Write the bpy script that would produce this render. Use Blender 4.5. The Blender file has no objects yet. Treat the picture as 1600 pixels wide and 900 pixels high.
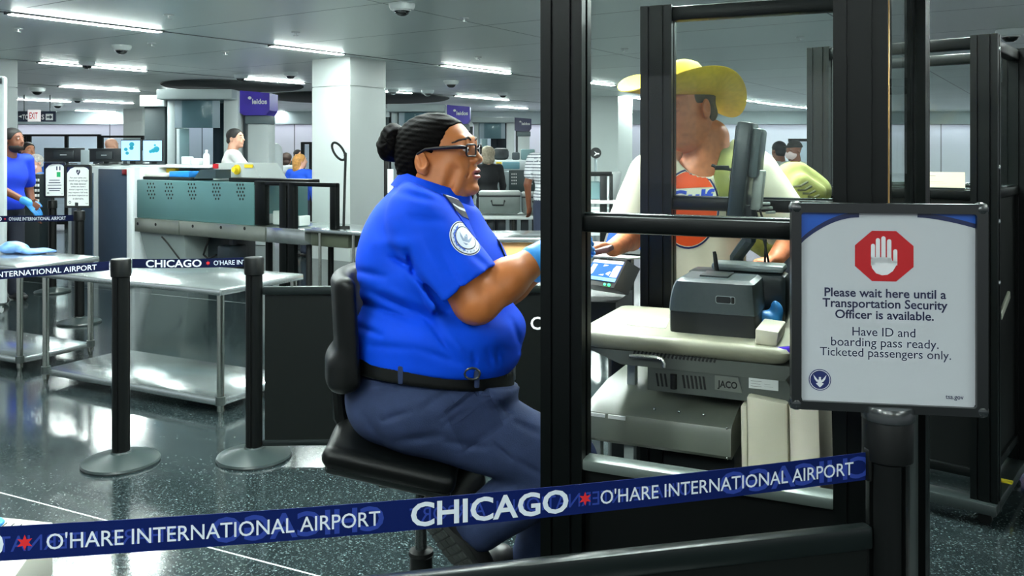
import bpy, bmesh, math, random
import numpy as np
from mathutils import Vector, Matrix
from mathutils.bvhtree import BVHTree

random.seed(7)
SC = bpy.context.scene
COL = SC.collection
PI = math.pi

# ---------------------------------------------------------------- camera, light, exposure
F = 1350.0            # focal length in pixels of the 1600x900 frame
EYE = 1.52            # camera height above the floor
HZ = 238.0            # pixel row of the horizon
CEIL = 2.85
cam_data = bpy.data.cameras.new('camera')
cam_data.sensor_width = 36.0
cam_data.lens = 36.0 * F / 1600.0
cam_data.shift_y = -(450.0 - HZ) / 1600.0
cam_data.clip_start = 0.05
cam_data.clip_end = 200
cam = bpy.data.objects.new('camera', cam_data)
cam.location = (0, 0, EYE)
cam.rotation_euler = (PI / 2, 0, 0)
COL.objects.link(cam)
SC.camera = cam

STRIP_POWER = 230.0     # emission of the ceiling light strips
WORLD_FILL = 0.8
world = bpy.data.worlds.new('world')
SC.world = world
world.use_nodes = True
world.node_tree.nodes['Background'].inputs[0].default_value = (0.86, 0.95, 1.0, 1)
world.node_tree.nodes['Background'].inputs[1].default_value = WORLD_FILL

SC.view_settings.view_transform = 'Standard'
SC.view_settings.look = 'None'
SC.view_settings.gamma = 1.0
SC.view_settings.use_curve_mapping = False
SC.view_settings.exposure = 0.2
SC.cycles.use_denoising = True
SC.cycles.max_bounces = 8
SC.cycles.diffuse_bounces = 4
SC.cycles.glossy_bounces = 4
SC.cycles.transparent_max_bounces = 16
SC.cycles.sample_clamp_indirect = 6.0

# room axes (33 degrees to the right of the view) and helpers from the picture to the place
RA = Vector((math.sin(math.radians(33)), math.cos(math.radians(33)), 0))
RB = Vector((-RA.y, RA.x, 0))


def W(x, y, d):
    """the point at depth d that the camera sees at pixel (x, y)"""
    return Vector(((x - 800.0) / F * d, d, EYE - (y - HZ) / F * d))


def G(x, y, z=0.0):
    """the point at height z that the camera sees at pixel (x, y)"""
    d = (EYE - z) * F / (y - HZ)
    return W(x, y, d)


# ---------------------------------------------------------------- materials
def lin(c):
    c = c / 255.0
    return c / 12.92 if c <= 0.04045 else ((c + 0.055) / 1.055) ** 2.4


def RGB(r, g, b):
    return (lin(r), lin(g), lin(b), 1.0)


MATS = {}


def mat(name, rgb=(128, 128, 128), rough=0.5, metal=0.0, spec=0.5, noise=0.0, scale=20.0, bump=0.0, bscale=200.0,
        emit=None, strength=0.0, coat=0.0, sheen=0.0):
    if name in MATS:
        return MATS[name]
    m = bpy.data.materials.new(name)
    m.use_nodes = True
    nt = m.node_tree
    b = nt.nodes['Principled BSDF']
    col = RGB(*rgb)
    b.inputs['Base Color'].default_value = col
    b.inputs['Roughness'].default_value = rough
    b.inputs['Metallic'].default_value = metal
    b.inputs['Specular IOR Level'].default_value = spec
    b.inputs['Coat Weight'].default_value = coat
    b.inputs['Sheen Weight'].default_value = sheen
    tc = nt.nodes.new('ShaderNodeTexCoord')
    if noise > 0:
        n = nt.nodes.new('ShaderNodeTexNoise')
        n.inputs['Scale'].default_value = scale
        n.inputs['Detail'].default_value = 4
        nt.links.new(tc.outputs['Object'], n.inputs['Vector'])
        r = nt.nodes.new('ShaderNodeMapRange')
        r.inputs[1].default_value = 0.3
        r.inputs[2].default_value = 0.7
        r.inputs[3].default_value = 1 - noise
        r.inputs[4].default_value = 1 + noise
        nt.links.new(n.outputs['Fac'], r.inputs[0])
        mx = nt.nodes.new('ShaderNodeVectorMath')
        mx.operation = 'SCALE'
        mx.inputs[0].default_value = col[:3]
        nt.links.new(r.outputs[0], mx.inputs['Scale'])
        nt.links.new(mx.outputs[0], b.inputs['Base Color'])
    if bump > 0:
        n2 = nt.nodes.new('ShaderNodeTexNoise')
        n2.inputs['Scale'].default_value = bscale
        n2.inputs['Detail'].default_value = 3
        nt.links.new(tc.outputs['Object'], n2.inputs['Vector'])
        bp = nt.nodes.new('ShaderNodeBump')
        bp.inputs['Strength'].default_value = bump
        bp.inputs['Distance'].default_value = 0.002
        nt.links.new(n2.outputs['Fac'], bp.inputs['Height'])
        nt.links.new(bp.outputs[0], b.inputs['Normal'])
    if emit is not None:
        b.inputs['Emission Color'].default_value = RGB(*emit)
        b.inputs['Emission Strength'].default_value = strength
    MATS[name] = m
    return m


def glass_mat(name, tint=(240, 250, 248), refl=0.9):
    """thin clear pane: mostly transparent, with a mirror reflection that grows at grazing angles"""
    if name in MATS:
        return MATS[name]
    m = bpy.data.materials.new(name)
    m.use_nodes = True
    nt = m.node_tree
    nt.nodes.clear()
    out = nt.nodes.new('ShaderNodeOutputMaterial')
    mix = nt.nodes.new('ShaderNodeMixShader')
    tr = nt.nodes.new('ShaderNodeBsdfTransparent')
    tr.inputs[0].default_value = RGB(*tint)
    gl = nt.nodes.new('ShaderNodeBsdfGlossy')
    gl.inputs['Roughness'].default_value = 0.02
    gl.inputs[0].default_value = (refl, refl, refl, 1)
    # Schlick's law, the same from either side of the pane
    lw = nt.nodes.new('ShaderNodeLayerWeight')
    lw.inputs[0].default_value = 0.5
    pw = nt.nodes.new('ShaderNodeMath')
    pw.operation = 'POWER'
    pw.inputs[1].default_value = 5.0
    nt.links.new(lw.outputs['Facing'], pw.inputs[0])
    fr = nt.nodes.new('ShaderNodeMath')
    fr.operation = 'MULTIPLY_ADD'
    fr.inputs[1].default_value = 0.6
    fr.inputs[2].default_value = 0.012
    nt.links.new(pw.outputs[0], fr.inputs[0])
    nt.links.new(fr.outputs[0], mix.inputs[0])
    nt.links.new(tr.outputs[0], mix.inputs[1])
    nt.links.new(gl.outputs[0], mix.inputs[2])
    nt.links.new(mix.outputs[0], out.inputs[0])
    MATS[name] = m
    return m


# ---------------------------------------------------------------- mesh building
class MB:
    """collects shapes and links them as ONE mesh object"""

    def __init__(self):
        self.bm = bmesh.new()

    def verts(self, pts):
        return [self.bm.verts.new(p) for p in pts]

    def face(self, vs):
        try:
            return self.bm.faces.new(vs)
        except ValueError:
            return None

    def poly(self, pts):
        self.face(self.verts(pts))
        return self

    def box(self, c, s, rz=0.0, bev=0.0, M=None, seg=2):
        t = bmesh.new()
        bmesh.ops.create_cube(t, size=1.0)
        bmesh.ops.scale(t, vec=Vector(s), verts=t.verts)
        if bev > 0:
            bmesh.ops.bevel(t, geom=t.edges[:], offset=min(bev, 0.49 * min(s)), segments=seg, affect='EDGES', profile=0.5)
        X = Matrix.Translation(Vector(c)) @ (M if M is not None else Matrix.Rotation(rz, 4, 'Z'))
        bmesh.ops.transform(t, matrix=X, verts=t.verts)
        self.add(t)
        return self

    def add(self, t):
        me = bpy.data.meshes.new('tmp')
        t.to_mesh(me)
        t.free()
        self.bm.from_mesh(me)
        bpy.data.meshes.remove(me)

    def cyl(self, p0, p1, r0, r1=None, seg=20, caps=True):
        p0, p1 = Vector(p0), Vector(p1)
        r1 = r0 if r1 is None else r1
        ax = (p1 - p0).normalized()
        ref = Vector((0, 0, 1)) if abs(ax.z) < 0.9 else Vector((1, 0, 0))
        u = ax.cross(ref).normalized()
        v = ax.cross(u)
        A = self.verts([p0 + (u * math.cos(2 * PI * k / seg) + v * math.sin(2 * PI * k / seg)) * r0 for k in range(seg)])
        B = self.verts([p1 + (u * math.cos(2 * PI * k / seg) + v * math.sin(2 * PI * k / seg)) * r1 for k in range(seg)])
        for k in range(seg):
            self.face([A[k], B[k], B[(k + 1) % seg], A[(k + 1) % seg]])
        if caps:
            self.face(A)
            self.face(B[::-1])
        return self

    def lathe(self, c, prof, seg=32, sx=1.0, sy=1.0):
        """prof: list of (r, z) from bottom to top"""
        c = Vector(c)
        rings = []
        for r, z in prof:
            if r < 1e-6:
                rings.append([self.bm.verts.new(c + Vector((0, 0, z)))])
            else:
                rings.append(self.verts([c + Vector((sx * r * math.cos(2 * PI * k / seg), sy * r * math.sin(2 * PI * k / seg), z)) for k in range(seg)]))
        for a, b in zip(rings, rings[1:]):
            if len(a) == 1 and len(b) == 1:
                continue
            for k in range(seg):
                n = (k + 1) % seg
                if len(a) == 1:
                    self.face([a[0], b[n], b[k]])
                elif len(b) == 1:
                    self.face([a[k], a[n], b[0]])
                else:
                    self.face([a[k], a[n], b[n], b[k]])
        if len(rings[0]) > 1:
            self.face(rings[0][::-1])
        if len(rings[-1]) > 1:
            self.face(rings[-1])
        return self

    def tube(self, pts, r, seg=8, closed=False):
        pts = [Vector(p) for p in pts]
        n = len(pts)
        rr = r if isinstance(r, (list, tuple)) else [r] * n
        rings = []
        u = None
        for i in range(n):
            a = pts[(i - 1) % n] if (closed or i > 0) else pts[i]
            b = pts[(i + 1) % n] if (closed or i < n - 1) else pts[i]
            t = (b - a).normalized()
            if u is None:
                ref = Vector((0, 0, 1)) if abs(t.z) < 0.9 else Vector((1, 0, 0))
                u = t.cross(ref).normalized()
            else:
                u = (u - t * u.dot(t)).normalized()
            v = t.cross(u)
            rings.append(self.verts([pts[i] + (u * math.cos(2 * PI * k / seg) + v * math.sin(2 * PI * k / seg)) * rr[i] for k in range(seg)]))
        for i in range(n if closed else n - 1):
            a, b = rings[i], rings[(i + 1) % n]
            for k in range(seg):
                self.face([a[k], b[k], b[(k + 1) % seg], a[(k + 1) % seg]])
        if not closed:
            self.face(rings[0])
            self.face(rings[-1][::-1])
        return self

    def prism(self, poly, ext, bev=0.0):
        """poly: planar 3-D polygon, ext: extrusion vector"""
        t = bmesh.new()
        e = Vector(ext)
        A = [t.verts.new(Vector(p)) for p in poly]
        B = [t.verts.new(Vector(p) + e) for p in poly]
        n = len(poly)
        t.faces.new(A[::-1])
        t.faces.new(B)
        for k in range(n):
            t.faces.new([A[k], A[(k + 1) % n], B[(k + 1) % n], B[k]])
        bmesh.ops.recalc_face_normals(t, faces=t.faces)
        if bev > 0:
            bmesh.ops.bevel(t, geom=t.edges[:], offset=bev, segments=2, affect='EDGES', profile=0.5)
        self.add(t)
        return self

    def ell(self, c, r, seg=16, M=None):
        t = bmesh.new()
        bmesh.ops.create_uvsphere(t, u_segments=seg, v_segments=max(6, seg * 2 // 3), radius=1.0)
        X = Matrix.Translation(Vector(c)) @ (M.to_4x4() if M is not None else Matrix.Identity(4)) @ Matrix.Diagonal((r[0], r[1], r[2], 1))
        bmesh.ops.transform(t, matrix=X, verts=t.verts)
        self.add(t)
        return self

    def grid(self, rows, close_u=False, close_v=False):
        """rows of points lofted into a skin"""
        V = [self.verts(r) for r in rows]
        n, m = len(V), len(V[0])
        for i in range(n if close_u else n - 1):
            for j in range(m if close_v else m - 1):
                self.face([V[i][j], V[(i + 1) % n][j], V[(i + 1) % n][(j + 1) % m], V[i][(j + 1) % m]])
        return self

    def flat(self, tris, fn):
        """2-D polygons mapped into space by fn(x, y)"""
        for poly in tris:
            self.face(self.verts([fn(x, y) for x, y in poly]))
        return self

    def build(self, name, m, parent=None, angle=32, recalc=True, **tags):
        bm = self.bm
        if recalc:
            bmesh.ops.recalc_face_normals(bm, faces=bm.faces)
        me = bpy.data.meshes.new(name)
        bm.to_mesh(me)
        bm.free()
        return link(name, me, m, parent, angle, **tags)


def link(name, me, m, parent=None, angle=32, **tags):
    for p in me.polygons:
        p.use_smooth = True
    if angle < 180:
        me.set_sharp_from_angle(angle=math.radians(angle))
    for k in (m if isinstance(m, (list, tuple)) else [m]):
        me.materials.append(k)
    o = bpy.data.objects.new(name, me)
    COL.objects.link(o)
    if parent is not None:
        adopt(o, parent)
    tag(o, **tags)
    return o


def world_of(o):
    M = o.matrix_basis.copy()
    while o.parent is not None:
        M = o.parent.matrix_basis @ o.matrix_parent_inverse @ M
        o = o.parent
    return M


def adopt(o, parent):
    """parent o while its geometry, given in world coordinates, stays put"""
    o.parent = parent
    o.matrix_parent_inverse = world_of(parent).inverted()


def tag(o, label=None, cat=None, group=None, kind=None):
    if label:
        o['label'] = label
    if cat:
        o['category'] = cat
    if group:
        o['group'] = group
    if kind:
        o['kind'] = kind
    return o


def thing(name, label, cat, loc=(0, 0, 0), rz=0.0, group=None):
    o = bpy.data.objects.new(name, None)
    o.empty_display_size = 0.1
    COL.objects.link(o)
    o.location = Vector(loc)
    o.rotation_euler = (0, 0, rz)
    bpy_basis = Matrix.Translation(Vector(loc)) @ Matrix.Rotation(rz, 4, 'Z')
    o.matrix_basis = bpy_basis
    return tag(o, label, cat, group)


def copy_tree(o, parent=None):
    c = o.copy()
    COL.objects.link(c)
    if parent is not None:
        c.parent = parent
    for ch in list(o.children):
        copy_tree(ch, c)
    return c


# ---------------------------------------------------------------- lettering
def text2d(s, w=None, h=None, bold=0.0, space=1.0):
    """triangles of a line of text; the box of its ink runs from (0, 0) to (w, h)"""
    cu = bpy.data.curves.new('lettering_curve', 'FONT')
    cu.body = s
    cu.size = 1.0
    cu.offset = bold
    cu.space_character = space
    cu.resolution_u = 3
    ob = bpy.data.objects.new('lettering_tmp', cu)
    COL.objects.link(ob)
    dg = bpy.context.evaluated_depsgraph_get()
    me = ob.evaluated_get(dg).to_mesh()
    vs = np.array([v.co[:2] for v in me.vertices])
    polys = [list(p.vertices) for p in me.polygons]
    ob.evaluated_get(dg).to_mesh_clear()
    bpy.data.objects.remove(ob)
    bpy.data.curves.remove(cu)
    lo, hi = vs.min(0), vs.max(0)
    sz = hi - lo
    if w is None:
        w = sz[0] * h / sz[1]
    if h is None:
        h = sz[1] * w / sz[0]
    vs = (vs - lo) / sz * np.array([w, h])
    return [[tuple(vs[i]) for i in p] for p in polys]


def disc2d(cx, cy, rx, ry=None, n=24):
    ry = rx if ry is None else ry
    return [[(cx + rx * math.cos(2 * PI * k / n), cy + ry * math.sin(2 * PI * k / n)) for k in range(n)]]


def ring2d(cx, cy, r0, r1, n=32, asp=1.0):
    out = []
    for k in range(n):
        a, b = 2 * PI * k / n, 2 * PI * (k + 1) / n
        out.append([(cx + r0 * math.cos(a), cy + asp * r0 * math.sin(a)), (cx + r1 * math.cos(a), cy + asp * r1 * math.sin(a)),
                    (cx + r1 * math.cos(b), cy + asp * r1 * math.sin(b)), (cx + r0 * math.cos(b), cy + asp * r0 * math.sin(b))])
    return out


def rrect2d(x0, y0, x1, y1, r, n=5):
    pts = []
    for cx, cy, a0 in ((x1 - r, y1 - r, 0), (x0 + r, y1 - r, PI / 2), (x0 + r, y0 + r, PI), (x1 - r, y0 + r, 1.5 * PI)):
        for k in range(n + 1):
            a = a0 + PI / 2 * k / n
            pts.append((cx + r * math.cos(a), cy + r * math.sin(a)))
    return [pts]


def star2d(cx, cy, r0, r1, n=6):
    pts = []
    for k in range(2 * n):
        r = r0 if k % 2 == 0 else r1
        a = PI / 2 + PI * k / n
        pts.append((cx + r * math.cos(a), cy + r * math.sin(a)))
    out = []
    for k in range(2 * n):
        out.append([(cx, cy), pts[k], pts[(k + 1) % (2 * n)]])
    return out


def shift2d(polys, dx, dy):
    return [[(x + dx, y + dy) for x, y in p] for p in polys]


# ---------------------------------------------------------------- bodies: signed distances and their skin
def s_ell(c, r, R=None):
    c = np.array(c, np.float32)
    r = np.array(r, np.float32)
    Rm = None if R is None else np.array(R, np.float32)

    def f(P):
        p = P - c
        if Rm is not None:
            p = p @ Rm            # columns of R are the local axes
        k0 = np.sqrt(((p / r) ** 2).sum(1)) + 1e-9
        k1 = np.sqrt(((p / (r * r)) ** 2).sum(1)) + 1e-9
        return k0 * (k0 - 1.0) / k1
    return f


def s_cap(a, b, ra, rb=None):
    a = np.array(a, np.float32)
    b = np.array(b, np.float32)
    rb = ra if rb is None else rb

    def f(P):
        ab = b - a
        t = np.clip(((P - a) @ ab) / max(float(ab @ ab), 1e-12), 0, 1)
        q = P - a - t[:, None] * ab
        return np.sqrt((q * q).sum(1)) - (ra + (rb - ra) * t)
    return f


def s_box(c, h, r=0.01, R=None):
    c = np.array(c, np.float32)
    h = np.array(h, np.float32) - r
    Rm = None if R is None else np.array(R, np.float32)

    def f(P):
        p = P - c
        if Rm is not None:
            p = p @ Rm
        q = np.abs(p) - h
        return np.sqrt((np.maximum(q, 0) ** 2).sum(1)) + np.minimum(q.max(1), 0) - r
    return f


def s_half(p, n):
    """inside where (x - p).n < 0"""
    p = np.array(p, np.float32)
    n = np.array(Vector(n).normalized(), np.float32)
    return lambda P: (P - p) @ n


def smin(a, b, k):
    if k <= 0:
        return np.minimum(a, b)
    h = np.clip(0.5 + 0.5 * (b - a) / k, 0, 1)
    return b + (a - b) * h - k * h * (1 - h)


class Body:
    def __init__(self):
        self.ops = []

    def u(self, f, k=0.02):
        self.ops.append(('u', f, k))
        return self

    def s(self, f, k=0.005):
        self.ops.append(('s', f, k))
        return self

    def i(self, f, k=0.005):
        self.ops.append(('i', f, k))
        return self

    def d(self, f):
        """f(P) added to the distance (folds)"""
        self.ops.append(('d', f, 0))
        return self

    def __call__(self, P):
        D = None
        for op, f, k in self.ops:
            v = f(P)
            if D is None:
                D = v
            elif op == 'u':
                D = smin(D, v, k)
            elif op == 's':
                D = -smin(-D, v, k)
            elif op == 'i':
                D = -smin(-D, -v, k)
            else:
                D = D + v
        return D

    def mesh(self, lo, hi, h, smooth=1):
        lo = np.array(lo, np.float32)
        hi = np.array(hi, np.float32)
        n = np.ceil((hi - lo) / h).astype(int) + 1
        xs = [lo[i] + h * np.arange(n[i], dtype=np.float32) for i in range(3)]
        D = np.empty(n, np.float32)
        YZ = np.stack(np.meshgrid(xs[1], xs[2], indexing='ij'), -1).reshape(-1, 2)
        step = max(1, int(400000 / len(YZ)))
        for i in range(0, n[0], step):
            X = xs[0][i:i + step]
            P = np.concatenate([np.repeat(X, len(YZ))[:, None], np.tile(YZ, (len(X), 1))], 1).astype(np.float32)
            D[i:i + step] = self(P).reshape(len(X), n[1], n[2])
        return surface_nets(D, lo, h, smooth)


def surface_nets(D, lo, h, smooth=1):
    S = D < 0
    nx, ny, nz = D.shape
    cnt = np.zeros((nx - 1, ny - 1, nz - 1), np.int8)
    corners = [(i, j, k) for i in (0, 1) for j in (0, 1) for k in (0, 1)]
    for i, j, k in corners:
        cnt += S[i:nx - 1 + i, j:ny - 1 + j, k:nz - 1 + k]
    act = (cnt > 0) & (cnt < 8)
    idx = -np.ones(act.shape, np.int64)
    cells = np.argwhere(act)
    idx[act] = np.arange(len(cells))
    acc = np.zeros((len(cells), 3), np.float64)
    num = np.zeros(len(cells))
    for c0 in corners:
        for ax in range(3):
            if c0[ax]:
                continue
            c1 = list(c0)
            c1[ax] = 1
            a = D[cells[:, 0] + c0[0], cells[:, 1] + c0[1], cells[:, 2] + c0[2]]
            b = D[cells[:, 0] + c1[0], cells[:, 1] + c1[1], cells[:, 2] + c1[2]]
            m = (a < 0) != (b < 0)
            t = np.where(m, a / np.where(m, a - b, 1), 0)
            p = np.tile(np.array(c0, np.float64), (len(cells), 1))
            p[:, ax] += t
            acc[m] += p[m]
            num[m] += 1
    V = (cells + acc / np.maximum(num, 1)[:, None]) * h + lo
    faces = []
    for ax in range(3):
        o1, o2 = [(1, 2), (2, 0), (0, 1)][ax]
        sl0 = [slice(None)] * 3
        sl1 = [slice(None)] * 3
        sl0[ax] = slice(0, -1)
        sl1[ax] = slice(1, None)
        a, b = S[tuple(sl0)], S[tuple(sl1)]
        E = np.argwhere(a != b)
        E = E[(E[:, o1] > 0) & (E[:, o2] > 0) & (E[:, o1] < D.shape[o1] - 1) & (E[:, o2] < D.shape[o2] - 1)]
        if not len(E):
            continue
        flip = a[E[:, 0], E[:, 1], E[:, 2]]
        q = []
        for d1, d2 in ((-1, -1), (0, -1), (0, 0), (-1, 0)):
            e = E.copy()
            e[:, o1] += d1
            e[:, o2] += d2
            q.append(idx[e[:, 0], e[:, 1], e[:, 2]])
        q = np.stack(q, 1)
        q[~flip] = q[~flip][:, ::-1]
        faces.append(q)
    Fq = np.concatenate(faces)
    for _ in range(smooth):
        s = np.zeros_like(V)
        c = np.zeros(len(V))
        for k in range(4):
            i, j = Fq[:, k], Fq[:, (k + 1) % 4]
            np.add.at(s, i, V[j])
            np.add.at(s, j, V[i])
            np.add.at(c, i, 1)
            np.add.at(c, j, 1)
        V = 0.5 * V + 0.5 * s / np.maximum(c, 1)[:, None]
    return V, Fq


def np_mesh(name, V, Fq):
    me = bpy.data.meshes.new(name)
    me.vertices.add(len(V))
    me.vertices.foreach_set('co', V.astype(np.float32).ravel())
    me.loops.add(len(Fq) * 4)
    me.loops.foreach_set('vertex_index', Fq.astype(np.int32).ravel())
    me.polygons.add(len(Fq))
    me.polygons.foreach_set('loop_start', np.arange(0, len(Fq) * 4, 4, dtype=np.int32))
    me.polygons.foreach_set('loop_total', np.full(len(Fq), 4, np.int32))
    me.update(calc_edges=True)
    me.validate()
    return me


def skin(name, body, lo, hi, h, m, parent=None, smooth=1, xf=None, paint=None, **tags):
    """mesh a Body; xf moves it into the world; paint(P) gives a material index per face"""
    V, Fq = body.mesh(lo, hi, h, smooth)
    mi = None
    if paint is not None:
        mi = paint(V[Fq].mean(1)).astype(np.int32)
    if xf is not None:
        M = np.array(xf)
        V = V @ M[:3, :3].T + M[:3, 3]
    me = np_mesh(name, V, Fq)
    if mi is not None:
        me.polygons.foreach_set('material_index', mi)
    o = link(name, me, m, parent, 180, **tags)
    o['_v'] = 0
    del o['_v']
    SKINS[o.name] = (V, Fq)
    return o


SKINS = {}


def bvh_of(o):
    V, Fq = SKINS[o.name]
    return BVHTree.FromPolygons([tuple(v) for v in V], [tuple(int(i) for i in f) for f in Fq])


def drape(bvh, origin, du, dv, n, off=0.002, far=0.6, split=0.006):
    """fn(x, y): shoots from origin + x*du + y*dv along -n onto the skin"""
    origin, du, dv, n = Vector(origin), Vector(du), Vector(dv), Vector(n).normalized()

    def fn(x, y):
        p = origin + du * x + dv * y
        hit = bvh.ray_cast(p + n * far, -n)
        if hit[0] is None:
            hit = bvh.find_nearest(p)
        return hit[0] + n * off
    return fn


def dice(polys, step):
    """cut 2-D convex polygons into small triangles so that they can follow a curved skin"""
    out = []

    def rec(t):
        a, b, c = t
        e = [(a, b), (b, c), (c, a)]
        L = [math.dist(*s) for s in e]
        k = L.index(max(L))
        if L[k] <= step:
            out.append(list(t))
            return
        p, q = e[k]
        r = t[(k + 2) % 3]
        m = ((p[0] + q[0]) / 2, (p[1] + q[1]) / 2)
        rec((p, m, r))
        rec((m, q, r))
    for p in polys:
        for k in range(1, len(p) - 1):
            rec((p[0], p[k], p[k + 1]))
    return out
# ================================================================ the setting
def nodes_of(m):
    m.use_nodes = True
    return m.node_tree, m.node_tree.nodes['Principled BSDF']


def floor_material():
    m = bpy.data.materials.new('terrazzo')
    nt, b = nodes_of(m)
    tc = nt.nodes.new('ShaderNodeTexCoord')
    # chips of stone
    vo = nt.nodes.new('ShaderNodeTexVoronoi')
    vo.inputs['Scale'].default_value = 190
    nt.links.new(tc.outputs['Object'], vo.inputs['Vector'])
    r1 = nt.nodes.new('ShaderNodeValToRGB')
    r1.color_ramp.elements[0].position = 0.0
    r1.color_ramp.elements[0].color = RGB(15, 22, 24)
    r1.color_ramp.elements[1].position = 1.0
    r1.color_ramp.elements[1].color = RGB(78, 88, 88)
    e = r1.color_ramp.elements.new(0.55)
    e.color = RGB(25, 34, 36)
    e = r1.color_ramp.elements.new(0.82)
    e.color = RGB(40, 50, 52)
    sep = nt.nodes.new('ShaderNodeSeparateColor')
    nt.links.new(vo.outputs['Color'], sep.inputs[0])
    nt.links.new(sep.outputs[0], r1.inputs[0])
    # rare white chips
    v2 = nt.nodes.new('ShaderNodeTexVoronoi')
    v2.inputs['Scale'].default_value = 22
    nt.links.new(tc.outputs['Object'], v2.inputs['Vector'])
    lt = nt.nodes.new('ShaderNodeMath')
    lt.operation = 'LESS_THAN'
    lt.inputs[1].default_value = 0.075
    nt.links.new(v2.outputs['Distance'], lt.inputs[0])
    mx = nt.nodes.new('ShaderNodeMix')
    mx.data_type = 'RGBA'
    mx.inputs['B'].default_value = RGB(120, 134, 134)
    nt.links.new(lt.outputs[0], mx.inputs['Factor'])
    nt.links.new(r1.outputs[0], mx.inputs['A'])
    # metal divider strips
    sx = nt.nodes.new('ShaderNodeSeparateXYZ')
    nt.links.new(tc.outputs['Object'], sx.inputs[0])

    def calc(op, a, b):
        q = nt.nodes.new('ShaderNodeMath')
        q.operation = op
        nt.links.new(a, q.inputs[0])
        q.inputs[1].default_value = b
        return q.outputs[0]
    strip_ = calc('LESS_THAN', calc('ABSOLUTE', calc('SUBTRACT', calc('MODULO', calc('ADD', sx.outputs[1], 42 + 2.1), 4.2), 2.1), 0), 0.004)
    m2 = nt.nodes.new('ShaderNodeMix')
    m2.data_type = 'RGBA'
    m2.inputs['B'].default_value = RGB(190, 200, 198)
    nt.links.new(strip_, m2.inputs['Factor'])
    nt.links.new(mx.outputs['Result'], m2.inputs['A'])
    nt.links.new(m2.outputs['Result'], b.inputs['Base Color'])
    n = nt.nodes.new('ShaderNodeTexNoise')
    n.inputs['Scale'].default_value = 1.3
    n.inputs['Detail'].default_value = 5
    nt.links.new(tc.outputs['Object'], n.inputs['Vector'])
    mr = nt.nodes.new('ShaderNodeMapRange')
    mr.inputs[3].default_value = 0.07
    mr.inputs[4].default_value = 0.2
    nt.links.new(n.outputs['Fac'], mr.inputs[0])
    nt.links.new(mr.outputs[0], b.inputs['Roughness'])
    n3 = nt.nodes.new('ShaderNodeTexNoise')
    n3.inputs['Scale'].default_value = 60
    nt.links.new(tc.outputs['Object'], n3.inputs['Vector'])
    bp = nt.nodes.new('ShaderNodeBump')
    bp.inputs['Strength'].default_value = 0.05
    bp.inputs['Distance'].default_value = 0.002
    nt.links.new(n3.outputs['Fac'], bp.inputs['Height'])
    nt.links.new(bp.outputs[0], b.inputs['Normal'])
    b.inputs['Specular IOR Level'].default_value = 0.6
    return m


def seam_material(name, rgb, seam, bw, bh, msize, rough=0.5, spec=0.5, noise=0.05, vert=False, metal=0.0):
    m = bpy.data.materials.new(name)
    nt, b = nodes_of(m)
    tc = nt.nodes.new('ShaderNodeTexCoord')
    br = nt.nodes.new('ShaderNodeTexBrick')
    br.offset = 0.0
    br.inputs['Scale'].default_value = 1.0
    br.inputs['Color1'].default_value = RGB(*rgb)
    br.inputs['Color2'].default_value = RGB(*[min(255, int(c * (1 + noise))) for c in rgb])
    br.inputs['Mortar'].default_value = RGB(*seam)
    br.inputs['Mortar Size'].default_value = msize
    br.inputs['Brick Width'].default_value = bw
    br.inputs['Row Height'].default_value = bh
    if vert:
        sx = nt.nodes.new('ShaderNodeSeparateXYZ')
        cx = nt.nodes.new('ShaderNodeCombineXYZ')
        nt.links.new(tc.outputs['Object'], sx.inputs[0])
        ad = nt.nodes.new('ShaderNodeMath')
        nt.links.new(sx.outputs[0], ad.inputs[0])
        nt.links.new(sx.outputs[1], ad.inputs[1])
        nt.links.new(ad.outputs[0], cx.inputs[0])
        nt.links.new(sx.outputs[2], cx.inputs[1])
        nt.links.new(cx.outputs[0], br.inputs['Vector'])
    else:
        nt.links.new(tc.outputs['Object'], br.inputs['Vector'])
    nt.links.new(br.outputs['Color'], b.inputs['Base Color'])
    b.inputs['Roughness'].default_value = rough
    b.inputs['Specular IOR Level'].default_value = spec
    b.inputs['Metallic'].default_value = metal
    return m


def slab(name, x0, y0, x1, y1, z0, z1, m, rz=0.0, org=(0, 0, 0)):
    o = MB().box(((x0 + x1) / 2, (y0 + y1) / 2, (z0 + z1) / 2), (x1 - x0, y1 - y0, z1 - z0)).build(name, m, kind='structure')
    o.location = org
    o.rotation_euler = (0, 0, rz)
    return o


# floor: divider strips run along (0.9, -0.43) and pass under (-1.70, 3.58)
slab('floor', -45, -40, 45, 45, -0.2, 0, floor_material(), rz=-math.atan2(0.43, 0.9), org=(-1.70, 3.58, 0))
slab('ceiling', -22, -17, 34, 44, CEIL, CEIL + 0.15,
     seam_material('ceiling_panels', (240, 247, 244), (112, 124, 124), 3.2, 1.6, 0.008, rough=0.4, spec=0.8, noise=0.03, metal=0.6),
     rz=-math.radians(33), org=(-3.84, 9.45, 0))
wall_m = seam_material('wall_panels', (225, 226, 238), (130, 136, 146), 3.1, 9.0, 0.02, rough=0.3, vert=True)
soffit_m = mat('soffit', (176, 190, 196), 0.5)
slab('wall_back', -34, 29, 34, 29.2, 0, 2.5, wall_m)
slab('trim_1', -34, 28.2, 34, 29.2, 2.5, CEIL, soffit_m)
slab('trim_2', -34, 28.85, 34, 29.0, 2.46, 2.5, mat('dark_trim', (60, 68, 74), 0.5))
# hall left open at the sides and behind the camera so world fill enters

slab('trim_5', -34, 28.2, 34, 28.26, 2.44, 2.5, soffit_m)  # lip board added to hide the wall glow strip from view
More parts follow.
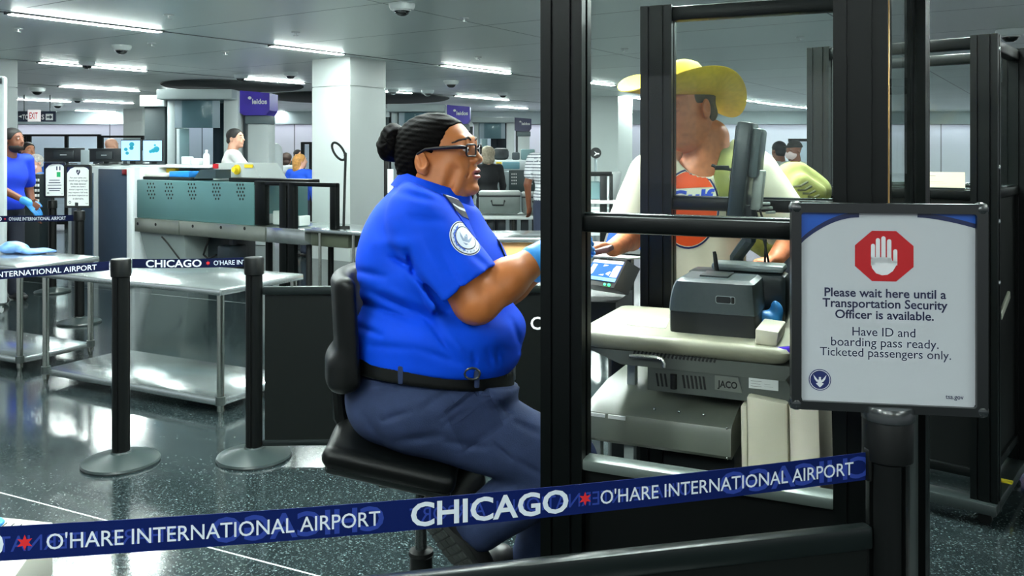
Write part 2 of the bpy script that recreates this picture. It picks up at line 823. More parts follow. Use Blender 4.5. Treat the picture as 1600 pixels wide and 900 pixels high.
# an added glow strip under the bulkhead brightens the far wall
wall_fill = MB().box((0, 28.6, 2.485), (60, 0.12, 0.02)).build('wall_fill_strip', mat('wall_fill_glow', (255, 255, 255), 0.5, emit=(244, 246, 255), strength=6.0))
tag(wall_fill, 'long white glow strip added under the bulkhead to brighten the far wall', 'ceiling light')

column_m = mat('column_paint', (200, 207, 206), 0.42, noise=0.02, scale=2)
seam_m = mat('column_seam', (140, 148, 150), 0.6)


def column(n, px, d, w, seam=2.45):
    c = W(px, HZ, d)
    c.z = 0
    o = MB()
    zz = [0, seam - 0.006, seam + 0.006, CEIL]
    mid = c + RA * w / 2 + RB * w / 2
    o.box((mid.x, mid.y, (seam - 0.006) / 2), (w, w, seam - 0.006), rz=-math.radians(33))
    o.box((mid.x, mid.y, (CEIL + seam + 0.006) / 2), (w, w, CEIL - seam - 0.006), rz=-math.radians(33))
    o.box((mid.x, mid.y, seam), (w - 0.03, w - 0.03, 0.03), rz=-math.radians(33))
    o.build('column_%d' % n, column_m, kind='structure')


column(1, 547, 12.0, 0.74)
column(2, 966, 20.4, 0.78)
column(3, 222, 26.0, 0.95)
column(4, -2, 12.2, 0.26)

# dark discs on the ceiling stand for the shadow above the body scanners
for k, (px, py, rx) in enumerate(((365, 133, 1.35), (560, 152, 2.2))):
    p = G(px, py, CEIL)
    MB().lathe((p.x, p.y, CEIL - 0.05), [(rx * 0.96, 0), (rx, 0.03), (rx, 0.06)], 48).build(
        'trim_%d' % (k + 3), mat('ceiling_shadow', (34, 40, 42), 0.7), kind='structure')

# ---------------------------------------------------------------- ceiling light strips
lamp_m = mat('lamp_glow', (255, 255, 255), 0.5, emit=(240, 255, 250), strength=STRIP_POWER)
lamp_case = mat('lamp_case', (60, 66, 68), 0.5)
ROW = Vector((math.sin(math.radians(36.5)), math.cos(math.radians(36.5)), 0))     # the rows of light strips
RZ_A = PI / 2 - math.radians(36.5)


def make_strip():
    t = thing('ceiling_light', 'x', 'ceiling light')
    L, w = 1.5, 0.075
    MB().box((0, 0, -0.010), (L, w, 0.020), bev=0.008).build('diffuser', lamp_m, t)
    MB().box((0, w / 2 + 0.008, -0.006), (L + 0.05, 0.016, 0.014)).box((0, -w / 2 - 0.008, -0.006), (L + 0.05, 0.016, 0.014)) \
        .box((L / 2 + 0.012, 0, -0.008), (0.024, w + 0.03, 0.018)).box((-L / 2 - 0.012, 0, -0.008), (0.024, w + 0.03, 0.018)).build('trim_frame', lamp_case, t)
    return t


strip0 = make_strip()
used = [False]


def strip(x, y, scale, label, group='recessed light strips in the grey ceiling'):
    o = strip0 if not used[0] else copy_tree(strip0)
    used[0] = True
    o.location = (x, y, CEIL)
    o.rotation_euler = (0, 0, RZ_A)
    o.scale = (scale, 1, 1)
    o['label'] = label
    o['group'] = group
    return o


SEEN = [  # pixel ends, label
    (12, 20, 252, 48, 'long bright light strip in the ceiling, nearest one at the upper left'),
    (64, 96, 225, 110, 'light strip crossed by a dome camera, second row at the upper left'),
    (96, 134, 214, 142, 'light strip left of the body scanner, third row in the ceiling'),
    (134, 157, 205, 161, 'short light strip above the far left bulkhead, fourth row'),
    (117, 172, 198, 175, 'faint far light strip just above the exits sign bulkhead'),
    (427, 70, 532, 84, 'light strip ending at the top of the big pale column'),
    (380, 121, 468, 130, 'light strip above the purple scanner sign left of the column'),
    (430, 174, 483, 176, 'far light strip between the purple sign and the column'),
    (428, 184, 452, 187, 'tiny far light strip low beside the scanner post'),
    (692, 101, 795, 114, 'light strip in the ceiling right of the big column'),
    (600, 141, 650, 146, 'light strip just right of the column, behind dome cameras'),
    (716, 149, 790, 156, 'light strip above the second scanner with the purple sign'),
    (752, 175, 812, 178, 'far light strip above the third scanner'),
    (913, 126, 952, 133, 'light strip beside the left tip of the straw hat, seen through glass'),
    (1187, 159, 1228, 165, 'light strip right of the straw hat, seen through glass'),
    (1234, 165, 1252, 167, 'small far light strip left of the scratched booth post'),
]
for x0, y0, x1, y1, lb in SEEN:
    a, b = G(x0, y0, CEIL), G(x1, y1, CEIL)
    L = min(2.6, max(1.0, (b - a).dot(ROW)))
    m_ = (a + b) / 2
    strip(m_.x, m_.y, L / 1.5, lb)
# unseen strips added over and behind the camera to light the foreground
for x, y in ((-4.6, 5.6), (-2.2, 5.2), (0.6, 6.2), (3.2, 6.0), (5.9, 5.4), (-3.0, 2.6), (1.2, 3.4), (-0.2, 4.6), (2.6, 4.5), (-0.9, 3.2), (7.5, 4.0),
             (-1.9, 0.2), (3.2, -0.8), (0.4, 4.0), (-0.3, -2.4), (2.6, -3.6), (-1.5, -1.5)):
    strip(x, y, 1.0, 'unseen light strip added over the checkpoint lane to light the foreground')

# more strips added deeper in the hall to brighten it
for x, y in ((13, 12), (5.0, 13.2), (10.5, 17), (15, 15), (3.2, 17.5), (-9.5, 12.5), (-13, 17), (-12, 22), (13, 22), (6, 22), (-4, 22), (-8, 25), (0, 25.5), (9, 26), (-16, 25), (16, 26), (3, 21), (-7, 19), (-16, 13), (18, 18)):
    strip(x, y, 1.0, 'light strip added over the rear of the hall to brighten it')

# dark reveals in the ceiling that join the strips of a row
for k, (px, py) in enumerate(((132, 34), (144, 103), (155, 138))):
    p = G(px, py, CEIL)
    mid_ = p + ROW * 6
    MB().box((mid_.x, mid_.y, CEIL - 0.002), (34, 0.035, 0.004), rz=RZ_A).build('trim_%d' % (k + 6), lamp_case, kind='structure')

# dome cameras
cam_white = mat('camera_white', (214, 222, 222), 0.4)
cam_dark = mat('camera_dome', (14, 16, 18), 0.08, spec=0.8)


def make_dome():
    t = thing('dome_camera', 'x', 'security camera')
    MB().lathe((0, 0, 0), [(0.075, -0.062), (0.1, -0.055), (0.115, -0.03), (0.118, 0.0)], 28).build('housing', cam_white, t)
    MB().lathe((0, 0, -0.06), [(0.0, -0.05), (0.03, -0.047), (0.055, -0.033), (0.068, -0.012), (0.072, 0.004)], 24).build('dome', cam_dark, t)
    MB().lathe((0, 0, -0.062), [(0.07, -0.006), (0.082, -0.004), (0.084, 0.006), (0.07, 0.006)], 24).build('trim_ring', mat('ring_chrome', (230, 234, 234), 0.25, 0.6), t)
    return t


dome0 = make_dome()
for k, (px, py, s, lb) in enumerate((
        (628, 6, 1.0, 'large flat dome camera at the top edge above the officer'),
        (190, 71, 1.0, 'dome camera alone in the ceiling below the nearest left strip'),
        (136, 96, 1.0, 'dome camera in front of the second light strip on the left'),
        (58, 137, 1.35, 'dome camera beside the left shadow disc on the ceiling, low at the left'),
        (121, 154, 1.0, 'small dome camera below the fourth light strip at the left'),
        (90, 161, 1.3, 'dome camera right above the exits sign bulkhead'),
        (376, 117, 1.0, 'dome camera breaking the strip above the purple scanner sign'),
        (454, 113, 1.0, 'small dome camera between that strip and the column'),
        (705, 126, 1.2, 'dome camera below the strip right of the column'),
        (668, 141, 1.2, 'dome camera right of the strip beside the column'),
        (614, 140, 1.0, 'dome camera in the strip touching the column'),
        (786, 145, 1.0, 'small dome camera near the black booth post'),
        (1153, 11, 1.0, 'white dome camera seen through the glass above the hat'),
        (1578, 47, 1.2, 'dome camera at the upper right corner behind the second booth'),
        (1437, 118, 1.2, 'dome camera seen through the second booth window'))):
    p = G(px, py, CEIL)
    o = dome0 if k == 0 else copy_tree(dome0)
    o.location = (p.x, p.y, CEIL)
    o.rotation_euler = (0, 0, k)
    o.scale = (s, s, s)
    o['label'] = lb
    o['group'] = 'dome cameras in the ceiling'

spr_m = mat('sprinkler_chrome', (226, 230, 228), 0.3, 0.5)


def make_sprinkler():
    return MB().lathe((0, 0, 0), [(0.0, -0.045), (0.03, -0.043), (0.03, -0.038), (0.008, -0.036), (0.01, -0.012), (0.045, -0.01), (0.05, 0.0)], 16).build('sprinkler_head', spr_m)


spr0 = make_sprinkler()
for k, (px, py, lb) in enumerate((
        (264, 23, 'small sprinkler right of the nearest strip, top left'), (237, 67, 'small sprinkler above the single dome camera, left'),
        (28, 44, 'small sprinkler under the nearest strip, far left'), (352, 81, 'small flat sprinkler left of the column strip'),
        (462, 50, 'small sprinkler above the strip that ends at the column'), (725, 28, 'small sprinkler right of the large top camera'),
        (747, 89, 'white sprinkler above the strip right of the column'), (976, 76, 'small sprinkler between the two black posts'),
        (1250, 58, 'white sprinkler seen through the glass left of the right post'))):
    p = G(px, py, CEIL)
    o = spr0 if k == 0 else spr0.copy()
    if k:
        COL.objects.link(o)
    o.location = (p.x, p.y, CEIL)
    tag(o, lb, 'sprinkler', 'sprinklers in the ceiling')
# ================================================================ barriers: stanchions, belts, panels
black_m = mat('black_metal', (8, 10, 10), 0.4, spec=0.22, noise=0.08, scale=60)
black2_m = mat('black_plastic', (8, 10, 10), 0.5, spec=0.25)
chrome_m = mat('bright_metal', (200, 206, 204), 0.25, 1.0)
white_m = mat('white_paint', (235, 236, 236), 0.5)
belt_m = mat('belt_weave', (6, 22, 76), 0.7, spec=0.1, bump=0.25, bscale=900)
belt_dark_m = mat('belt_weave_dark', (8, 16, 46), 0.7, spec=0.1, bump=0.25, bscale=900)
belt_txt = mat('belt_lettering', (196, 202, 212), 0.6)
belt_ghost = mat('belt_show_through', (30, 84, 190), 0.7)
star_m = mat('belt_star', (190, 18, 22), 0.6)


def make_stanchion(name, label, loc, rz=0.0, group=None, cat='barrier post', h=1.0, br=1.0):
    t = thing(name, label, cat, loc, rz, group)
    # slotted post
    r, n = 0.041, 8
    pts = []
    for k in range(4):
        a = k * PI / 2
        for da, rr in ((-0.62, 1.0), (-0.3, 1.0), (-0.13, 1.0), (-0.12, 0.82), (0.12, 0.82), (0.13, 1.0), (0.3, 1.0), (0.62, 1.0)):
            pts.append((r * rr * math.cos(a + da), r * rr * math.sin(a + da)))
    MB().prism([loc_(t, x, y, 0.03) for x, y in pts], (0, 0, h - 0.1)).build('post', black_m, t)
    MB().lathe(loc_(t, 0, 0, 0), [(0.178 * br, 0.0), (0.182 * br, 0.008), (0.178 * br, 0.018), (0.15 * br, 0.026), (0.075, 0.046), (0.05, 0.052), (0.046, 0.06)], 48).build(
        'base', mat('stanchion_base', (40, 50, 50), 0.3, spec=0.6), t)
    MB().lathe(loc_(t, 0, 0, 0), [(0.041, h - 0.09), (0.048, h - 0.085), (0.048, h - 0.01), (0.044, h - 0.002), (0.03, h), (0.0, h)], 32).build('belt_head', black_m, t)
    return t


def loc_(t, x, y, z):
    return t.matrix_basis @ Vector((x, y, z))


def clip(t, ang, h=0.925):
    """belt outlet on the head, facing angle ang (world)"""
    c = t.matrix_basis.translation + Vector((math.cos(ang) * 0.044, math.sin(ang) * 0.044, h))
    MB().box(c, (0.012, 0.02, 0.066), rz=ang, bev=0.006).build('belt_clip', black2_m, t)


def band(name, label, P, hh, m, group=None, thick=0.0016, nseg=40):
    """a belt along the points P(t), t in 0..1, hh high"""
    t = thing(name, label, 'belt', P(0.5) - Vector((0, 0, hh)), 0, group)
    mb = MB()
    rows = []
    for i in range(nseg + 1):
        a = i / nseg
        p = P(a)
        tan = (P(min(1, a + 0.01)) - P(max(0, a - 0.01))).normalized()
        n = Vector((tan.y, -tan.x, 0)).normalized()
        up = Vector((0, 0, hh / 2))
        rows.append([p - up + n * thick / 2, p + up + n * thick / 2, p + up - n * thick / 2, p - up - n * thick / 2])
    mb.grid(rows, close_v=True)
    mb.face([v for v in mb.verts(rows[0])])
    mb.face([v for v in mb.verts(rows[-1][::-1])])
    mb.build('strap', m, t)
    return t


def belt_map(P, length, hh, side=1, off=0.0012):
    """fn(x, y): metres along the belt, metres above its lower edge"""
    def fn(x, y):
        a = x / length
        p = P(a)
        tan = (P(a + 0.01) - P(a - 0.01)).normalized()
        n = Vector((tan.y, -tan.x, 0)).normalized() * side
        return p + Vector((0, 0, y - hh / 2)) + n * off
    return fn


def belt_text(t, P, length, hh, items, m, name='lettering', side=1, off=0.0012):
    mb = MB()
    fn = belt_map(P, length, hh, side, off)
    for polys in items:
        mb.flat(dice(polys, 0.06), fn)
    return mb.build(name, m, t, recalc=False)


# ---- the belt in the foreground
BH = 0.054
post_xy = Vector((0.745, 1.713, 0))
fg_post = make_stanchion('barrier_stanchion', 'black barrier stanchion in front right, carrying the stop-hand sign and the near blue belt', post_xy, math.radians(20),
                         'belt barrier stanchions', br=0.7)
LW = post_xy + Vector((-1.558, -0.353, 0)).normalized() * 2.12
fg_post_l = make_stanchion('barrier_stanchion', 'black barrier stanchion holding the other end of the near blue belt, past the left edge', LW, math.radians(20),
                           'belt barrier stanchions')
dirv = (LW - post_xy).normalized()
b0 = post_xy + dirv * 0.046
b1 = LW - dirv * 0.046
blen = (b1 - b0).length


def on_line(px):
    """ground point of the belt line seen in pixel column px"""
    k = (px - 800) / F
    t = (post_xy.x - k * post_xy.y) / (k * dirv.y - dirv.x)
    return post_xy + dirv * t


def zfit():
    A, Bv = [], []
    for px, py in ((5, 850), (200, 836.5), (640, 804.5), (860, 784.5), (1393, 722.5)):
        p = on_line(px)
        s = (p - b0).dot(dirv) / blen
        A.append([1, s, s * s])
        Bv.append(EYE - (py - HZ) * p.y / F)
    return np.linalg.lstsq(np.array(A), np.array(Bv), rcond=None)[0]


zc = zfit()


def PB(a):
    """near belt: a = 0 at the left post, 1 at the right post"""
    s = 1 - a
    p = b0 + dirv * (s * blen)
    return Vector((p.x, p.y, zc[0] + zc[1] * s + zc[2] * s * s))


belt = band('barrier_belt', 'wide blue barrier belt across the foreground, lettered for the airport', PB, BH, belt_m, 'retractable barrier belts')


def along(px):
    return blen - (on_line(px) - b0).dot(dirv)


def span(s, x0, x1, h, y0, bold):
    a, b = along(x0), along(x1)
    return shift2d(text2d(s, b - a, h, bold), a, y0)


OH = "O'HARE INTERNATIONAL AIRPORT"
belt_text(belt, PB, blen, BH, [span(OH, 73, 594, 0.0262, 0.0135, 0.003), span('CHICAGO', 642, 888, 0.043, 0.005, 0.022),
                               span(OH, 938, 1333, 0.0262, 0.0135, 0.003), span('CHICAGO', -250, 6, 0.043, 0.005, 0.022)], belt_txt)
for px in (39, 914):
    belt_text(belt, PB, blen, BH, [star2d(along(px), BH / 2, 0.0125, 0.0055)], star_m, 'red_star')
# the print on the far side shows through the weave, mirrored


def mirror2d(polys, L):
    return [[(L - x, y) for x, y in p][::-1] for p in polys]


gh = []
for s, x0, x1, h, y0, bold in (('CHICAGO', 330, 600, 0.043, 0.005, 0.02), (OH, -280, 290, 0.026, 0.0135, 0.003), (OH, 640, 1080, 0.026, 0.0135, 0.003),
                               ('CHICAGO', 1125, 1360, 0.043, 0.005, 0.02)):
    a, b = along(x0), along(x1)
    gh.append([[(a + b - x, y) for x, y in p] for p in span(s, x0, x1, h, y0, bold)])
belt_text(belt, PB, blen, BH, gh, mat('belt_show_through_near', (12, 44, 130), 0.7), 'show_through_lettering', off=0.001)
clip(fg_post, math.atan2(dirv.y, dirv.x), 0.905)
clip(fg_post_l, math.atan2(-dirv.y, -dirv.x), 0.905)


def panel(name, label, p0, p1, z0, z1, group, rail=0.045, text=None):
    """solid barrier panel between two posts"""
    p0, p1 = Vector(p0), Vector(p1)
    mid = (p0 + p1) / 2
    t = thing(name, label, 'barrier panel', (mid.x, mid.y, z0), 0, group)
    d = (p1 - p0)
    L = d.length
    rz = math.atan2(d.y, d.x)
    MB().box((mid.x, mid.y, (z0 + z1) / 2), (L - 0.02, 0.012, z1 - z0 - 0.02), rz=rz).build('board', mat('panel_board', (6, 10, 9), 0.55, spec=0.2, noise=0.06, scale=30), t)
    for z, nm in ((z1 - rail / 2, 'top_rail'), (z0 + 0.015, 'bottom_rail')):
        hh = rail if nm == 'top_rail' else 0.03
        mb = MB()
        mb.box((mid.x, mid.y, z), (L, 0.03, hh), rz=rz, bev=0.006)
        mb.build(nm, mat('rail_metal', (22, 28, 28), 0.28, 0.2, spec=0.35), t)
    return t, rz


pn, _ = panel('barrier_screen', 'black solid panel under the near blue belt at the bottom edge', post_xy + dirv * 0.042, LW - dirv * 0.042, 0.08, 0.787,
              'solid barrier panels')

# ---- the stop-hand sign on the right stanchion
sign_c = W(1385, 480, 1.71)
srz = math.radians(-9)
sg = thing('wait_sign', 'black framed sign with a red stop hand asking to wait for a security officer', 'sign', (sign_c.x, sign_c.y, 1.0), 0)
SR = Matrix.Rotation(srz, 4, 'Z')
sx_, sn_ = SR @ Vector((1, 0, 0)), SR @ Vector((0, -1, 0))
PXM = 1.71 / F       # metres per pixel at the sign


def SP(px, py, off=0.0):
    return sign_c + sx_ * ((px - 1385) * PXM) + Vector((0, 0, 1)) * ((480 - py) * PXM) + sn_ * off


def smap(off):
    return lambda x, y: SP(x, y, off)


def fpoly(polys):      # picture rows run downwards
    return polys


def ring_prism(mb, outer, inner, off0, off1):
    """frame between two outlines with equal point counts"""
    A = [[SP(x, y, off0) for x, y in outer], [SP(x, y, off1) for x, y in outer], [SP(x, y, off1) for x, y in inner], [SP(x, y, off0) for x, y in inner]]
    mb.grid(A, close_u=True, close_v=True)


mb = MB()
ring_prism(mb, rrect2d(1241, 318, 1530, 643, 16)[0], rrect2d(1256, 333, 1514, 630, 4)[0], -0.012, 0.012)
mb.build('frame', mat('sign_black', (14, 17, 18), 0.3, spec=0.6), sg)
for cx, cy in ((1241, 318), (1530, 318), (1241, 643), (1530, 643)):
    mx_, my_ = (1 if cx < 1385 else -1), (1 if cy < 480 else -1)
    MB().box(SP(cx + mx_ * 8, cy + my_ * 8, 0.0), (0.028, 0.028, 0.028), rz=srz, bev=0.011).build('corner_cap', mat('sign_corner', (30, 34, 36), 0.25, spec=0.7), sg)
MB().prism([SP(1246, 324, -0.013), SP(1525, 324, -0.013), SP(1525, 637, -0.013), SP(1246, 637, -0.013)], sn_ * 0.006).build('back_board', black2_m, sg)
poster = MB().prism([SP(1252, 329, -0.004), SP(1518, 329, -0.004), SP(1518, 634, -0.004), SP(1252, 634, -0.004)], sn_ * 0.006).build(
    'poster', mat('poster_paper', (174, 177, 182), 0.3, coat=0.3), sg)
red_m = mat('stop_red', (170, 14, 22), 0.35)
ink_m = mat('poster_ink', (16, 20, 58), 0.4)
n = 14
arcL = [(1256 + 88 * k / n, 376 - 43 * math.sin(PI / 2 * (k / n)) ** 0.85) for k in range(n + 1)]
arcR = [(1430 + 84 * k / n, 333 + 16 * (k / n) ** 1.6) for k in range(n + 1)]
for A in (arcL, arcR):
    MB().flat([[A[k], A[k + 1], (A[k + 1][0], 333), (A[k][0], 333)] for k in range(n)], smap(0.0026)).build('blue_swoosh', mat('swoosh_blue', (22, 74, 160), 0.35), poster, recalc=False)
for A, o0, o1 in ((arcL, -1, 7), (arcR, -1, 6)):
    sw2 = []
    for k in range(n):
        (xa, ya), (xb, yb) = A[k], A[k + 1]
        sw2.append([(xa, ya + o1), (xb, yb + o1), (xb, yb + o0), (xa, ya + o0)])
    MB().flat(sw2, smap(0.0029)).build('navy_line', mat('swoosh_navy', (14, 26, 70), 0.35), poster, recalc=False)
oc = [(1381 + 47 * math.cos(PI / 8 + k * PI / 4), 400 + 42.5 * math.sin(PI / 8 + k * PI / 4)) for k in range(8)]
MB().flat([oc], smap(0.0027)).build('red_octagon', red_m, poster, recalc=False)


def finger2d(x, y0, y1, w, lean=0.0):
    pts = [(x - w / 2 + lean, y1), (x - w / 2, y0 + w / 2)] + [(x - w / 2 * math.cos(PI * k / 8), y0 + w / 2 - w / 2 * math.sin(PI * k / 8)) for k in range(1, 8)] + [(x + w / 2, y0 + w / 2), (x + w / 2 + lean, y1)]
    return [pts]


hand = finger2d(1364.5, 381, 415, 6) + finger2d(1371.8, 372, 410, 6.2) + finger2d(1380, 369, 410, 6.4) + finger2d(1388.5, 373.5, 412, 6.4) + finger2d(1397.5, 389, 414, 6)
hand += [[(1361.5, 402), (1391.7, 402), (1393, 407), (1394.5, 407), (1400.5, 407), (1399, 414), (1394, 423), (1386, 429), (1378, 430), (1369, 427), (1363, 419), (1361.5, 410)]]
MB().flat(hand, smap(0.003)).build('white_hand', mat('hand_white', (204, 204, 208), 0.4), poster, recalc=False)


def sline(s, x0, x1, ytop, ybase, bold):
    h = ybase - ytop
    pol = text2d(s, x1 - x0, h, bold)
    return [[(x0 + x, ybase - y) for x, y in p] for p in pol]


ink = []
ink += sline('Please wait here until a', 1292, 1472, 451, 465, 0.018)
ink += sline('Transportation Security', 1289, 1474, 467.5, 486, 0.018)
ink += sline('Officer is available.', 1308, 1454, 485, 499, 0.018)
ink += sline('Have ID and', 1334, 1427, 512, 525.5, 0.0)
ink += sline('boarding pass ready.', 1302, 1461, 528.5, 546.5, 0.0)
ink += sline('Ticketed passengers only.', 1285, 1479, 545, 562.5, 0.0)
ink += sline('tsa.gov', 1471, 1497, 613, 621, 0.01)
MB().flat(ink, smap(0.0027)).build('lettering', ink_m, poster, recalc=False)
MB().flat(disc2d(1285, 597, 17, 17, 32), smap(0.0026)).build('seal', mat('seal_blue', (22, 34, 88), 0.4), poster, recalc=False)
eagle = ring2d(1285, 597, 14.6, 15.6)
eagle += [[(1285, 601), (1275, 589), (1277, 596), (1280, 600)], [(1285, 601), (1290, 600), (1293, 596), (1295, 589)], [(1282, 600), (1288, 600), (1288, 606), (1285, 609), (1282, 606)],
          [(1283, 596), (1287, 596), (1288, 601), (1282, 601)], [(1279, 603), (1282, 601), (1283, 607)], [(1291, 603), (1288, 601), (1287, 607)], [(1283.5, 592.5), (1286.5, 592.5), (1286.5, 597), (1283.5, 597)]]
MB().flat(eagle, smap(0.0029)).build('seal_eagle', mat('hand_white'), poster, recalc=False)
br_c = Vector((post_xy.x, post_xy.y, 0))
MB().lathe((br_c.x, br_c.y, 0.99), [(0.046, 0.0), (0.05, 0.004), (0.05, 0.022), (0.046, 0.03), (0.0, 0.031)], 32) \
    .box((sign_c.x, sign_c.y + 0.012, 1.045), (0.09, 0.02, 0.06), rz=srz, bev=0.004).build('bracket', mat('sign_corner'), sg)
# ================================================================ document-check booths
booth_m = mat('booth_black', (5, 8, 8), 0.38, spec=0.18, noise=0.1, scale=30)
bead_m = mat('booth_bead', (30, 40, 40), 0.22, 0.2, spec=0.8)
board_m = mat('booth_board', (6, 9, 9), 0.5, spec=0.2, noise=0.06, scale=25)
sill_m = mat('booth_sill', (104, 114, 110), 0.3, 0.4)
pane_m = glass_mat('booth_glass', (251, 254, 253))


class Frame:
    """plan axes of a booth: u along its front, v into its depth"""

    def __init__(self, org, ang):
        self.o = Vector(org)
        self.U = Vector((math.cos(ang), math.sin(ang), 0))
        self.V = Vector((-math.sin(ang), math.cos(ang), 0))
        self.rz = ang

    def pt(self, u, v, z=0.0):
        return self.o + self.U * u + self.V * v + Vector((0, 0, z))

    def px(self, x, y, v):
        """(u, z) of the point of the plane v = const seen at pixel (x, y)"""
        r = Vector(((x - 800) / F, 1.0, (HZ - y) / F))
        k = (v + self.o.dot(self.V)) / r.dot(self.V)
        p = r * k
        return (p - self.o).dot(self.U), EYE + p.z

    def at(self, x, y, v, out=0.0):
        u, z = self.px(x, y, v)
        return self.pt(u, v - out, z)

    def box(self, mb, u0, u1, v0, v1, z0, z1, bev=0.0, tilt=None):
        mb.box(self.pt((u0 + u1) / 2, (v0 + v1) / 2, (z0 + z1) / 2), (abs(u1 - u0), abs(v1 - v0), abs(z1 - z0)), rz=self.rz, bev=bev)
        return mb


def post_prism(mb, fr, u, v, w, dp, z0, z1):
    """extruded aluminium post with two grooves on each broad face"""
    h, q = w / 2, dp / 2
    g = 0.007
    pts = [(-h, -q), (-h * 0.5, -q), (-h * 0.5, -q + g), (-h * 0.38, -q + g), (-h * 0.38, -q), (h * 0.42, -q), (h * 0.42, -q + g), (h * 0.56, -q + g), (h * 0.56, -q), (h, -q),
           (h, -q * 0.2), (h - g, -q * 0.2), (h - g, q * 0.2), (h, q * 0.2),
           (h, q), (h * 0.3, q), (h * 0.3, q - g), (-h * 0.3, q - g), (-h * 0.3, q), (-h, q), (-h, q * 0.2), (-h + g, q * 0.2), (-h + g, -q * 0.2), (-h, -q * 0.2)]
    mb.prism([fr.pt(u + a, v + b, z0) for a, b in pts], (0, 0, z1 - z0))


def booth(label, fr, w, dp, z_sill, z_board, left_open, closed_front, top=2.0, post_w=0.108, z_base=0.1, front_glass=True):
    t = thing('document_booth', label, 'booth', fr.pt(w / 2, dp / 2, 0), fr.rz, 'black document-check booths')
    corners = [(0, 0), (w, 0), (0, dp), (w, dp)]
    for u, v in corners:
        mb = MB()
        post_prism(mb, fr, u, v, post_w, 0.07, z_base, top)
        mb.build('post', booth_m, t, angle=20)
    hp = post_w / 2 - 0.005
    # top rails, waist rails, sills
    for z, hh, nm in ((top - 0.03, 0.05, 'top_rail'), (z_sill, 0.042, 'waist_rail')):
        for kind in ('front', 'back', 'left', 'right'):
            if kind == 'left' and left_open and nm == 'waist_rail':
                continue
            if kind == 'left' and left_open:
                continue
            mb = MB()
            if kind in ('front', 'back'):
                v = 0 if kind == 'front' else dp
                fr.box(mb, hp, w - hp, v - 0.025, v + 0.025, z - hh / 2, z + hh / 2, 0.008)
            else:
                u = 0 if kind == 'left' else w
                fr.box(mb, u - 0.025, u + 0.025, 0.03, dp - 0.03, z - hh / 2, z + hh / 2, 0.008)
            o = mb.build(nm, booth_m, t)
            if nm == 'waist_rail':
                mb = MB()
                if kind in ('front', 'back'):
                    fr.box(mb, hp, w - hp, v - 0.014, v + 0.014, z + hh / 2, z + hh / 2 + 0.006, 0.002)
                else:
                    fr.box(mb, u - 0.014, u + 0.014, 0.03, dp - 0.03, z + hh / 2, z + hh / 2 + 0.006, 0.002)
                mb.build('glazing_bead', bead_m, o)
    # panes above the waist rail
    for kind in ('front', 'back', 'right') + (() if left_open else ('left',)):
        mb = MB()
        if kind in ('front', 'back'):
            v = 0 if kind == 'front' else dp
            fr.box(mb, hp, w - hp, v - 0.003, v + 0.003, z_sill + 0.02, top - 0.05)
        else:
            u = 0 if kind == 'left' else w
            fr.box(mb, u - 0.003, u + 0.003, 0.03, dp - 0.03, z_sill + 0.02, top - 0.05)
        mb.build('pane', pane_m, t)
    # boards below
    bd = []
    bd.append(('front', z_board if not closed_front else z_sill))
    bd.append(('right', z_sill))
    if not left_open:
        bd.append(('left', z_sill))
        bd.append(('back', z_sill))
    for kind, zt in bd:
        mb = MB()
        if kind in ('front', 'back'):
            v = 0 if kind == 'front' else dp
            fr.box(mb, hp, w - hp, v - 0.008, v + 0.008, z_base + 0.12, zt - 0.02)
        else:
            u = 0 if kind == 'left' else w
            fr.box(mb, u - 0.008, u + 0.008, 0.03, dp - 0.03, z_base + 0.12, zt - 0.02)
        mb.build('board', board_m, t)
        mb = MB()
        for z, hh in ((z_base + 0.1, 0.04),):
            if kind in ('front', 'back'):
                fr.box(mb, hp, w - hp, v - 0.022, v + 0.022, z - hh / 2, z + hh / 2, 0.006)
            else:
                fr.box(mb, u - 0.022, u + 0.022, 0.03, dp - 0.03, z - hh / 2, z + hh / 2, 0.006)
        mb.build('bottom_rail', booth_m, t)
    if not closed_front:
        mb = MB()
        fr.box(mb, hp, w - hp, -0.03, 0.03, z_board - 0.02, z_board + 0.008, 0.008)
        mb.build('sill', sill_m, t)
    # base frame and casters
    mb = MB()
    for u0, u1, v0, v1 in ((-0.05, w + 0.05, -0.06, 0.03), (-0.05, w + 0.05, dp - 0.03, dp + 0.06), (w - 0.05, w + 0.05, 0, dp), (-0.05, 0.05, 0, dp)):
        if left_open and u1 == 0.05:
            continue
        fr.box(mb, u0, u1, v0, v1, z_base - 0.045, z_base, 0.006)
    mb.build('base_frame', mat('base_frame_black', (34, 42, 42), 0.35, spec=0.6), t)
    for u, v in corners:
        c = fr.pt(u, v, 0)
        cs = MB().box((c.x, c.y, 0.06), (0.05, 0.02, 0.03), rz=fr.rz + 0.5, bev=0.003).build('caster', chrome_m, t)
        ax = fr.V * 0.012
        MB().cyl(Vector((c.x, c.y, 0.026)) - ax, Vector((c.x, c.y, 0.026)) + ax, 0.026).build('wheel', black2_m, cs)
    return t


B1 = Frame((0.134, 2.15, 0), math.radians(-24.2))
booth1 = booth('near black booth with glass that the officer in blue sits beside', B1, 0.681, 0.9, 1.346, 0.765, True, False, top=2.02)
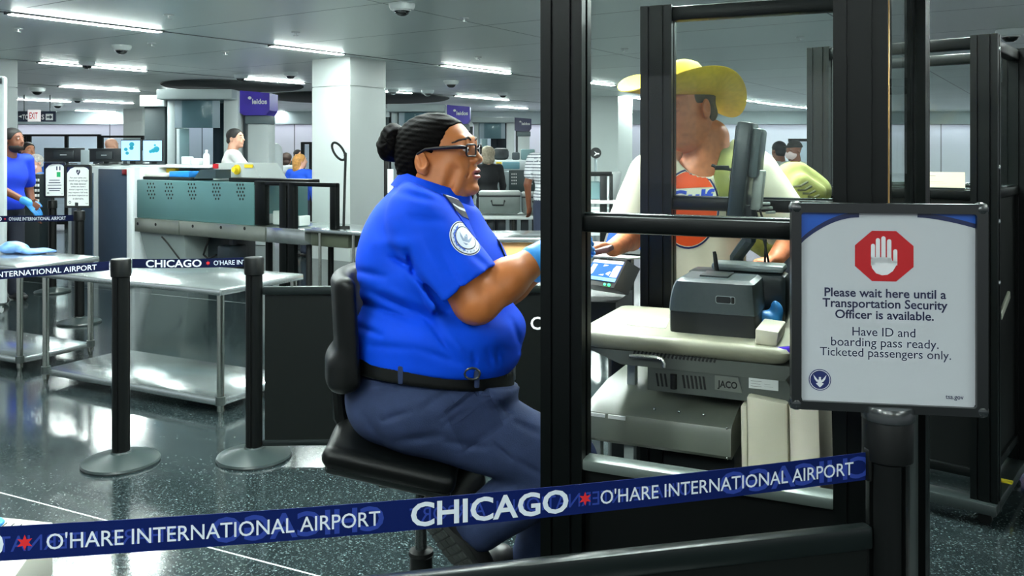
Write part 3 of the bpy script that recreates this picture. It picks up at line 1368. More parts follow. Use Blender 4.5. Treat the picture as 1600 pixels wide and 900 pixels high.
# hinged wing at the right of the booth
fw = Frame((0.80, 1.90, 0), math.radians(53))
mb = MB()
post_prism(mb, fw, 0.40, 0.0, 0.05, 0.05, 0.1, 2.02)
wing = mb.build('wing_post', booth_m, booth1, angle=20)
mb = MB()
fw.box(mb, 0.07, 0.38, -0.003, 0.003, 1.37, 1.98)
mb.build('wing_pane', pane_m, booth1)
mb = MB()
fw.box(mb, 0.07, 0.38, -0.008, 0.008, 0.15, 1.33)
mb.build('wing_board', mat('wing_board', (50, 58, 58), 0.5, noise=0.08, scale=25), booth1)
mb = MB()
fw.box(mb, 0.06, 0.075, -0.012, 0.012, 0.12, 1.98, 0.003)
mb.build('hinge_strip', mat('brass', (196, 150, 70), 0.3, 0.9), booth1)

R2, L2 = Vector((1.94, 3.54, 0)), Vector((1.417, 3.97, 0))
B2 = Frame(L2, math.atan2(R2.y - L2.y, R2.x - L2.x))
booth2 = booth('black booth behind the stop-hand sign, with a paper notice in its window', B2, (R2 - L2).length, 0.64, 1.345, 0.7, False, True, top=2.0, post_w=0.1)
n0, n1 = B2.px(1416, 268, -0.006), B2.px(1508, 303, -0.006)
MB_ = MB()
B2.box(MB_, n0[0], n1[0], -0.0065, -0.005, n1[1], n0[1])
notice = MB_.build('notice_paper', mat('notice_paper', (204, 196, 170), 0.6))
tag(notice, 'cream paper notice taped in the window of the booth behind the sign', 'notice')
mb = MB()
for k, (x0, x1, y) in enumerate(((1434, 1462, 274), (1434, 1450, 277.5), (1432, 1474, 283), (1432, 1480, 285.5), (1432, 1489, 291), (1432, 1480, 293.5))):
    a, b = B2.px(x0, y, -0.0068), B2.px(x1, y + 1.2, -0.0068)
    mb.poly([B2.pt(a[0], -0.0068, a[1]), B2.pt(b[0], -0.0068, a[1]), B2.pt(b[0], -0.0068, b[1]), B2.pt(a[0], -0.0068, b[1])])
mb.build('print', mat('print_grey', (96, 96, 92), 0.6), notice, recalc=False)
# things on the second booth: pale latch bar, yellow tape
c = B2.pt((R2 - L2).length + 0.035, 0.2, 0.87)
lt = MB().box(c, (0.012, 0.2, 0.035), rz=B2.rz, bev=0.004, M=Matrix.Rotation(B2.rz, 4, 'Z') @ Matrix.Rotation(math.radians(20), 4, 'X')).build('latch_bar', mat('pale_alu', (196, 196, 180), 0.35, 0.4), booth2)
c = B2.pt((R2 - L2).length, 0.26, 0.103)
MB().box(c, (0.11, 0.03, 0.008), rz=B2.rz).build('yellow_tape', mat('tape_yellow', (236, 220, 50), 0.5), booth2)
for k, z in enumerate((1.94, 1.46, 1.24, 0.99)):
    c = B2.pt((R2 - L2).length + 0.045, 0.0, z)
    MB().box(c, (0.02, 0.02, 0.02), rz=B2.rz, bev=0.004).build('bracket', chrome_m, booth2)
# a third booth past the right edge
B3 = Frame((3.36, 4.6, 0), B2.rz)
booth3 = booth('black booth at the far right edge of the photo', B3, 0.68, 0.78, 1.345, 0.7, False, True, top=1.98, post_w=0.1)

# ================================================================ equipment inside the near booth
beige_m = mat('cart_beige', (160, 160, 138), 0.4, noise=0.03, scale=8)
grey_m = mat('cart_grey', (92, 97, 92), 0.42, noise=0.05, scale=10)
olive_m = mat('cart_box_grey', (100, 106, 96), 0.38, noise=0.05, scale=10)
cream_m = mat('cart_cream', (206, 202, 180), 0.4, noise=0.02, scale=8)
dev_m = mat('device_slate', (72, 82, 84), 0.38, noise=0.05, scale=60)
devd_m = mat('device_dark', (20, 25, 27), 0.4)
slot_m = mat('slot_black', (8, 10, 10), 0.7)

cart = thing('equipment_cart', 'beige topped grey equipment cart inside the near booth, carrying the document scanner', 'cart', B1.pt(0.3, 0.5, 0), B1.rz)
# worktop: plan outline with rounded rim
VT = 0.30
uL, zT = B1.px(900, 506, VT)[0], 1.012
uR = B1.px(1237, 530, VT)[0] - 0.0
mb = MB()
rows = []
prof = [(0.0, 0.0, 0.10), (0.0, -0.006, 0.03), (0.004, -0.016, 0.0), (0.012, -0.034, 0.02), (0.05, -0.056, 0.075), (0.12, -0.062, 0.16)]
plan_u0, plan_u1, plan_v0, plan_v1 = uL - 0.01, uR, VT, 0.78


def inset_outline(i, z):
    r = 0.03
    pts = []
    u0, u1, v0, v1 = plan_u0 + i * 1.0, plan_u1 - i * 0.9, plan_v0 + i, plan_v1 - i
    for cu, cv, a0 in ((u1 - r, v1 - r, 0), (u0 + r, v1 - r, PI / 2), (u0 + r, v0 + r, PI), (u1 - r, v0 + r, 1.5 * PI)):
        for k in range(5):
            a = a0 + PI / 2 * k / 4
            pts.append(B1.pt(cu + r * math.cos(a), cv + r * math.sin(a), z))
    return pts


mb = MB()
R_ = [inset_outline(0.02, zT), inset_outline(0.006, zT - 0.003), inset_outline(0.0, zT - 0.012), inset_outline(0.004, zT - 0.026), inset_outline(0.022, zT - 0.044), inset_outline(0.06, zT - 0.058)]
mb.grid(R_, close_v=True)
mb.face(mb.verts(R_[0]))
mb.face(mb.verts(R_[-1][::-1]))
mb.build('worktop', beige_m, cart, angle=50)
# vented housing under the worktop
uA, uB = B1.px(912, 550, 0.33)[0], B1.px(1238, 560, 0.33)[0]
z1_ = zT - 0.055
z2_ = B1.px(1000, 573, 0.33)[1]


def taper(mb, fr, a, b):
    """box between outline a at top and b at bottom: (u0, u1, v0, v1, z)"""
    A = [fr.pt(a[0], a[2], a[4]), fr.pt(a[1], a[2], a[4]), fr.pt(a[1], a[3], a[4]), fr.pt(a[0], a[3], a[4])]
    B = [fr.pt(b[0], b[2], b[4]), fr.pt(b[1], b[2], b[4]), fr.pt(b[1], b[3], b[4]), fr.pt(b[0], b[3], b[4])]
    VA, VB = mb.verts(A), mb.verts(B)
    mb.face(VA)
    mb.face(VB[::-1])
    for k in range(4):
        mb.face([VA[k], VA[(k + 1) % 4], VB[(k + 1) % 4], VB[k]])
    return mb


mb = MB()
taper(mb, B1, (uA, uB + 0.01, 0.33, 0.74, z1_ + 0.005), (uA + 0.11, uB - 0.02, 0.335, 0.72, z2_))
hous = mb.build('vent_housing', grey_m, cart)
mb = MB()
for k in range(22):
    u = B1.px(992 + 6 * k, 552, 0.33)[0]
    zz = B1.px(992 + 6 * k, 549 + 0.55 * k, 0.33)[1]
    mb.box(B1.pt(u, 0.331, zz), (0.005, 0.006, 0.022), rz=B1.rz, M=Matrix.Rotation(B1.rz, 4, 'Z') @ Matrix.Rotation(0.35, 4, 'Y'))
mb.build('vent_slots', slot_m, hous)
mb = MB()
mb.tube([B1.at(x, y, 0.30) for x, y in ((984, 556), (1000, 556.5), (1025, 558.5), (1034, 561), (1038, 568), (1038, 574))], 0.006)
mb.build('handle', mat('handle_silver', (196, 200, 190), 0.25, 0.8), cart)
# second body with slots, maker's plate and white label
ua, ub = B1.px(1012, 590, 0.34)[0], B1.px(1240, 600, 0.34)[0]
za, zb = B1.px(1012, 571, 0.34)[1], B1.px(1100, 619, 0.34)[1]
mb = MB()
taper(mb, B1, (ua, ub - 0.02, 0.34, 0.7, za + 0.005), (ua, ub + 0.012, 0.34, 0.7, zb))
mid = mb.build('drive_housing', mat('drive_grey', (78, 84, 80), 0.42, noise=0.05, scale=10), cart)
mb = MB()
for x in (1026, 1032.5, 1039, 1067, 1073.5, 1080, 1086.5, 1093, 1099):
    y0 = 583 + (x - 1026) * 0.075
    a, b = B1.px(x, y0, 0.34), B1.px(x + 3, y0 + 20, 0.34)
    mb.prism([B1.pt(a[0] - 0.0025, 0.337, a[1]), B1.pt(a[0] + 0.0025, 0.337, a[1]), B1.pt(b[0] + 0.0025, 0.337, b[1]), B1.pt(b[0] - 0.0025, 0.337, b[1])], B1.V * 0.006)
a = B1.at(1052.5, 596, 0.337)
mb.cyl(a + Vector((0, 0, 0.02)), a - Vector((0, 0, 0.02)), 0.009)
mb.build('slots', slot_m, mid)
q0, q1 = B1.px(1117, 586, 0.338), B1.px(1160, 613, 0.338)
mb = MB()
mb.prism([B1.pt(q0[0], 0.336, q1[1]), B1.pt(q1[0], 0.336, q1[1] - 0.002), B1.pt(q1[0] - 0.012, 0.336, q0[1]), B1.pt(q0[0], 0.336, q0[1])], B1.V * 0.005)
plate = mb.build('maker_plate', mat('plate_grey', (116, 120, 114), 0.35, 0.3), mid)


def blabel(fr, v, x0, y0, x1, y1, s, bold=0.01):
    """lettering on the plane v of a booth frame inside a pixel box"""
    a, b = fr.px(x0, y1, v), fr.px(x1, y0, v)
    return [([(a[0] + x, a[1] + y) for x, y in p]) for p in text2d(s, b[0] - a[0], b[1] - a[1], bold)]


MB().flat(blabel(B1, 0.3355, 1121, 597, 1152, 608, 'JACO', 0.03), lambda x, y: B1.pt(x, 0.3352, y)).build('lettering', slot_m, plate, recalc=False)
mb = MB()
q0, q1 = B1.px(1170, 590, 0.337), B1.px(1216, 611, 0.337)
B1.box(mb, q0[0], q1[0], 0.336, 0.341, q1[1], q0[1])
wl = mb.build('spec_label', mat('label_white', (206, 210, 208), 0.5), mid)
mb = MB()
for x0, x1, y in ((1173, 1190, 595), (1173, 1188, 599), (1173, 1190, 603), (1194, 1206, 596), (1194, 1204, 600), (1194, 1208, 604)):
    a, b = B1.px(x0, y, 0.3355), B1.px(x1, y + 1.3, 0.3355)
    mb.poly([B1.pt(a[0], 0.3355, a[1]), B1.pt(b[0], 0.3355, a[1]), B1.pt(b[0], 0.3355, b[1]), B1.pt(a[0], 0.3355, b[1])])
mb.build('print', slot_m, wl, recalc=False)
# the big box low on the cart
VB_ = 0.30
c0, c1 = B1.px(911, 640, VB_), B1.px(1158, 668, VB_)
bz1 = (c0[1] + c1[1]) / 2
bz0 = B1.px(1000, 700, VB_)[1]
bu0, bu1 = c0[0], B1.px(1142, 690, VB_)[0]
mb = MB()
prof = [(VB_ + 0.01, bz0), (VB_, bz0 + 0.01), (VB_, bz1 - 0.02), (VB_ + 0.006, bz1 - 0.006), (VB_ + 0.02, bz1), (VB_ + 0.08, bz1 + 0.012), (VB_ + 0.22, bz1 + 0.03), (VB_ + 0.42, bz1 + 0.03), (VB_ + 0.42, bz0)]
mb.prism([B1.pt(bu0, v, z) for v, z in prof], B1.U * (bu1 - bu0))
boxp = mb.build('lower_box', olive_m, cart, angle=40)
mb = MB()
for x0, x1, y0 in ((914, 945, 643.5), (950, 977, 648)):
    a, b = B1.px(x0, y0, VB_ - 0.001), B1.px(x1, y0 + 9, VB_ - 0.001)
    B1.box(mb, a[0], b[0], VB_ - 0.002, VB_ + 0.004, b[1], a[1])
lb = mb.build('asset_label', mat('label_white'), boxp)
mb = MB()
for x, y in ((1023, 639), (1061, 643.5), (1100, 648), (1136, 669), (1136, 716)):
    mb.ell(B1.at(x, y, VB_ + 0.015 if y < 660 else VB_), (0.004, 0.004, 0.004), 8)
mb.build('screws', chrome_m, boxp)
# inner column and feet of the cart
mb = MB()
B1.box(mb, 0.14, 0.34, 0.42, 0.62, 0.12, bz0 + 0.01)
B1.box(mb, 0.0, bu1 - 0.02, 0.36, 0.42, 0.08, 0.13, 0.01)
B1.box(mb, 0.0, bu1 - 0.02, 0.62, 0.68, 0.08, 0.13, 0.01)
mb.build('column', devd_m, cart)
for a_ in ((B1.px(980, 560, 0.5)[0], B1.px(992, 560, 0.5)[0], 0.5, 0.53, bz1 + 0.02, z1_), (B1.px(925, 700, 0.42)[0], B1.px(938, 700, 0.42)[0], 0.42, 0.45, 0.12, bz0 + 0.01),
           (B1.px(975, 712, 0.36)[0], B1.px(990, 712, 0.36)[0], 0.36, 0.39, 0.12, bz0 + 0.01)):
    mb = MB()
    B1.box(mb, *a_)
    mb.build('strut', mat('strut_grey', (150, 160, 158), 0.4), cart)
for u, v in ((0.03, 0.39), (bu1 - 0.06, 0.39), (0.03, 0.65), (bu1 - 0.06, 0.65)):
    c = B1.pt(u, v, 0.04)
    MB().cyl(c - B1.V * 0.014, c + B1.V * 0.014, 0.04).box(c + Vector((0, 0, 0.035)), (0.03, 0.05, 0.03), rz=B1.rz).build('caster', devd_m, cart)
mb = MB()
mb.cyl(B1.at(1168, 551, 0.325), B1.at(1262, 546, 0.325), 0.011)
mb.build('purple_bar', mat('purple_bar', (74, 40, 190), 0.2, 0.2, coat=0.5), cart)

# cream cabinet to the right of the grey box
cab = thing('cream_cabinet', 'cream plastic cabinet beside the lower grey box, at the right inside the booth', 'cabinet', B1.pt(0.55, 0.45, 0), B1.rz)
v_ = 0.31
x0u, x1u, x2u = B1.px(1165, 680, v_)[0], B1.px(1232, 680, v_)[0], B1.px(1303, 680, v_)[0]
ztop = B1.px(1200, 622, v_)[1]
ztop2 = B1.px(1270, 634, v_)[1]
mb = MB()
mb.prism([B1.pt(x0u + 0.012, v_, 0.17), B1.pt(x1u + 0.01, v_, 0.17), B1.pt(x1u - 0.002, v_, ztop - 0.01), B1.pt(x0u + 0.002, v_, ztop)], B1.V * 0.42, bev=0.008)
mb.build('door', cream_m, cab)
mb = MB()
mb.prism([B1.pt(x1u + 0.013, v_ + 0.004, 0.17), B1.pt(x2u - 0.02, v_ + 0.004, 0.17), B1.pt(x2u - 0.035, v_ + 0.004, ztop2), B1.pt(x1u, v_ + 0.004, ztop2)], B1.V * 0.4, bev=0.008)
mb.build('body', mat('cart_cream2', (214, 208, 190), 0.45, noise=0.02, scale=8), cab)
mb = MB()
mb.prism([B1.pt(x0u - 0.004, v_ + 0.006, 0.16), B1.pt(x0u + 0.01, v_ + 0.006, 0.16), B1.pt(x0u + 0.002, v_ + 0.006, ztop - 0.03), B1.pt(x0u - 0.014, v_ + 0.006, ztop - 0.03)], B1.V * 0.4, bev=0.004)
mb.build('side_trim', cream_m, cab)
mb = MB()
B1.box(mb, x0u + 0.01, x2u - 0.03, v_ + 0.02, v_ + 0.38, 0.10, 0.17, 0.01)
mb.build('plinth', devd_m, cab)
for u, v in ((x0u + 0.04, v_ + 0.05), (x2u - 0.07, v_ + 0.05), (x0u + 0.04, v_ + 0.33), (x2u - 0.07, v_ + 0.33)):
    c = B1.pt(u, v, 0.05)
    MB().cyl(c - B1.V * 0.014, c + B1.V * 0.014, 0.05).build('caster', devd_m, cab)

# document scanner on the worktop
v_ = 0.40
dl, dr = B1.px(1040, 480, v_)[0], B1.px(1182, 480, v_)[0]
dz1 = B1.px(1110, 437, v_)[1]
dzm = B1.px(1110, 490, v_)[1]
scn = thing('document_scanner', 'slate grey document scanner with a slot, standing on the beige worktop', 'scanner', B1.pt((dl + dr) / 2, 0.5, zT), B1.rz)


def dprof(z):
    """left edge bulges: rounded left side"""
    t_ = (z - zT) / (dz1 - zT)
    return dl + 0.018 * (1 - math.sqrt(max(0, 1 - (1.15 * t_ - 0.15) ** 2))) * 2.2 + 0.006 * (1 - t_)


def dev_loft(mb, z0, z1, n, grow=0.0, v0=v_, v1=0.57):
    rows = []
    for k in range(n + 1):
        z = z0 + (z1 - z0) * k / n
        l = dprof(z) - grow
        ins = 0.0 if z < dz1 - 0.012 else 0.012 * ((z - dz1 + 0.012) / 0.012) ** 2
        r = dr + 0.004 - 0.012 * (z - zT) / (dz1 - zT) + grow - ins
        c = 0.02
        rows.append([B1.pt(l + c, v0 + ins, z), B1.pt(r - c, v0 + ins, z), B1.pt(r - c * 0.3, v0 + c * 0.3 + ins, z), B1.pt(r, v0 + c, z), B1.pt(r, v1 - ins, z), B1.pt(l, v1 - ins, z), B1.pt(l, v0 + c, z), B1.pt(l + c * 0.3, v0 + c * 0.3 + ins, z)])
    mb.grid(rows, close_v=True)
    mb.face(mb.verts(rows[0][::-1]))
    mb.face(mb.verts(rows[-1]))


mb = MB()
dev_loft(mb, dzm, dz1, 10)
mb.build('upper_shell', dev_m, scn, angle=40)
mb = MB()
dev_loft(mb, zT, dzm - 0.001, 4, -0.002)
mb.build('lower_shell', devd_m, scn, angle=40)
mb = MB()
a, b = B1.px(1118, 461.5, v_), B1.px(1149, 476, v_)
mb.flat(rrect2d(a[0], b[1], b[0], a[1], 0.006), lambda x, y: B1.pt(x, v_ - 0.0012, y))
sl = mb.build('slot_plate', mat('slot_rim', (150, 160, 160), 0.4), scn, recalc=False)
mb = MB()
mb.flat(rrect2d(a[0] + 0.002, b[1] + 0.002, b[0] - 0.012, a[1] - 0.002, 0.005), lambda x, y: B1.pt(x, v_ - 0.002, y))
mb.build('slider', devd_m, sl, recalc=False)
mb = MB()
mb.flat(rrect2d(b[0] - 0.011, b[1] + 0.002, b[0] - 0.002, a[1] - 0.002, 0.003), lambda x, y: B1.pt(x, v_ - 0.002, y))
mb.build('opening', slot_m, sl, recalc=False)
mb = MB()
mb.box(B1.pt((dl + dr) / 2 + 0.0, 0.5, dz1 + 0.002), (0.08, 0.1, 0.006), rz=B1.rz, bev=0.002)
mb.build('lid_plate', mat('lid_dark', (46, 54, 56), 0.4), scn)

# antenna unit and printer behind the scanner
prn = thing('label_printer', 'dark rounded printer standing behind the document scanner', 'printer', B1.pt(0.45, 0.7, zT), B1.rz)
v2 = 0.60
pa, pb = B1.px(1072, 440, v2)[0], B1.px(1230, 440, v2)[0]
pz = B1.px(1150, 419, v2)[1]
mb = MB()
B1.box(mb, pa, pb, v2, v2 + 0.10, zT, pz - 0.012, 0.02)
mb.build('body', mat('printer_dark', (40, 48, 50), 0.35, noise=0.05, scale=40), prn)
mb = MB()
B1.box(mb, B1.px(1110, 420, v2)[0], pb - 0.01, v2 + 0.005, v2 + 0.095, pz - 0.011, pz + 0.012, 0.01)
mb.build('lid', mat('printer_lid', (112, 122, 122), 0.3), prn)
mb = MB()
mb.cyl(B1.at(1121, 433, v2 - 0.014), B1.at(1121, 428, v2 - 0.014), 0.009)
mb.tube([B1.at(1121, 432, v2 - 0.014), B1.at(1117, 398, v2 - 0.014), B1.at(1116, 393, v2 - 0.014)], [0.008, 0.006, 0.005])
mb.build('antenna', slot_m, prn)
mb = MB()
B1.box(mb, B1.px(1108, 428, v2)[0], B1.px(1134, 428, v2)[0], v2 - 0.025, v2 - 0.002, zT, B1.px(1121, 432, v2 - 0.014)[1], 0.004)
mb.build('antenna_base', devd_m, prn)
for x in (1130, 1145):
    pass

# beige box, paper, blue glove on the worktop
mb = MB()
v_b = 0.33
a, b = B1.px(1180, 497, v_b), B1.px(1233, 530, v_b)
zc_ = zT
mb.prism([B1.pt(a[0], v_b, zc_), B1.pt(a[0] + 0.055, v_b, zc_), B1.pt(a[0] + 0.06, v_b, zc_ + 0.038), B1.pt(a[0], v_b, zc_ + 0.042)], B1.V * 0.16, bev=0.005)
tag(mb.build('beige_box', cream_m), 'small beige plastic box on the right end of the worktop beside the scanner', 'box')
pp = MB().prism([G(980, 508, zT), G(1040, 513.5, zT), G(1046, 499, zT), G(1003, 496, zT)], (0, 0, 0.002)).build('paper_sheet', mat('paper_white', (226, 226, 218), 0.6))
tag(pp, 'loose white paper lying on the beige worktop left of the scanner', 'paper')

# monitor seen from its edge, on a stand behind the scanner
mon = thing('computer_monitor', 'dark monitor seen edge-on above the scanner, turned to the officer', 'monitor', B1.pt(0.36, 0.6, zT), B1.rz)
mc = W(1161, 268, 2.62)
Mm = Matrix.Rotation(math.radians(158), 4, 'Z') @ Matrix.Rotation(math.radians(-6), 4, 'Y')


def mbox(mb, x, y, z, sx, sy, sz, bev=0.006):
    """monitor axes: x out of the screen, y along its width, z up"""
    p = mc + Mm @ Vector((x, y, z))
    mb.box(p, (sx, sy, sz), M=Mm, bev=bev)
    return mb


mon_m = mat('monitor_shell', (44, 54, 57), 0.3, spec=0.6, noise=0.12, scale=25)
mbox(MB(), 0, 0, 0, 0.045, 0.19, 0.30, 0.01).build('shell', mon_m, mon)
mbox(MB(), 0.0235, 0, 0, 0.002, 0.17, 0.27, 0.0005).build('screen', mat('screen_black', (10, 14, 18), 0.1), mon)
mb = MB()
mbox(mb, -0.036, 0.0, 0.06, 0.03, 0.15, 0.15, 0.012)
mb.build('back_bulge', mat('monitor_back', (92, 104, 106), 0.3, noise=0.1, scale=15), mon)
mb = MB()
mbox(mb, -0.05, 0.0, -0.05, 0.03, 0.06, 0.12, 0.004)
mb.build('mount', mat('pale_alu2', (176, 182, 176), 0.4, 0.3), mon)
foot = B1.pt(0.29, 0.755, 0)
foot.z = W(1145, 400, 2.72).z
mb = MB()
mb.tube([mc + Mm @ Vector((-0.03, 0, -0.10)), mc + Mm @ Vector((-0.04, 0, -0.2)), Vector((foot.x, foot.y, foot.z)), Vector((foot.x, foot.y, zT))], 0.022)
mb.lathe((foot.x, foot.y, zT), [(0.05, 0), (0.05, 0.008), (0.03, 0.014), (0.025, 0.03)], 24)
mb.build('stand', mon_m, mon)
for dz, dy in ((0.0, 0.05), (-0.03, 0.08)):
    pts = [mc + Mm @ Vector((-0.05, dy * 0.3, -0.08 + dz)), mc + Mm @ Vector((-0.09, dy, -0.16 + dz)), W(1185 + dy * 200, 410, 2.66), W(1178 + dy * 100, 425 + dz * 60, 2.66)]
    MB().tube(pts, 0.0035).build('cable', slot_m, mon)
mb = MB()
for k in range(3):
    mb.box(W(1190 + k * 7, 318 + k * 7, 2.62), (0.05 - 0.008 * k, 0.012, 0.008), rz=0.3 * k, bev=0.002)
mb.build('clips', mat('pale_alu2'), mon)

# passport reader for travellers: kiosk with lit screen on a dark pedestal
kio = thing('document_kiosk', 'black self-service document reader with a lit blue screen facing the traveller', 'kiosk', W(965, 700, 3.12).xy.to_3d(), 0)
kd = 3.12


def K(px, py, dd=0.0):
    return W(px, py, kd + dd)


mb = MB()
front = [K(893, 440), K(960, 452), K(1000, 452), K(1000, 518), K(893, 512)]
mb.prism([K(893, 470), K(962, 473), K(962, 520), K(893, 512)], (0.1, 0.28, 0))
mb.build('base_block', devd_m, kio)
mb = MB()
scr = [K(902, 441, 0.0), K(959, 450, 0.0), K(980, 407, 0.12), K(927, 403, 0.12)]
mb.prism(scr, (0.07, 0.14, -0.05))
hd = mb.build('head', mat('kiosk_black', (26, 31, 33), 0.35), kio)
A_, B_, C_, D_ = [Vector(p) for p in scr]
nn = (B_ - A_).cross(D_ - A_).normalized()
if nn.y > 0:
    nn = -nn


def kmap(off):
    return lambda x, y: A_ + (B_ - A_) * x + ((D_ - A_) * (1 - x) + (C_ - B_) * x) * y + nn * off


scr_m = mat('screen_blue', (36, 84, 170), 0.2, emit=(40, 96, 190), strength=0.7)
scr_w = mat('screen_white', (226, 230, 234), 0.2, emit=(226, 232, 240), strength=0.75)
scr_l = mat('screen_lightblue', (120, 176, 224), 0.2, emit=(120, 180, 226), strength=0.7)
sc_ = MB().flat([[(0.06, 0.18), (0.95, 0.18), (0.95, 0.93), (0.06, 0.93)]], kmap(0.001)).build('screen', scr_m, hd, recalc=False)
MB().flat([[(0.07, 0.82), (0.94, 0.82), (0.94, 0.93), (0.07, 0.93)], [(0.12, 0.36), (0.24, 0.36), (0.24, 0.76), (0.12, 0.76)], [(0.43, 0.36), (0.55, 0.36), (0.55, 0.76), (0.43, 0.76)],
           [(0.74, 0.34), (0.93, 0.34), (0.93, 0.76), (0.74, 0.76)], [(0.27, 0.42), (0.38, 0.38), (0.40, 0.52), (0.3, 0.56)], [(0.6, 0.42), (0.7, 0.38), (0.71, 0.52), (0.62, 0.56)]], kmap(0.0018)).build('picture', scr_w, sc_, recalc=False)
MB().flat([[(0.06, 0.18), (0.95, 0.18), (0.95, 0.3), (0.06, 0.3)]], kmap(0.0018)).build('picture', scr_l, sc_, recalc=False)
led = MB()
led.ell(kmap(0.002)(0.72, 0.06), (0.005, 0.005, 0.005), 8)
led.ell(kmap(0.002)(0.84, 0.06), (0.006, 0.006, 0.006), 8)
led.build('status_light', mat('led_green', (90, 230, 140), 0.3, emit=(60, 230, 130), strength=2.5), hd)
mb = MB()
mb.prism([K(927, 402, 0.12), K(981, 406, 0.12), K(1008, 404, 0.16), K(940, 398, 0.16)], (0, 0.0, 0.006))
mb.build('top_edge', mat('kiosk_edge', (190, 196, 192), 0.3), kio)
mb = MB()
kb = K(960, 560)
mb.box((kb.x + 0.06, kb.y + 0.16, 0.42), (0.12, 0.1, 0.86), bev=0.01)
mb.box((kb.x + 0.06, kb.y + 0.16, 0.02), (0.34, 0.3, 0.04), bev=0.01)
mb.build('pedestal', devd_m, kio)
mb = MB()
pz_ = K(893, 512).z
mb.box((kb.x + 0.04, kb.y + 0.14, pz_ - 0.015), (0.26, 0.3, 0.03), bev=0.004)
mb.build('shelf', mat('kiosk_black'), kio)

# second tilted tablet behind it
tab = thing('camera_tablet', 'tilted tablet screen with a white icon, behind the kiosk and beside the traveller', 'tablet', W(975, 395, 3.42).xy.to_3d(), 0)
mb = MB()
q = [W(938, 394, 3.40), W(1010, 398, 3.40), W(1018, 356, 3.52), W(952, 352, 3.52)]
mb.prism(q, (0.01, 0.03, -0.012))
ts = mb.build('shell', mat('kiosk_black'), tab)
A2, B2_, C2, D2 = q
n2 = (B2_ - A2).cross(D2 - A2).normalized()
if n2.y > 0:
    n2 = -n2


def tmap(off):
    return lambda x, y: A2 + (B2_ - A2) * x + ((D2 - A2) * (1 - x) + (C2 - B2_) * x) * y + n2 * off


s2 = MB().flat([[(0.05, 0.2), (0.95, 0.2), (0.95, 0.97), (0.05, 0.97)]], tmap(0.001)).build('screen', mat('screen_navy', (20, 60, 140), 0.2, emit=(20, 60, 150), strength=0.6), ts, recalc=False)
MB().flat(rrect2d(0.28, 0.45, 0.58, 0.9, 0.06) + [[(0.12, 0.3), (0.5, 0.3), (0.5, 0.36), (0.12, 0.36)]], tmap(0.0018)).build('picture', scr_l, s2, recalc=False)
mb = MB()
tb = W(980, 400, 3.46)
mb.tube([W(980, 385, 3.48), W(985, 405, 3.5), Vector((tb.x + 0.02, tb.y + 0.05, 0.02))], 0.015)
mb.lathe((tb.x + 0.02, tb.y + 0.05, 0), [(0.16, 0), (0.16, 0.012), (0.03, 0.02), (0.02, 0.04)], 24)
mb.build('stand', devd_m, tab)
# ================================================================ people: shared builders
skin_off = mat('skin_warm', (186, 110, 58), 0.45, noise=0.06, scale=30, bump=0.1, bscale=500)
lip_off = mat('lips_rose', (170, 84, 70), 0.35)
mouth_m = mat('mouth_dark', (60, 22, 20), 0.6)
hair_m = mat('hair_black', (8, 6, 6), 0.6, spec=0.04, noise=0.4, scale=40, bump=0.5, bscale=160)
eye_w = mat('eye_white', (226, 222, 216), 0.15)
eye_d = mat('eye_dark', (24, 15, 11), 0.1)
glove_m = mat('nitrile_blue', (58, 150, 226), 0.4, bump=0.3, bscale=150)


def hand_prims(B, w, d, n, t, curl=0.5, s=1.0, spread=0.0):
    """a hand from wrist w: d points along the palm, n the way the palm faces, t towards the thumb side"""
    w, d, n, t = Vector(w), Vector(d).normalized(), Vector(n).normalized(), Vector(t).normalized()
    for j in range(4):
        o = 0.027 - 0.018 * j
        B.u(s_cap(w + t * o * 0.6 * s + d * 0.008 * s, w + (d * (0.086 - 0.004 * abs(j - 1)) + t * o) * s, 0.013 * s, 0.0115 * s), 0.008)
    L = (0.07, 0.079, 0.073, 0.057)
    for j in range(4):
        o = 0.027 - 0.018 * j
        p = w + (d * 0.084 + t * o) * s
        a = 0.1
        dd = (d + t * (spread * (1.5 - j))).normalized()
        for k, fr in enumerate((0.45, 0.32, 0.23)):
            a += curl * (0.7 if k == 0 else 0.9)
            q = p + (dd * math.cos(a) + n * math.sin(a)) * L[j] * fr * s
            B.u(s_cap(p, q, (0.0093 - 0.0007 * k) * s, (0.0087 - 0.0007 * k) * s), 0.0025)
            p = q
    p = w + (d * 0.028 + t * 0.026) * s
    q = p + (d * 0.6 + t * 0.62 + n * 0.35).normalized() * 0.045 * s
    r = q + (d * 0.85 + t * 0.15 + n * (0.3 + curl * 0.4)).normalized() * 0.034 * s
    B.u(s_cap(p, q, 0.013 * s, 0.0105 * s), 0.006)
    B.u(s_cap(q, r, 0.0102 * s, 0.0088 * s), 0.002)
    return B


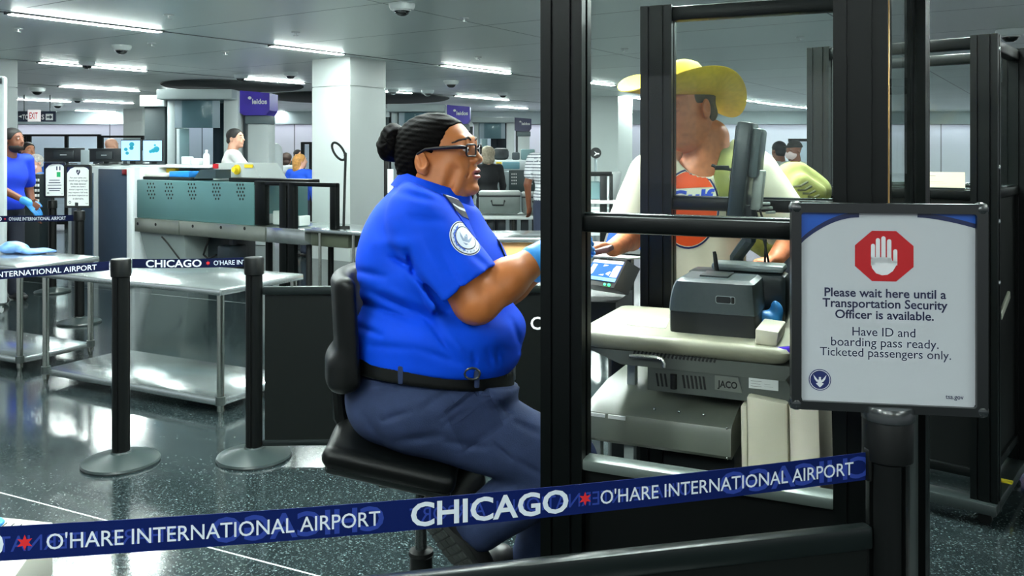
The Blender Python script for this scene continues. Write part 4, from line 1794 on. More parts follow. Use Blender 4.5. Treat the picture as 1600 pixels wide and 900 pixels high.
def head_prims(B, female=False, full=0.0):
    """a head in its own axes: x forward, y to its left, z up, origin between the ears"""
    B.u(s_ell((-0.008, 0, 0.035), (0.098, 0.077, 0.078)), 0.0)
    B.u(s_ell((0.035, 0, -0.028), (0.062, 0.06 + full, 0.085)), 0.03)
    B.u(s_ell((0.025, 0, -0.075), (0.062 + full, 0.056 + full, 0.042)), 0.025)
    B.u(s_ell((0.078, 0, -0.098), (0.022, 0.024, 0.018)), 0.02)
    for s in (-1, 1):
        B.u(s_ell((0.055, s * 0.036, -0.03), (0.03, 0.024, 0.03)), 0.02)
        B.s(s_ell((0.098, s * 0.032, 0.012), (0.018, 0.02, 0.012)), 0.012)
        B.u(s_ell((0.086, s * 0.033, 0.008), (0.012, 0.016, 0.012)), 0.004)
    B.u(s_cap((0.082, -0.034, 0.033), (0.082, 0.034, 0.033), 0.010), 0.014)
    B.u(s_cap((0.092, 0, 0.018), (0.116, 0, -0.02), 0.009, 0.0125), 0.012)
    for s in (-1, 1):
        B.u(s_ell((0.103, s * 0.012, -0.026), (0.011, 0.008, 0.008)), 0.005)
    B.u(s_ell((0.088, 0, -0.052), (0.018, 0.026, 0.02)), 0.015)
    B.u(s_ell((0.1, 0, -0.05), (0.01, 0.022, 0.006)), 0.005)
    B.u(s_ell((0.098, 0, -0.062), (0.01, 0.02, 0.0065)), 0.005)
    B.s(s_ell((0.112, 0, -0.0555), (0.012, 0.024, 0.0012)), 0.003)
    for s in (-1, 1):
        R = Matrix.Rotation(s * 0.35, 3, 'Z') @ Matrix.Rotation(-0.15, 3, 'Y')
        B.u(s_ell((-0.014, s * 0.080, -0.008), (0.0225, 0.0105, 0.034), R), 0.005)
        B.s(s_ell((-0.009, s * 0.0915, -0.002), (0.0145, 0.0085, 0.0215), R), 0.003)
        B.u(s_ell((0.003, s * 0.08, -0.012), (0.005, 0.006, 0.008)), 0.003)
    return B


def eyes(parent, M, pos=(0.087, 0.032, 0.012), r=0.0115, h=0.0):
    for s in (-1, 1):
        p = M @ Vector((pos[0], s * pos[1], pos[2]))
        e = MB().ell(p, (r, r, r), 14).build('eye', eye_w, parent)
        f = (M @ Vector((pos[0] + 1, s * pos[1], pos[2])) - p).normalized()
        MB().ell(p + f * r * 0.62, (r * 0.55, r * 0.55, r * 0.55), 10).build('iris', eye_d, e)


def merge_skins(name, pieces, m, parent, **tags):
    Vs, Fs, Ms, o = [], [], [], 0
    for V, Fq, mi in pieces:
        Vs.append(V)
        Fs.append(Fq + o)
        Ms.append(mi if mi is not None else np.zeros(len(Fq), np.int32))
        o += len(V)
    V, Fq, mi = np.concatenate(Vs), np.concatenate(Fs), np.concatenate(Ms)
    me = np_mesh(name, V, Fq)
    me.polygons.foreach_set('material_index', mi.astype(np.int32))
    ob = link(name, me, m, parent, 180, **tags)
    SKINS[ob.name] = (V, Fq)
    return ob


def moved(V, M):
    A = np.array(M)
    return V @ A[:3, :3].T + A[:3, 3]


def px_of(P):
    return 800 + F * P[:, 0] / P[:, 1], HZ - F * (P[:, 2] - EYE) / P[:, 1]


def creases(lines, ymax):
    """cloth creases given as strokes over the side that faces the lens; they are cut into the cloth itself"""
    def f(P):
        x, y = px_of(P)
        out = np.zeros(len(P), np.float32)
        for x0, y0, x1, y1, w, amp in lines:
            dx, dy = x1 - x0, y1 - y0
            t = np.clip(((x - x0) * dx + (y - y0) * dy) / (dx * dx + dy * dy), 0, 1)
            d2 = (x - x0 - t * dx) ** 2 + (y - y0 - t * dy) ** 2
            out += amp * np.exp(-d2 / (w * w)) * (0.35 + 0.65 * np.sin(PI * np.clip(t, 0.08, 0.92)))
        return np.where(P[:, 1] < ymax, out, 0)
    return f


def ripple(amp, fx, fy, fz, ph=0.0):
    return lambda P: (amp * (np.sin(fx * P[:, 0] + 1.7 * np.sin(fz * 0.6 * P[:, 2]) + ph) * np.sin(fz * P[:, 2] + 0.8 * np.sin(fy * P[:, 1])) * 0.7
                             + 0.3 * amp * np.sin(2.3 * fx * P[:, 0] + 1.9 * fz * P[:, 2]))).astype(np.float32)


def both(*fs):
    def f(P):
        D = fs[0](P)
        for g in fs[1:]:
            D = np.maximum(D, g(P))
        return D
    return f


# ================================================================ the officer
OD = 2.45


def O(px, py, dd=0.0):
    return W(px, py, OD + dd)


off = thing('person', 'seated security officer in a bright blue uniform shirt with glasses and a black hair bun', 'person', (O(640, 300).x, OD, 0))
HM = Matrix.Translation(O(684, 241)) @ Matrix.Rotation(math.radians(-17), 4, 'Z')
hb = Body()
hb.u(s_ell((-0.010, 0, 0.032), (0.108, 0.079, 0.079)))
hb.u(s_ell((0.036, 0, -0.03), (0.072, 0.064, 0.09)), 0.03)
hb.u(s_ell((0.03, 0, -0.085), (0.075, 0.066, 0.05)), 0.03)
hb.u(s_ell((0.094, 0, -0.096), (0.029, 0.03, 0.021)), 0.014)
hb.u(s_ell((0.038, 0, -0.126), (0.062, 0.056, 0.032)), 0.015)
hb.u(s_cap((-0.015, 0, -0.06), (-0.03, 0, -0.24), 0.07, 0.08), 0.03)
for s in (-1, 1):
    hb.u(s_ell((0.056, s * 0.038, -0.048), (0.042, 0.03, 0.044)), 0.02)
    hb.u(s_ell((0.045, s * 0.045, -0.09), (0.04, 0.026, 0.034)), 0.02)
    hb.s(s_ell((0.112, s * 0.034, 0.014), (0.02, 0.02, 0.013)), 0.012)
    hb.u(s_ell((0.09, s * 0.034, 0.022), (0.0145, 0.017, 0.0115)), 0.004)
    hb.u(s_ell((0.088, s * 0.034, 0.004), (0.0145, 0.017, 0.009)), 0.004)
hb.u(s_cap((0.092, -0.036, 0.04), (0.092, 0.036, 0.04), 0.011), 0.016)
hb.u(s_cap((0.099, 0, 0.022), (0.122, 0, -0.014), 0.0085, 0.0125), 0.010)
for s in (-1, 1):
    hb.u(s_ell((0.112, s * 0.014, -0.019), (0.013, 0.009, 0.009)), 0.005)
    hb.s(s_ell((0.117, s * 0.0085, -0.027), (0.006, 0.0035, 0.003)), 0.003)
hb.u(s_ell((0.098, 0, -0.056), (0.022, 0.032, 0.026)), 0.018)
hb.u(s_ell((0.113, 0, -0.046), (0.013, 0.025, 0.0075)), 0.005)
hb.u(s_ell((0.114, 0, -0.0635), (0.013, 0.022, 0.0085)), 0.005)
hb.s(s_ell((0.128, 0, -0.0545), (0.018, 0.022, 0.003)), 0.003)
for s in (-1, 1):   # fold from the nostril to the mouth corner
    hb.s(s_cap((0.11, s * 0.024, -0.03), (0.098, s * 0.036, -0.062), 0.0035), 0.008)
    R = Matrix.Rotation(s * 0.42, 3, 'Z') @ Matrix.Rotation(-0.22, 3, 'Y')
    hb.u(s_ell((-0.016, s * 0.083, -0.024), (0.0235, 0.011, 0.031), R), 0.005)
    hb.s(s_ell((-0.0105, s * 0.0945, -0.018), (0.0165, 0.0105, 0.0215), R), 0.0025)
    hb.u(s_cap((-0.022, s * 0.087, -0.012), (-0.016, s * 0.087, -0.032), 0.0035), 0.003)
    hb.u(s_ell((0.003, s * 0.084, -0.027), (0.005, 0.006, 0.008)), 0.003)
    hb.u(s_ell((-0.005, s * 0.083, -0.050), (0.009, 0.006, 0.008)), 0.004)
    # soft hollow under the cheek and along the jaw
    hb.s(s_cap((0.075, s * 0.066, -0.045), (0.055, s * 0.064, -0.098), 0.006), 0.03)
hb.s(s_cap((0.126, -0.02, -0.078), (0.126, 0.02, -0.078), 0.006), 0.012)
hb.s(s_cap((0.098, -0.03, -0.121), (0.098, 0.03, -0.121), 0.004), 0.012)


def paint_face(P):
    x, y, z = P.T
    m = np.zeros(len(P), int)
    lip = (((z + 0.055) / 0.017) ** 2 + (y / 0.027) ** 2 < 1) & (x > 0.1005 + 0.0)
    m[lip] = 1
    m[(np.abs(z + 0.0545) < 0.0026) & (np.abs(y) < 0.02) & (x > 0.09) & (x < 0.1185)] = 2
    return m


Vh, Fh = hb.mesh((-0.13, -0.12, -0.26), (0.16, 0.12, 0.13), 0.0025, 1)
mi_h = paint_face(Vh[Fh].mean(1))
head_bvh = BVHTree.FromPolygons([tuple(v) for v in Vh], [tuple(int(i) for i in f) for f in Fh])
bb = Body()
S_, E_, Wr = O(655, 338, -0.17), O(744, 469, -0.235), O(850, 397, -0.13)
S2, E2, Wr2 = O(665, 335, 0.17), O(760, 470, 0.2), O(850, 410, 0.12)
bb.u(s_ell(O(676, 360), (0.12, 0.17, 0.13)))
bb.u(s_ell(O(684, 440), (0.16, 0.18, 0.15)), 0.03)
bb.u(s_ell(O(684, 530), (0.17, 0.19, 0.14)), 0.03)
bb.u(s_cap(O(668, 300), O(660, 340), 0.075, 0.1), 0.03)
for a, b, c, k in ((S_, E_, Wr, 1.0), (S2, E2, Wr2, 1.0)):
    bb.u(s_cap(a, b, 0.05, 0.062), 0.02)
    bb.u(s_cap(b, b + (c - b) * 0.45, 0.057, 0.054), 0.02)
    bb.u(s_cap(b + (c - b) * 0.4, c, 0.054, 0.034), 0.02)
bb.u(s_ell(O(668, 610), (0.17, 0.19, 0.09)), 0.03)
K1, K2 = O(874, 722, -0.14), O(880, 722, 0.16)
A1, A2k = O(738, 822, -0.12), O(822, 885, 0.16)
bb.u(s_cap(O(665, 635, -0.12), K1, 0.1, 0.07), 0.04)
bb.u(s_cap(O(670, 620, 0.12), K2, 0.1, 0.07), 0.04)
bb.u(s_cap(K1, A1, 0.065, 0.045), 0.02)
bb.u(s_cap(K2, A2k, 0.065, 0.045), 0.02)
bb.d(ripple(0.0, 1, 1, 1))
Vb, Fb = bb.mesh((-0.5, 2.05, 0.2), (0.3, 2.85, 1.45), 0.007, 1)
person_mesh = merge_skins('body', [(moved(Vh, HM), Fh, mi_h), (Vb, Fb, None)], [skin_off, lip_off, mouth_m], off)


def HL(x, y, z):
    return HM @ Vector((x, y, z))


# eyes, lids, brows
for s in (-1, 1):
    p = HL(0.0945, s * 0.034, 0.0125)
    e = MB().ell(p, (0.0115, 0.0115, 0.0115), 16).build('eye', eye_w, off)
    MB().ell(HL(0.1015, s * 0.034, 0.0125), (0.0054, 0.0054, 0.0054), 10).build('iris', eye_d, e)
    pts, rr = [], []
    for k in range(9):
        a = k / 8
        y = s * (0.014 + 0.034 * a)
        z = 0.0395 + 0.008 * math.sin(PI * min(1, a * 1.15)) - 0.008 * a * a
        h = head_bvh.ray_cast(Vector((0.3, y * 1.25, z)), Vector((-1, 0, 0)))
        q = h[0] if h[0] is not None else Vector((0.09, y, z))
        pts.append(HM @ (q + Vector((0.0005, 0, 0))))
        rr.append(0.0024 * (0.55 + math.sin(PI * (0.15 + 0.8 * a))))
    MB().tube(pts, rr, 8).build('eyebrow', mat('brow_dark', (44, 26, 20), 0.7), off)
# hair: a cap over the skull, cut at the hairline, and the bun
hh = Body()
hh.u(s_ell((-0.013, 0, 0.034), (0.112, 0.084, 0.084)))
hh.u(s_ell((-0.055, 0, -0.02), (0.07, 0.078, 0.075)), 0.03)
hh.u(s_ell((-0.06, 0, -0.075), (0.042, 0.06, 0.03)), 0.03)


def hairline(P):
    x, y, z = P.T
    lim = np.where(z > 0.0, 0.026 + 0.36 * z + 0.9 * np.maximum(z - 0.075, 0), 0.026 + 0.9 * z)
    lim = lim - 0.012 * (np.abs(y) > 0.07) * (z < 0.02)
    # keep the ears free
    ear = ((x + 0.010) / 0.03) ** 2 + ((z + 0.026) / 0.034) ** 2
    d = (x - lim) * 0.8
    return np.maximum(d, np.where(np.abs(y) > 0.06, (1 - ear) * 0.02, -1))


hh.i(hairline, 0.004)
hh.d(lambda P: (0.0007 * np.sin(260 * P[:, 2] - 110 * P[:, 0] + 3 * np.sin(30 * P[:, 0])) + 0.0008 * np.sin(480 * P[:, 2] + 60 * P[:, 0])).astype(np.float32))
V_, Fq_ = hh.mesh((-0.15, -0.11, -0.13), (0.12, 0.11, 0.14), 0.0028, 1)
hair = merge_skins('hair', [(moved(V_, HM), Fq_, None)], [hair_m], off)
bu = Body()
bc = HM.inverted() @ O(607, 221)
bc = Vector((bc.x, 0, bc.z))
bu.u(s_ell(bc, (0.043, 0.05, 0.053)))
bu.u(s_ell(bc + Vector((-0.008, 0, -0.018)), (0.042, 0.05, 0.042)), 0.015)
bu.u(s_cap(bc + Vector((0.02, 0, -0.01)), (-0.095, 0, 0.02), 0.032, 0.03), 0.012)
bu.d(lambda P: (0.0016 * np.sin(5 * np.arctan2(P[:, 2] - bc.z, P[:, 0] - bc.x) + 160 * np.sqrt((P[:, 0] - bc.x) ** 2 + (P[:, 2] - bc.z) ** 2)) + 0.0009 * np.sin(300 * P[:, 2] + 200 * P[:, 0])).astype(np.float32))
V_, Fq_ = bu.mesh(bc - Vector((0.07, 0.07, 0.08)), bc + Vector((0.12, 0.07, 0.08)), 0.003, 0)
merge_skins('hair_bun', [(moved(V_, HM), Fq_, None)], [hair_m], off)
# glasses
gl = thing('eyeglasses', 'x', 'glasses')
del gl['label'], gl['category']
gl.name = 'eyeglasses'
adopt(gl, off)
gm = mat('frame_black', (14, 9, 14), 0.35, spec=0.4)
for s in (-1, 1):
    def lens(y, z, s=s):
        wrap = 0.22 * max(0, y - 0.034)
        return HL(0.118 - wrap - 0.08 * max(0, y - 0.012), s * y, z)
    ol = [(x, z) for x, z in rrect2d(0.011, -0.005, 0.061, 0.027, 0.009)[0]]
    MB().tube([lens(y, z) for y, z in ol], 0.0027, 8, closed=True).build('lens_rim', gm, gl)
    MB().flat([ol], lambda x, y: lens(x, y)).build('lens', glass_mat('lens_glass', (252, 252, 252)), gl, recalc=False)
    a = lens(0.061, 0.018)
    MB().tube([a, HL(0.096, s * 0.076, 0.02), HL(0.05, s * 0.083, 0.018), HL(0.0, s * 0.088, 0.014), HL(-0.026, s * 0.088, 0.0)], [0.0045, 0.0055, 0.005, 0.004, 0.003], 8).build('temple_arm', gm, gl)
MB().tube([HL(0.119, -0.011, 0.015), HL(0.123, 0, 0.017), HL(0.119, 0.011, 0.015)], 0.002).build('bridge', gm, gl)

# uniform shirt
shirt_m = mat('uniform_blue', (0, 66, 205), 0.75, spec=0.15, noise=0.05, scale=14, bump=0.12, bscale=700)
sb = Body()
sb.u(s_ell(O(674, 352), (0.14, 0.195, 0.13)))
sb.u(s_ell(O(684, 425), (0.205, 0.235, 0.165)), 0.06)
sb.u(s_ell(O(688, 512), (0.243, 0.262, 0.125)), 0.06)
sb.u(s_ell(O(683, 548), (0.236, 0.256, 0.10)), 0.04)
sb.u(s_ell(O(612, 400), (0.09, 0.16, 0.15)), 0.06)
sb.u(s_cap(O(650, 330, -0.15), O(652, 330, 0.15), 0.075), 0.05)
sb.u(s_cap(O(668, 296), O(662, 330), 0.082, 0.1), 0.03)


def sleeve(a, b, n, cut):
    """tapered sleeve along a-b, cut off square to n at the fraction cut, with a hollow end"""
    a, b = Vector(a), Vector(b)
    p = a + (b - a) * cut
    cap = s_cap(a, b, 0.09, 0.104)
    half = s_half(p, n)
    hole = s_cap(a + (b - a) * (cut - 0.02), b + (b - a) * 0.6, 0.086, 0.09)
    return lambda P: np.maximum(np.maximum(cap(P), half(P)), -hole(P))


sb.u(sleeve(O(660, 352, -0.165), O(727, 455, -0.228), (0.60, -0.15, -0.77), 0.98), 0.018)
sb.u(sleeve(O(662, 345, 0.165), O(735, 450, 0.2), (0.60, 0.15, -0.77), 0.98), 0.018)
neck_hole = s_cap(O(668, 296), O(700, 240), 0.073, 0.09)
sb.s(neck_hole, 0.006)
top_plane = s_half(O(690, 300), (0.43, 0, 1.0))
sb.i(top_plane, 0.01)
belt_p, belt_n = O(552, 549), Vector((0.12, 0.15, 1))
sb.i(s_half(belt_p - Vector((0, 0, 0.018)), -belt_n), 0.008)
SHIRT_FOLDS = [(637, 392, 647, 425, 5, .012), (612, 402, 644, 421, 5, .010), (646, 423, 695, 486, 7, .014), (560, 446, 668, 500, 7, .007), (556, 470, 655, 503, 6, .006),
              (556, 508, 595, 524, 5, .006), (672, 505, 708, 556, 6, .007), (562, 424, 600, 432, 6, .007), (640, 470, 690, 520, 8, .005), (590, 380, 640, 380, 12, -.004),
              (600, 452, 660, 478, 9, -.005), (700, 520, 730, 560, 6, -.004), (762, 548, 768, 572, 4, .006), (776, 545, 780, 570, 4, .005), (740, 552, 742, 572, 4, .005),
              (660, 375, 690, 440, 9, -.005), (690, 395, 720, 450, 6, .004), (735, 395, 765, 420, 6, .004), (620, 300, 700, 318, 7, .004), (640, 340, 690, 345, 8, .004),
              (575, 540, 640, 545, 6, .004), (650, 545, 720, 568, 6, .004), (800, 500, 815, 545, 6, .004)]
sb.d(creases([(a, b, c, d, w * 0.85, e * 1.5) for a, b, c, d, w, e in SHIRT_FOLDS], 2.46))
sb.d(ripple(0.0025, 24, 18, 30))
shirt = skin('shirt', sb, (-0.5, 2.08, 0.88), (0.13, 2.82, 1.46), 0.0052, shirt_m, off, 1)
shirt_bvh = bvh_of(shirt)
# collar: a turned-down band round the neck
cm = MB()
rows = []
nk = O(672, 304)
for z, r, dx in ((0.028, 0.078, 0.006), (0.034, 0.083, 0.006), (0.024, 0.092, 0.004), (-0.004, 0.108, 0.0)):
    rr = []
    for k in range(33):
        a = PI * 2 * k / 33
        x, y = math.cos(a), math.sin(a)
        zz = z - 0.030 * (x - 0.1) - (0.018 * max(0, x) ** 3 if z < 0 else 0)
        rr.append(nk + Vector((r * x * 1.12 + dx + 0.01, r * y, zz)))
    rows.append(rr)
cm.grid(rows, close_v=True)
cm.build('collar', shirt_m, off, angle=60)
# shoulder board
sp = MB()
c0_, c1_ = O(694, 302, -0.09), O(737, 334, -0.185)
fn_ = drape(shirt_bvh, O(700, 312, -0.13), Vector((0.0, 0, 0)), Vector((0, 0, 0)), (0, 0, 1))


def on_shirt(p, n, off_=0.004):
    h = shirt_bvh.ray_cast(Vector(p) + Vector(n) * 0.3, -Vector(n))
    return (h[0] if h[0] is not None else Vector(p)) + Vector(n) * off_


nrm = Vector((0.12, -0.55, 0.83)).normalized()
q0, q1 = O(697, 306, -0.10), O(741, 338, -0.2)
ax = (q1 - q0)
sd = ax.cross(nrm).normalized() * 0.021
rows = []
for k in range(9):
    p = q0 + ax * (k / 8)
    rows.append([on_shirt(p + sd, nrm, 0.001), on_shirt(p + sd, nrm, 0.006), on_shirt(p, nrm, 0.0075), on_shirt(p - sd, nrm, 0.006), on_shirt(p - sd, nrm, 0.001)])
MB().grid(rows).build('shoulder_strap', shirt_m, off, angle=60)
rows = []
for k in range(7):
    p = q0 + ax * (0.12 + 0.5 * k / 6)
    rows.append([on_shirt(p + sd * 1.08, nrm, 0.003), on_shirt(p + sd * 1.08, nrm, 0.0085), on_shirt(p, nrm, 0.0105), on_shirt(p - sd * 1.08, nrm, 0.0085), on_shirt(p - sd * 1.08, nrm, 0.003)])
slide = MB().grid(rows).build('rank_slide', mat('navy_cloth', (18, 24, 46), 0.7), off, angle=60)
mb = MB()
for t_ in (0.2, 0.46):
    rows = []
    for k in range(3):
        p = q0 + ax * (t_ + 0.05 * k / 2)
        rows.append([on_shirt(p + sd, nrm, 0.0105), on_shirt(p, nrm, 0.0125), on_shirt(p - sd, nrm, 0.0105)])
    mb.grid(rows)
mb.build('stripes', mat('stripe_white', (214, 218, 222), 0.6), slide, recalc=False)
# round patch on the sleeve
pc = O(729, 371, -0.25)
pn = Vector((0.35, -0.9, 0.22)).normalized()
pu = Vector((0.93, 0.33, -0.32)).normalized()
pu = (pu - pn * pu.dot(pn)).normalized()
pv = pn.cross(pu).normalized()
if pv.z < 0:
    pv = -pv
PR = 0.046


def patch(polys, m, name, parent, offm):
    return MB().flat(dice(polys, 0.012), drape(shirt_bvh, pc, pu, pv, pn, offm)).build(name, m, parent, recalc=False)


pw = patch(disc2d(0, 0, PR, PR * 1.06, 36), mat('patch_white', (206, 214, 226), 0.7), 'sleeve_patch', off, 0.0015)
patch(ring2d(0, 0, PR * 0.90, PR * 0.96, 36, 1.06) + ring2d(0, 0, PR * 0.62, PR * 0.68, 36, 1.06), mat('navy_cloth'), 'patch_rings', pw, 0.0023)
patch(ring2d(0, 0, PR * 0.70, PR * 0.80, 8, 1.06)[3:6], mat('patch_blue', (40, 84, 190), 0.7), 'patch_band', pw, 0.0023)
eg = [[(0, -.012), (-.02, .012), (-.016, -.002), (-.009, -.012)], [(0, -.012), (.009, -.012), (.016, -.002), (.02, .012)], [(-.005, .004), (.005, .004), (.006, -.012), (-.006, -.012)],
      [(-.004, .006), (.003, .013), (.006, .004)], [(-.008, -.016), (.008, -.016), (0, -.022)]]
patch(eg, mat('patch_grey', (120, 136, 164), 0.7), 'patch_eagle', pw, 0.0024)
ticks = []
for k in range(22):
    a = 2 * PI * k / 22
    x, y = PR * 0.79 * math.cos(a), PR * 0.84 * math.sin(a)
    ticks += [[(x - 0.0013, y - 0.0022), (x + 0.0013, y - 0.0022), (x + 0.0013, y + 0.0022), (x - 0.0013, y + 0.0022)]]
patch(ticks, mat('patch_grey'), 'patch_letters', pw, 0.0024)
# dark tab at the front of the chest
MB().prism([O(775, 372, -0.02), O(781, 377, -0.05), O(793, 408, -0.06), O(786, 411, -0.04), O(779, 392, -0.03)], (0.0, 0.012, 0.0), bev=0.003).build('pocket_tab', mat('navy_cloth'), off)
# gloves
for wv, el, nm, dd in ((Wr, E_, 'glove', 1), (Wr2, E2, 'glove', -1)):
    g = Body()
    d = (wv - el).normalized()
    d2 = (d + Vector((0.35, 0.15, 0.1))).normalized()
    g.u(s_cap(wv - d * 0.035, wv + d * 0.02, 0.043, 0.036))
    hand_prims(g, wv + d * 0.01, d2, Vector((0.25, 0.55 * dd, -0.75)), Vector((-0.35, 0.5 * dd, 0.6)), 0.45, 1.03)
    lo = wv - Vector((0.12, 0.12, 0.12))
    skin(nm, g, lo, wv + Vector((0.26, 0.2, 0.2)), 0.0033, glove_m, off, 1)

# trousers
trs_m = mat('trouser_slate', (45, 56, 86), 0.8, spec=0.15, noise=0.10, scale=26, bump=0.3, bscale=350)
tb_ = Body()
tb_.u(s_ell(O(673, 605), (0.234, 0.255, 0.128)))
tb_.u(s_ell(O(622, 632, -0.05), (0.135, 0.17, 0.105)), 0.04)
tb_.u(s_cap(O(668, 640, -0.125), O(880, 722, -0.145), 0.118, 0.092), 0.05)
tb_.u(s_cap(O(690, 625, 0.12), O(884, 722, 0.16), 0.115, 0.088), 0.03)
tb_.u(s_cap(O(872, 728, -0.14), O(752, 818, -0.12), 0.094, 0.07), 0.025)
tb_.u(s_cap(O(884, 724, 0.16), O(832, 900, 0.16), 0.088, 0.078), 0.025)
tb_.u(s_ell(O(772, 592, -0.02), (0.075, 0.2, 0.05)), 0.03)
tb_.s(s_ell(O(735, 833, -0.12), (0.045, 0.05, 0.045)), 0.01)
tb_.i(s_half(belt_p + Vector((0, 0, -0.036)), belt_n), 0.004)
TROUSER_FOLDS = [(576, 614, 644, 600, 3, .006), (598, 657, 640, 643, 5, .006), (680, 662, 760, 598, 4, .005), (696, 616, 722, 652, 3, .004), (764, 612, 798, 648, 3, .006),
               (798, 648, 722, 708, 3, .005), (700, 640, 745, 625, 3, .004), (772, 694, 798, 718, 5, .009), (810, 720, 846, 742, 6, .006), (690, 668, 730, 640, 5, .004),
               (660, 640, 700, 610, 6, .005), (700, 690, 760, 700, 6, .005), (805, 660, 846, 680, 6, .004), (620, 690, 690, 680, 8, .005), (745, 590, 770, 640, 4, .006),
               (740, 780, 800, 760, 8, .006), (760, 820, 830, 790, 8, .005), (560, 640, 600, 690, 8, .004), (710, 600, 750, 588, 4, .005)]
tb_.d(creases([(a, b, c, d, w * 0.85, e * 1.5) for a, b, c, d, w, e in TROUSER_FOLDS], 2.46))
tb_.d(ripple(0.003, 30, 20, 26, 1.0))
trs = skin('trousers', tb_, (-0.5, 2.08, 0.22), (0.35, 2.86, 1.0), 0.0056, trs_m, off, 1)
# cargo pocket and its flap, sewn on the thigh
trs_bvh = bvh_of(trs)
pocket_m = mat('pocket_slate', (38, 48, 76), 0.85, spec=0.12, noise=0.1, scale=26, bump=0.3, bscale=350)
for nm_, quad, off_ in (('cargo_pocket', ((700, 652), (762, 614), (797, 648), (724, 706)), 0.003), ('pocket_flap', ((694, 640), (754, 603), (772, 620), (708, 662)), 0.006)):
    cq = [O(x, y, -0.24) for x, y in quad]
    q0_ = cq[0]
    eu, ev = cq[1] - cq[0], cq[3] - cq[0]
    nq = eu.cross(ev).normalized()
    if nq.y > 0:
        nq = -nq
    top_, low_ = drape(trs_bvh, q0_, eu, ev, nq, off_, 0.4), drape(trs_bvh, q0_, eu, ev, nq, -0.003, 0.4)
    mb = MB()
    NQ = 14
    ring_ = [(k / NQ, 0) for k in range(NQ)] + [(1, k / NQ) for k in range(NQ)] + [(1 - k / NQ, 1) for k in range(NQ)] + [(0, 1 - k / NQ) for k in range(NQ)]
    mb.grid([[top_(i / NQ, j / NQ) for i in range(NQ + 1)] for j in range(NQ + 1)])
    mb.grid([[low_(a, b) for a, b in ring_], [top_(a, b) for a, b in ring_]], close_v=True)
    mb.build(nm_, pocket_m, trs, angle=60)
# belt
bl = Body()
bl.u(s_ell(O(677, 565), (0.231, 0.253, 0.9)))
bl.i(s_half(belt_p + Vector((0, 0, 0.0)), belt_n), 0.003)
bl.i(s_half(belt_p + Vector((0, 0, -0.046)), -belt_n), 0.003)
skin('belt', bl, (-0.5, 2.1, 0.84), (0.08, 2.8, 1.02), 0.006, mat('leather_black', (8, 9, 9), 0.5, spec=0.3), off, 1)
mb = MB()
bk = O(802, 575, -0.03)
mb.box(O(803, 580, -0.02), (0.01, 0.05, 0.04), bev=0.004)
mb.build('buckle', mat('buckle_metal', (150, 154, 150), 0.3, 0.9), off)
for px_, py_, dd_ in ((626, 586, -0.243), (745, 592, -0.225)):
    MB().box(O(px_, py_, dd_), (0.014, 0.01, 0.046), bev=0.004).build('belt_loop', trs_m, off)
mb = MB()
mb.tube([O(738 + 12 * math.sin(a), 584 + 9 * math.cos(a), -0.24) for a in np.linspace(0, 2 * PI, 13)[:-1]], 0.003, 6, closed=True)
mb.build('key_clip', mat('clip_dark', (44, 48, 48), 0.3, 0.5), off)


# boots
def boot(heel, toe, n, name):
    """heel, toe: points on the sole; n: outward normal of the sole"""
    heel, toe, n = Vector(heel), Vector(toe), Vector(n)
    x = (toe - heel).normalized()
    n = (n - x * n.dot(x)).normalized()
    y = n.cross(x)
    L = (toe - heel).length
    R = Matrix((x, y, -n)).transposed()

    def T(a, b, c):
        return heel + x * a * L + y * b - n * c
    B = Body()
    B.u(s_ell(T(0.2, 0, 0.05), (0.075, 0.042, 0.06), R))
    B.u(s_ell(T(0.62, 0, 0.035), (0.12, 0.048, 0.042), R), 0.03)
    B.u(s_cap(T(0.2, 0, 0.05), T(0.16, 0, 0.17), 0.046, 0.05), 0.03)
    B.i(s_half(T(0, 0, 0.012), n), 0.003)
    lo = np.minimum(np.array(heel), np.array(toe)) - 0.24
    hi = np.maximum(np.array(heel), np.array(toe)) + 0.24
    b = skin('boot', B, lo, hi, 0.006, mat('boot_black', (17, 18, 19), 0.45), off, 1)
    mb = MB()
    out = []
    for k in range(28):
        a = 2 * PI * k / 28
        wx = 0.5 + 0.52 * math.cos(a)
        wy = (0.044 if wx > 0.45 else 0.036) * math.sin(a)
        out.append((wx, wy))
    mb.prism([T(a, b_, 0.014) for a, b_ in out], n * 0.016)
    sole = mb.build('sole', mat('sole_rubber', (34, 38, 37), 0.7), b)
    mb = MB()
    for i in range(9):
        for j in (-1, 0, 1):
            a0 = 0.08 + 0.098 * i
            hw = (0.041 if a0 > 0.35 else 0.034) * math.sqrt(max(0.05, 1 - ((a0 - 0.46) / 0.56) ** 2))
            cy = j * hw * 0.66
            mb.prism([T(a0, cy - hw * 0.27, -0.001), T(a0 + 0.075, cy - hw * 0.27, -0.001), T(a0 + 0.075, cy + hw * 0.27, -0.001), T(a0, cy + hw * 0.27, -0.001)], n * 0.006)
    mb.build('tread', mat('tread_rubber', (52, 57, 55), 0.75), sole)
    return b


boot(O(660, 800, -0.13), O(752, 915, -0.15), Vector((-0.45, -0.75, -0.45)), 'boot')
boot(O(770, 965, 0.16), O(890, 958, 0.15), Vector((0.1, 0, -1)), 'boot')

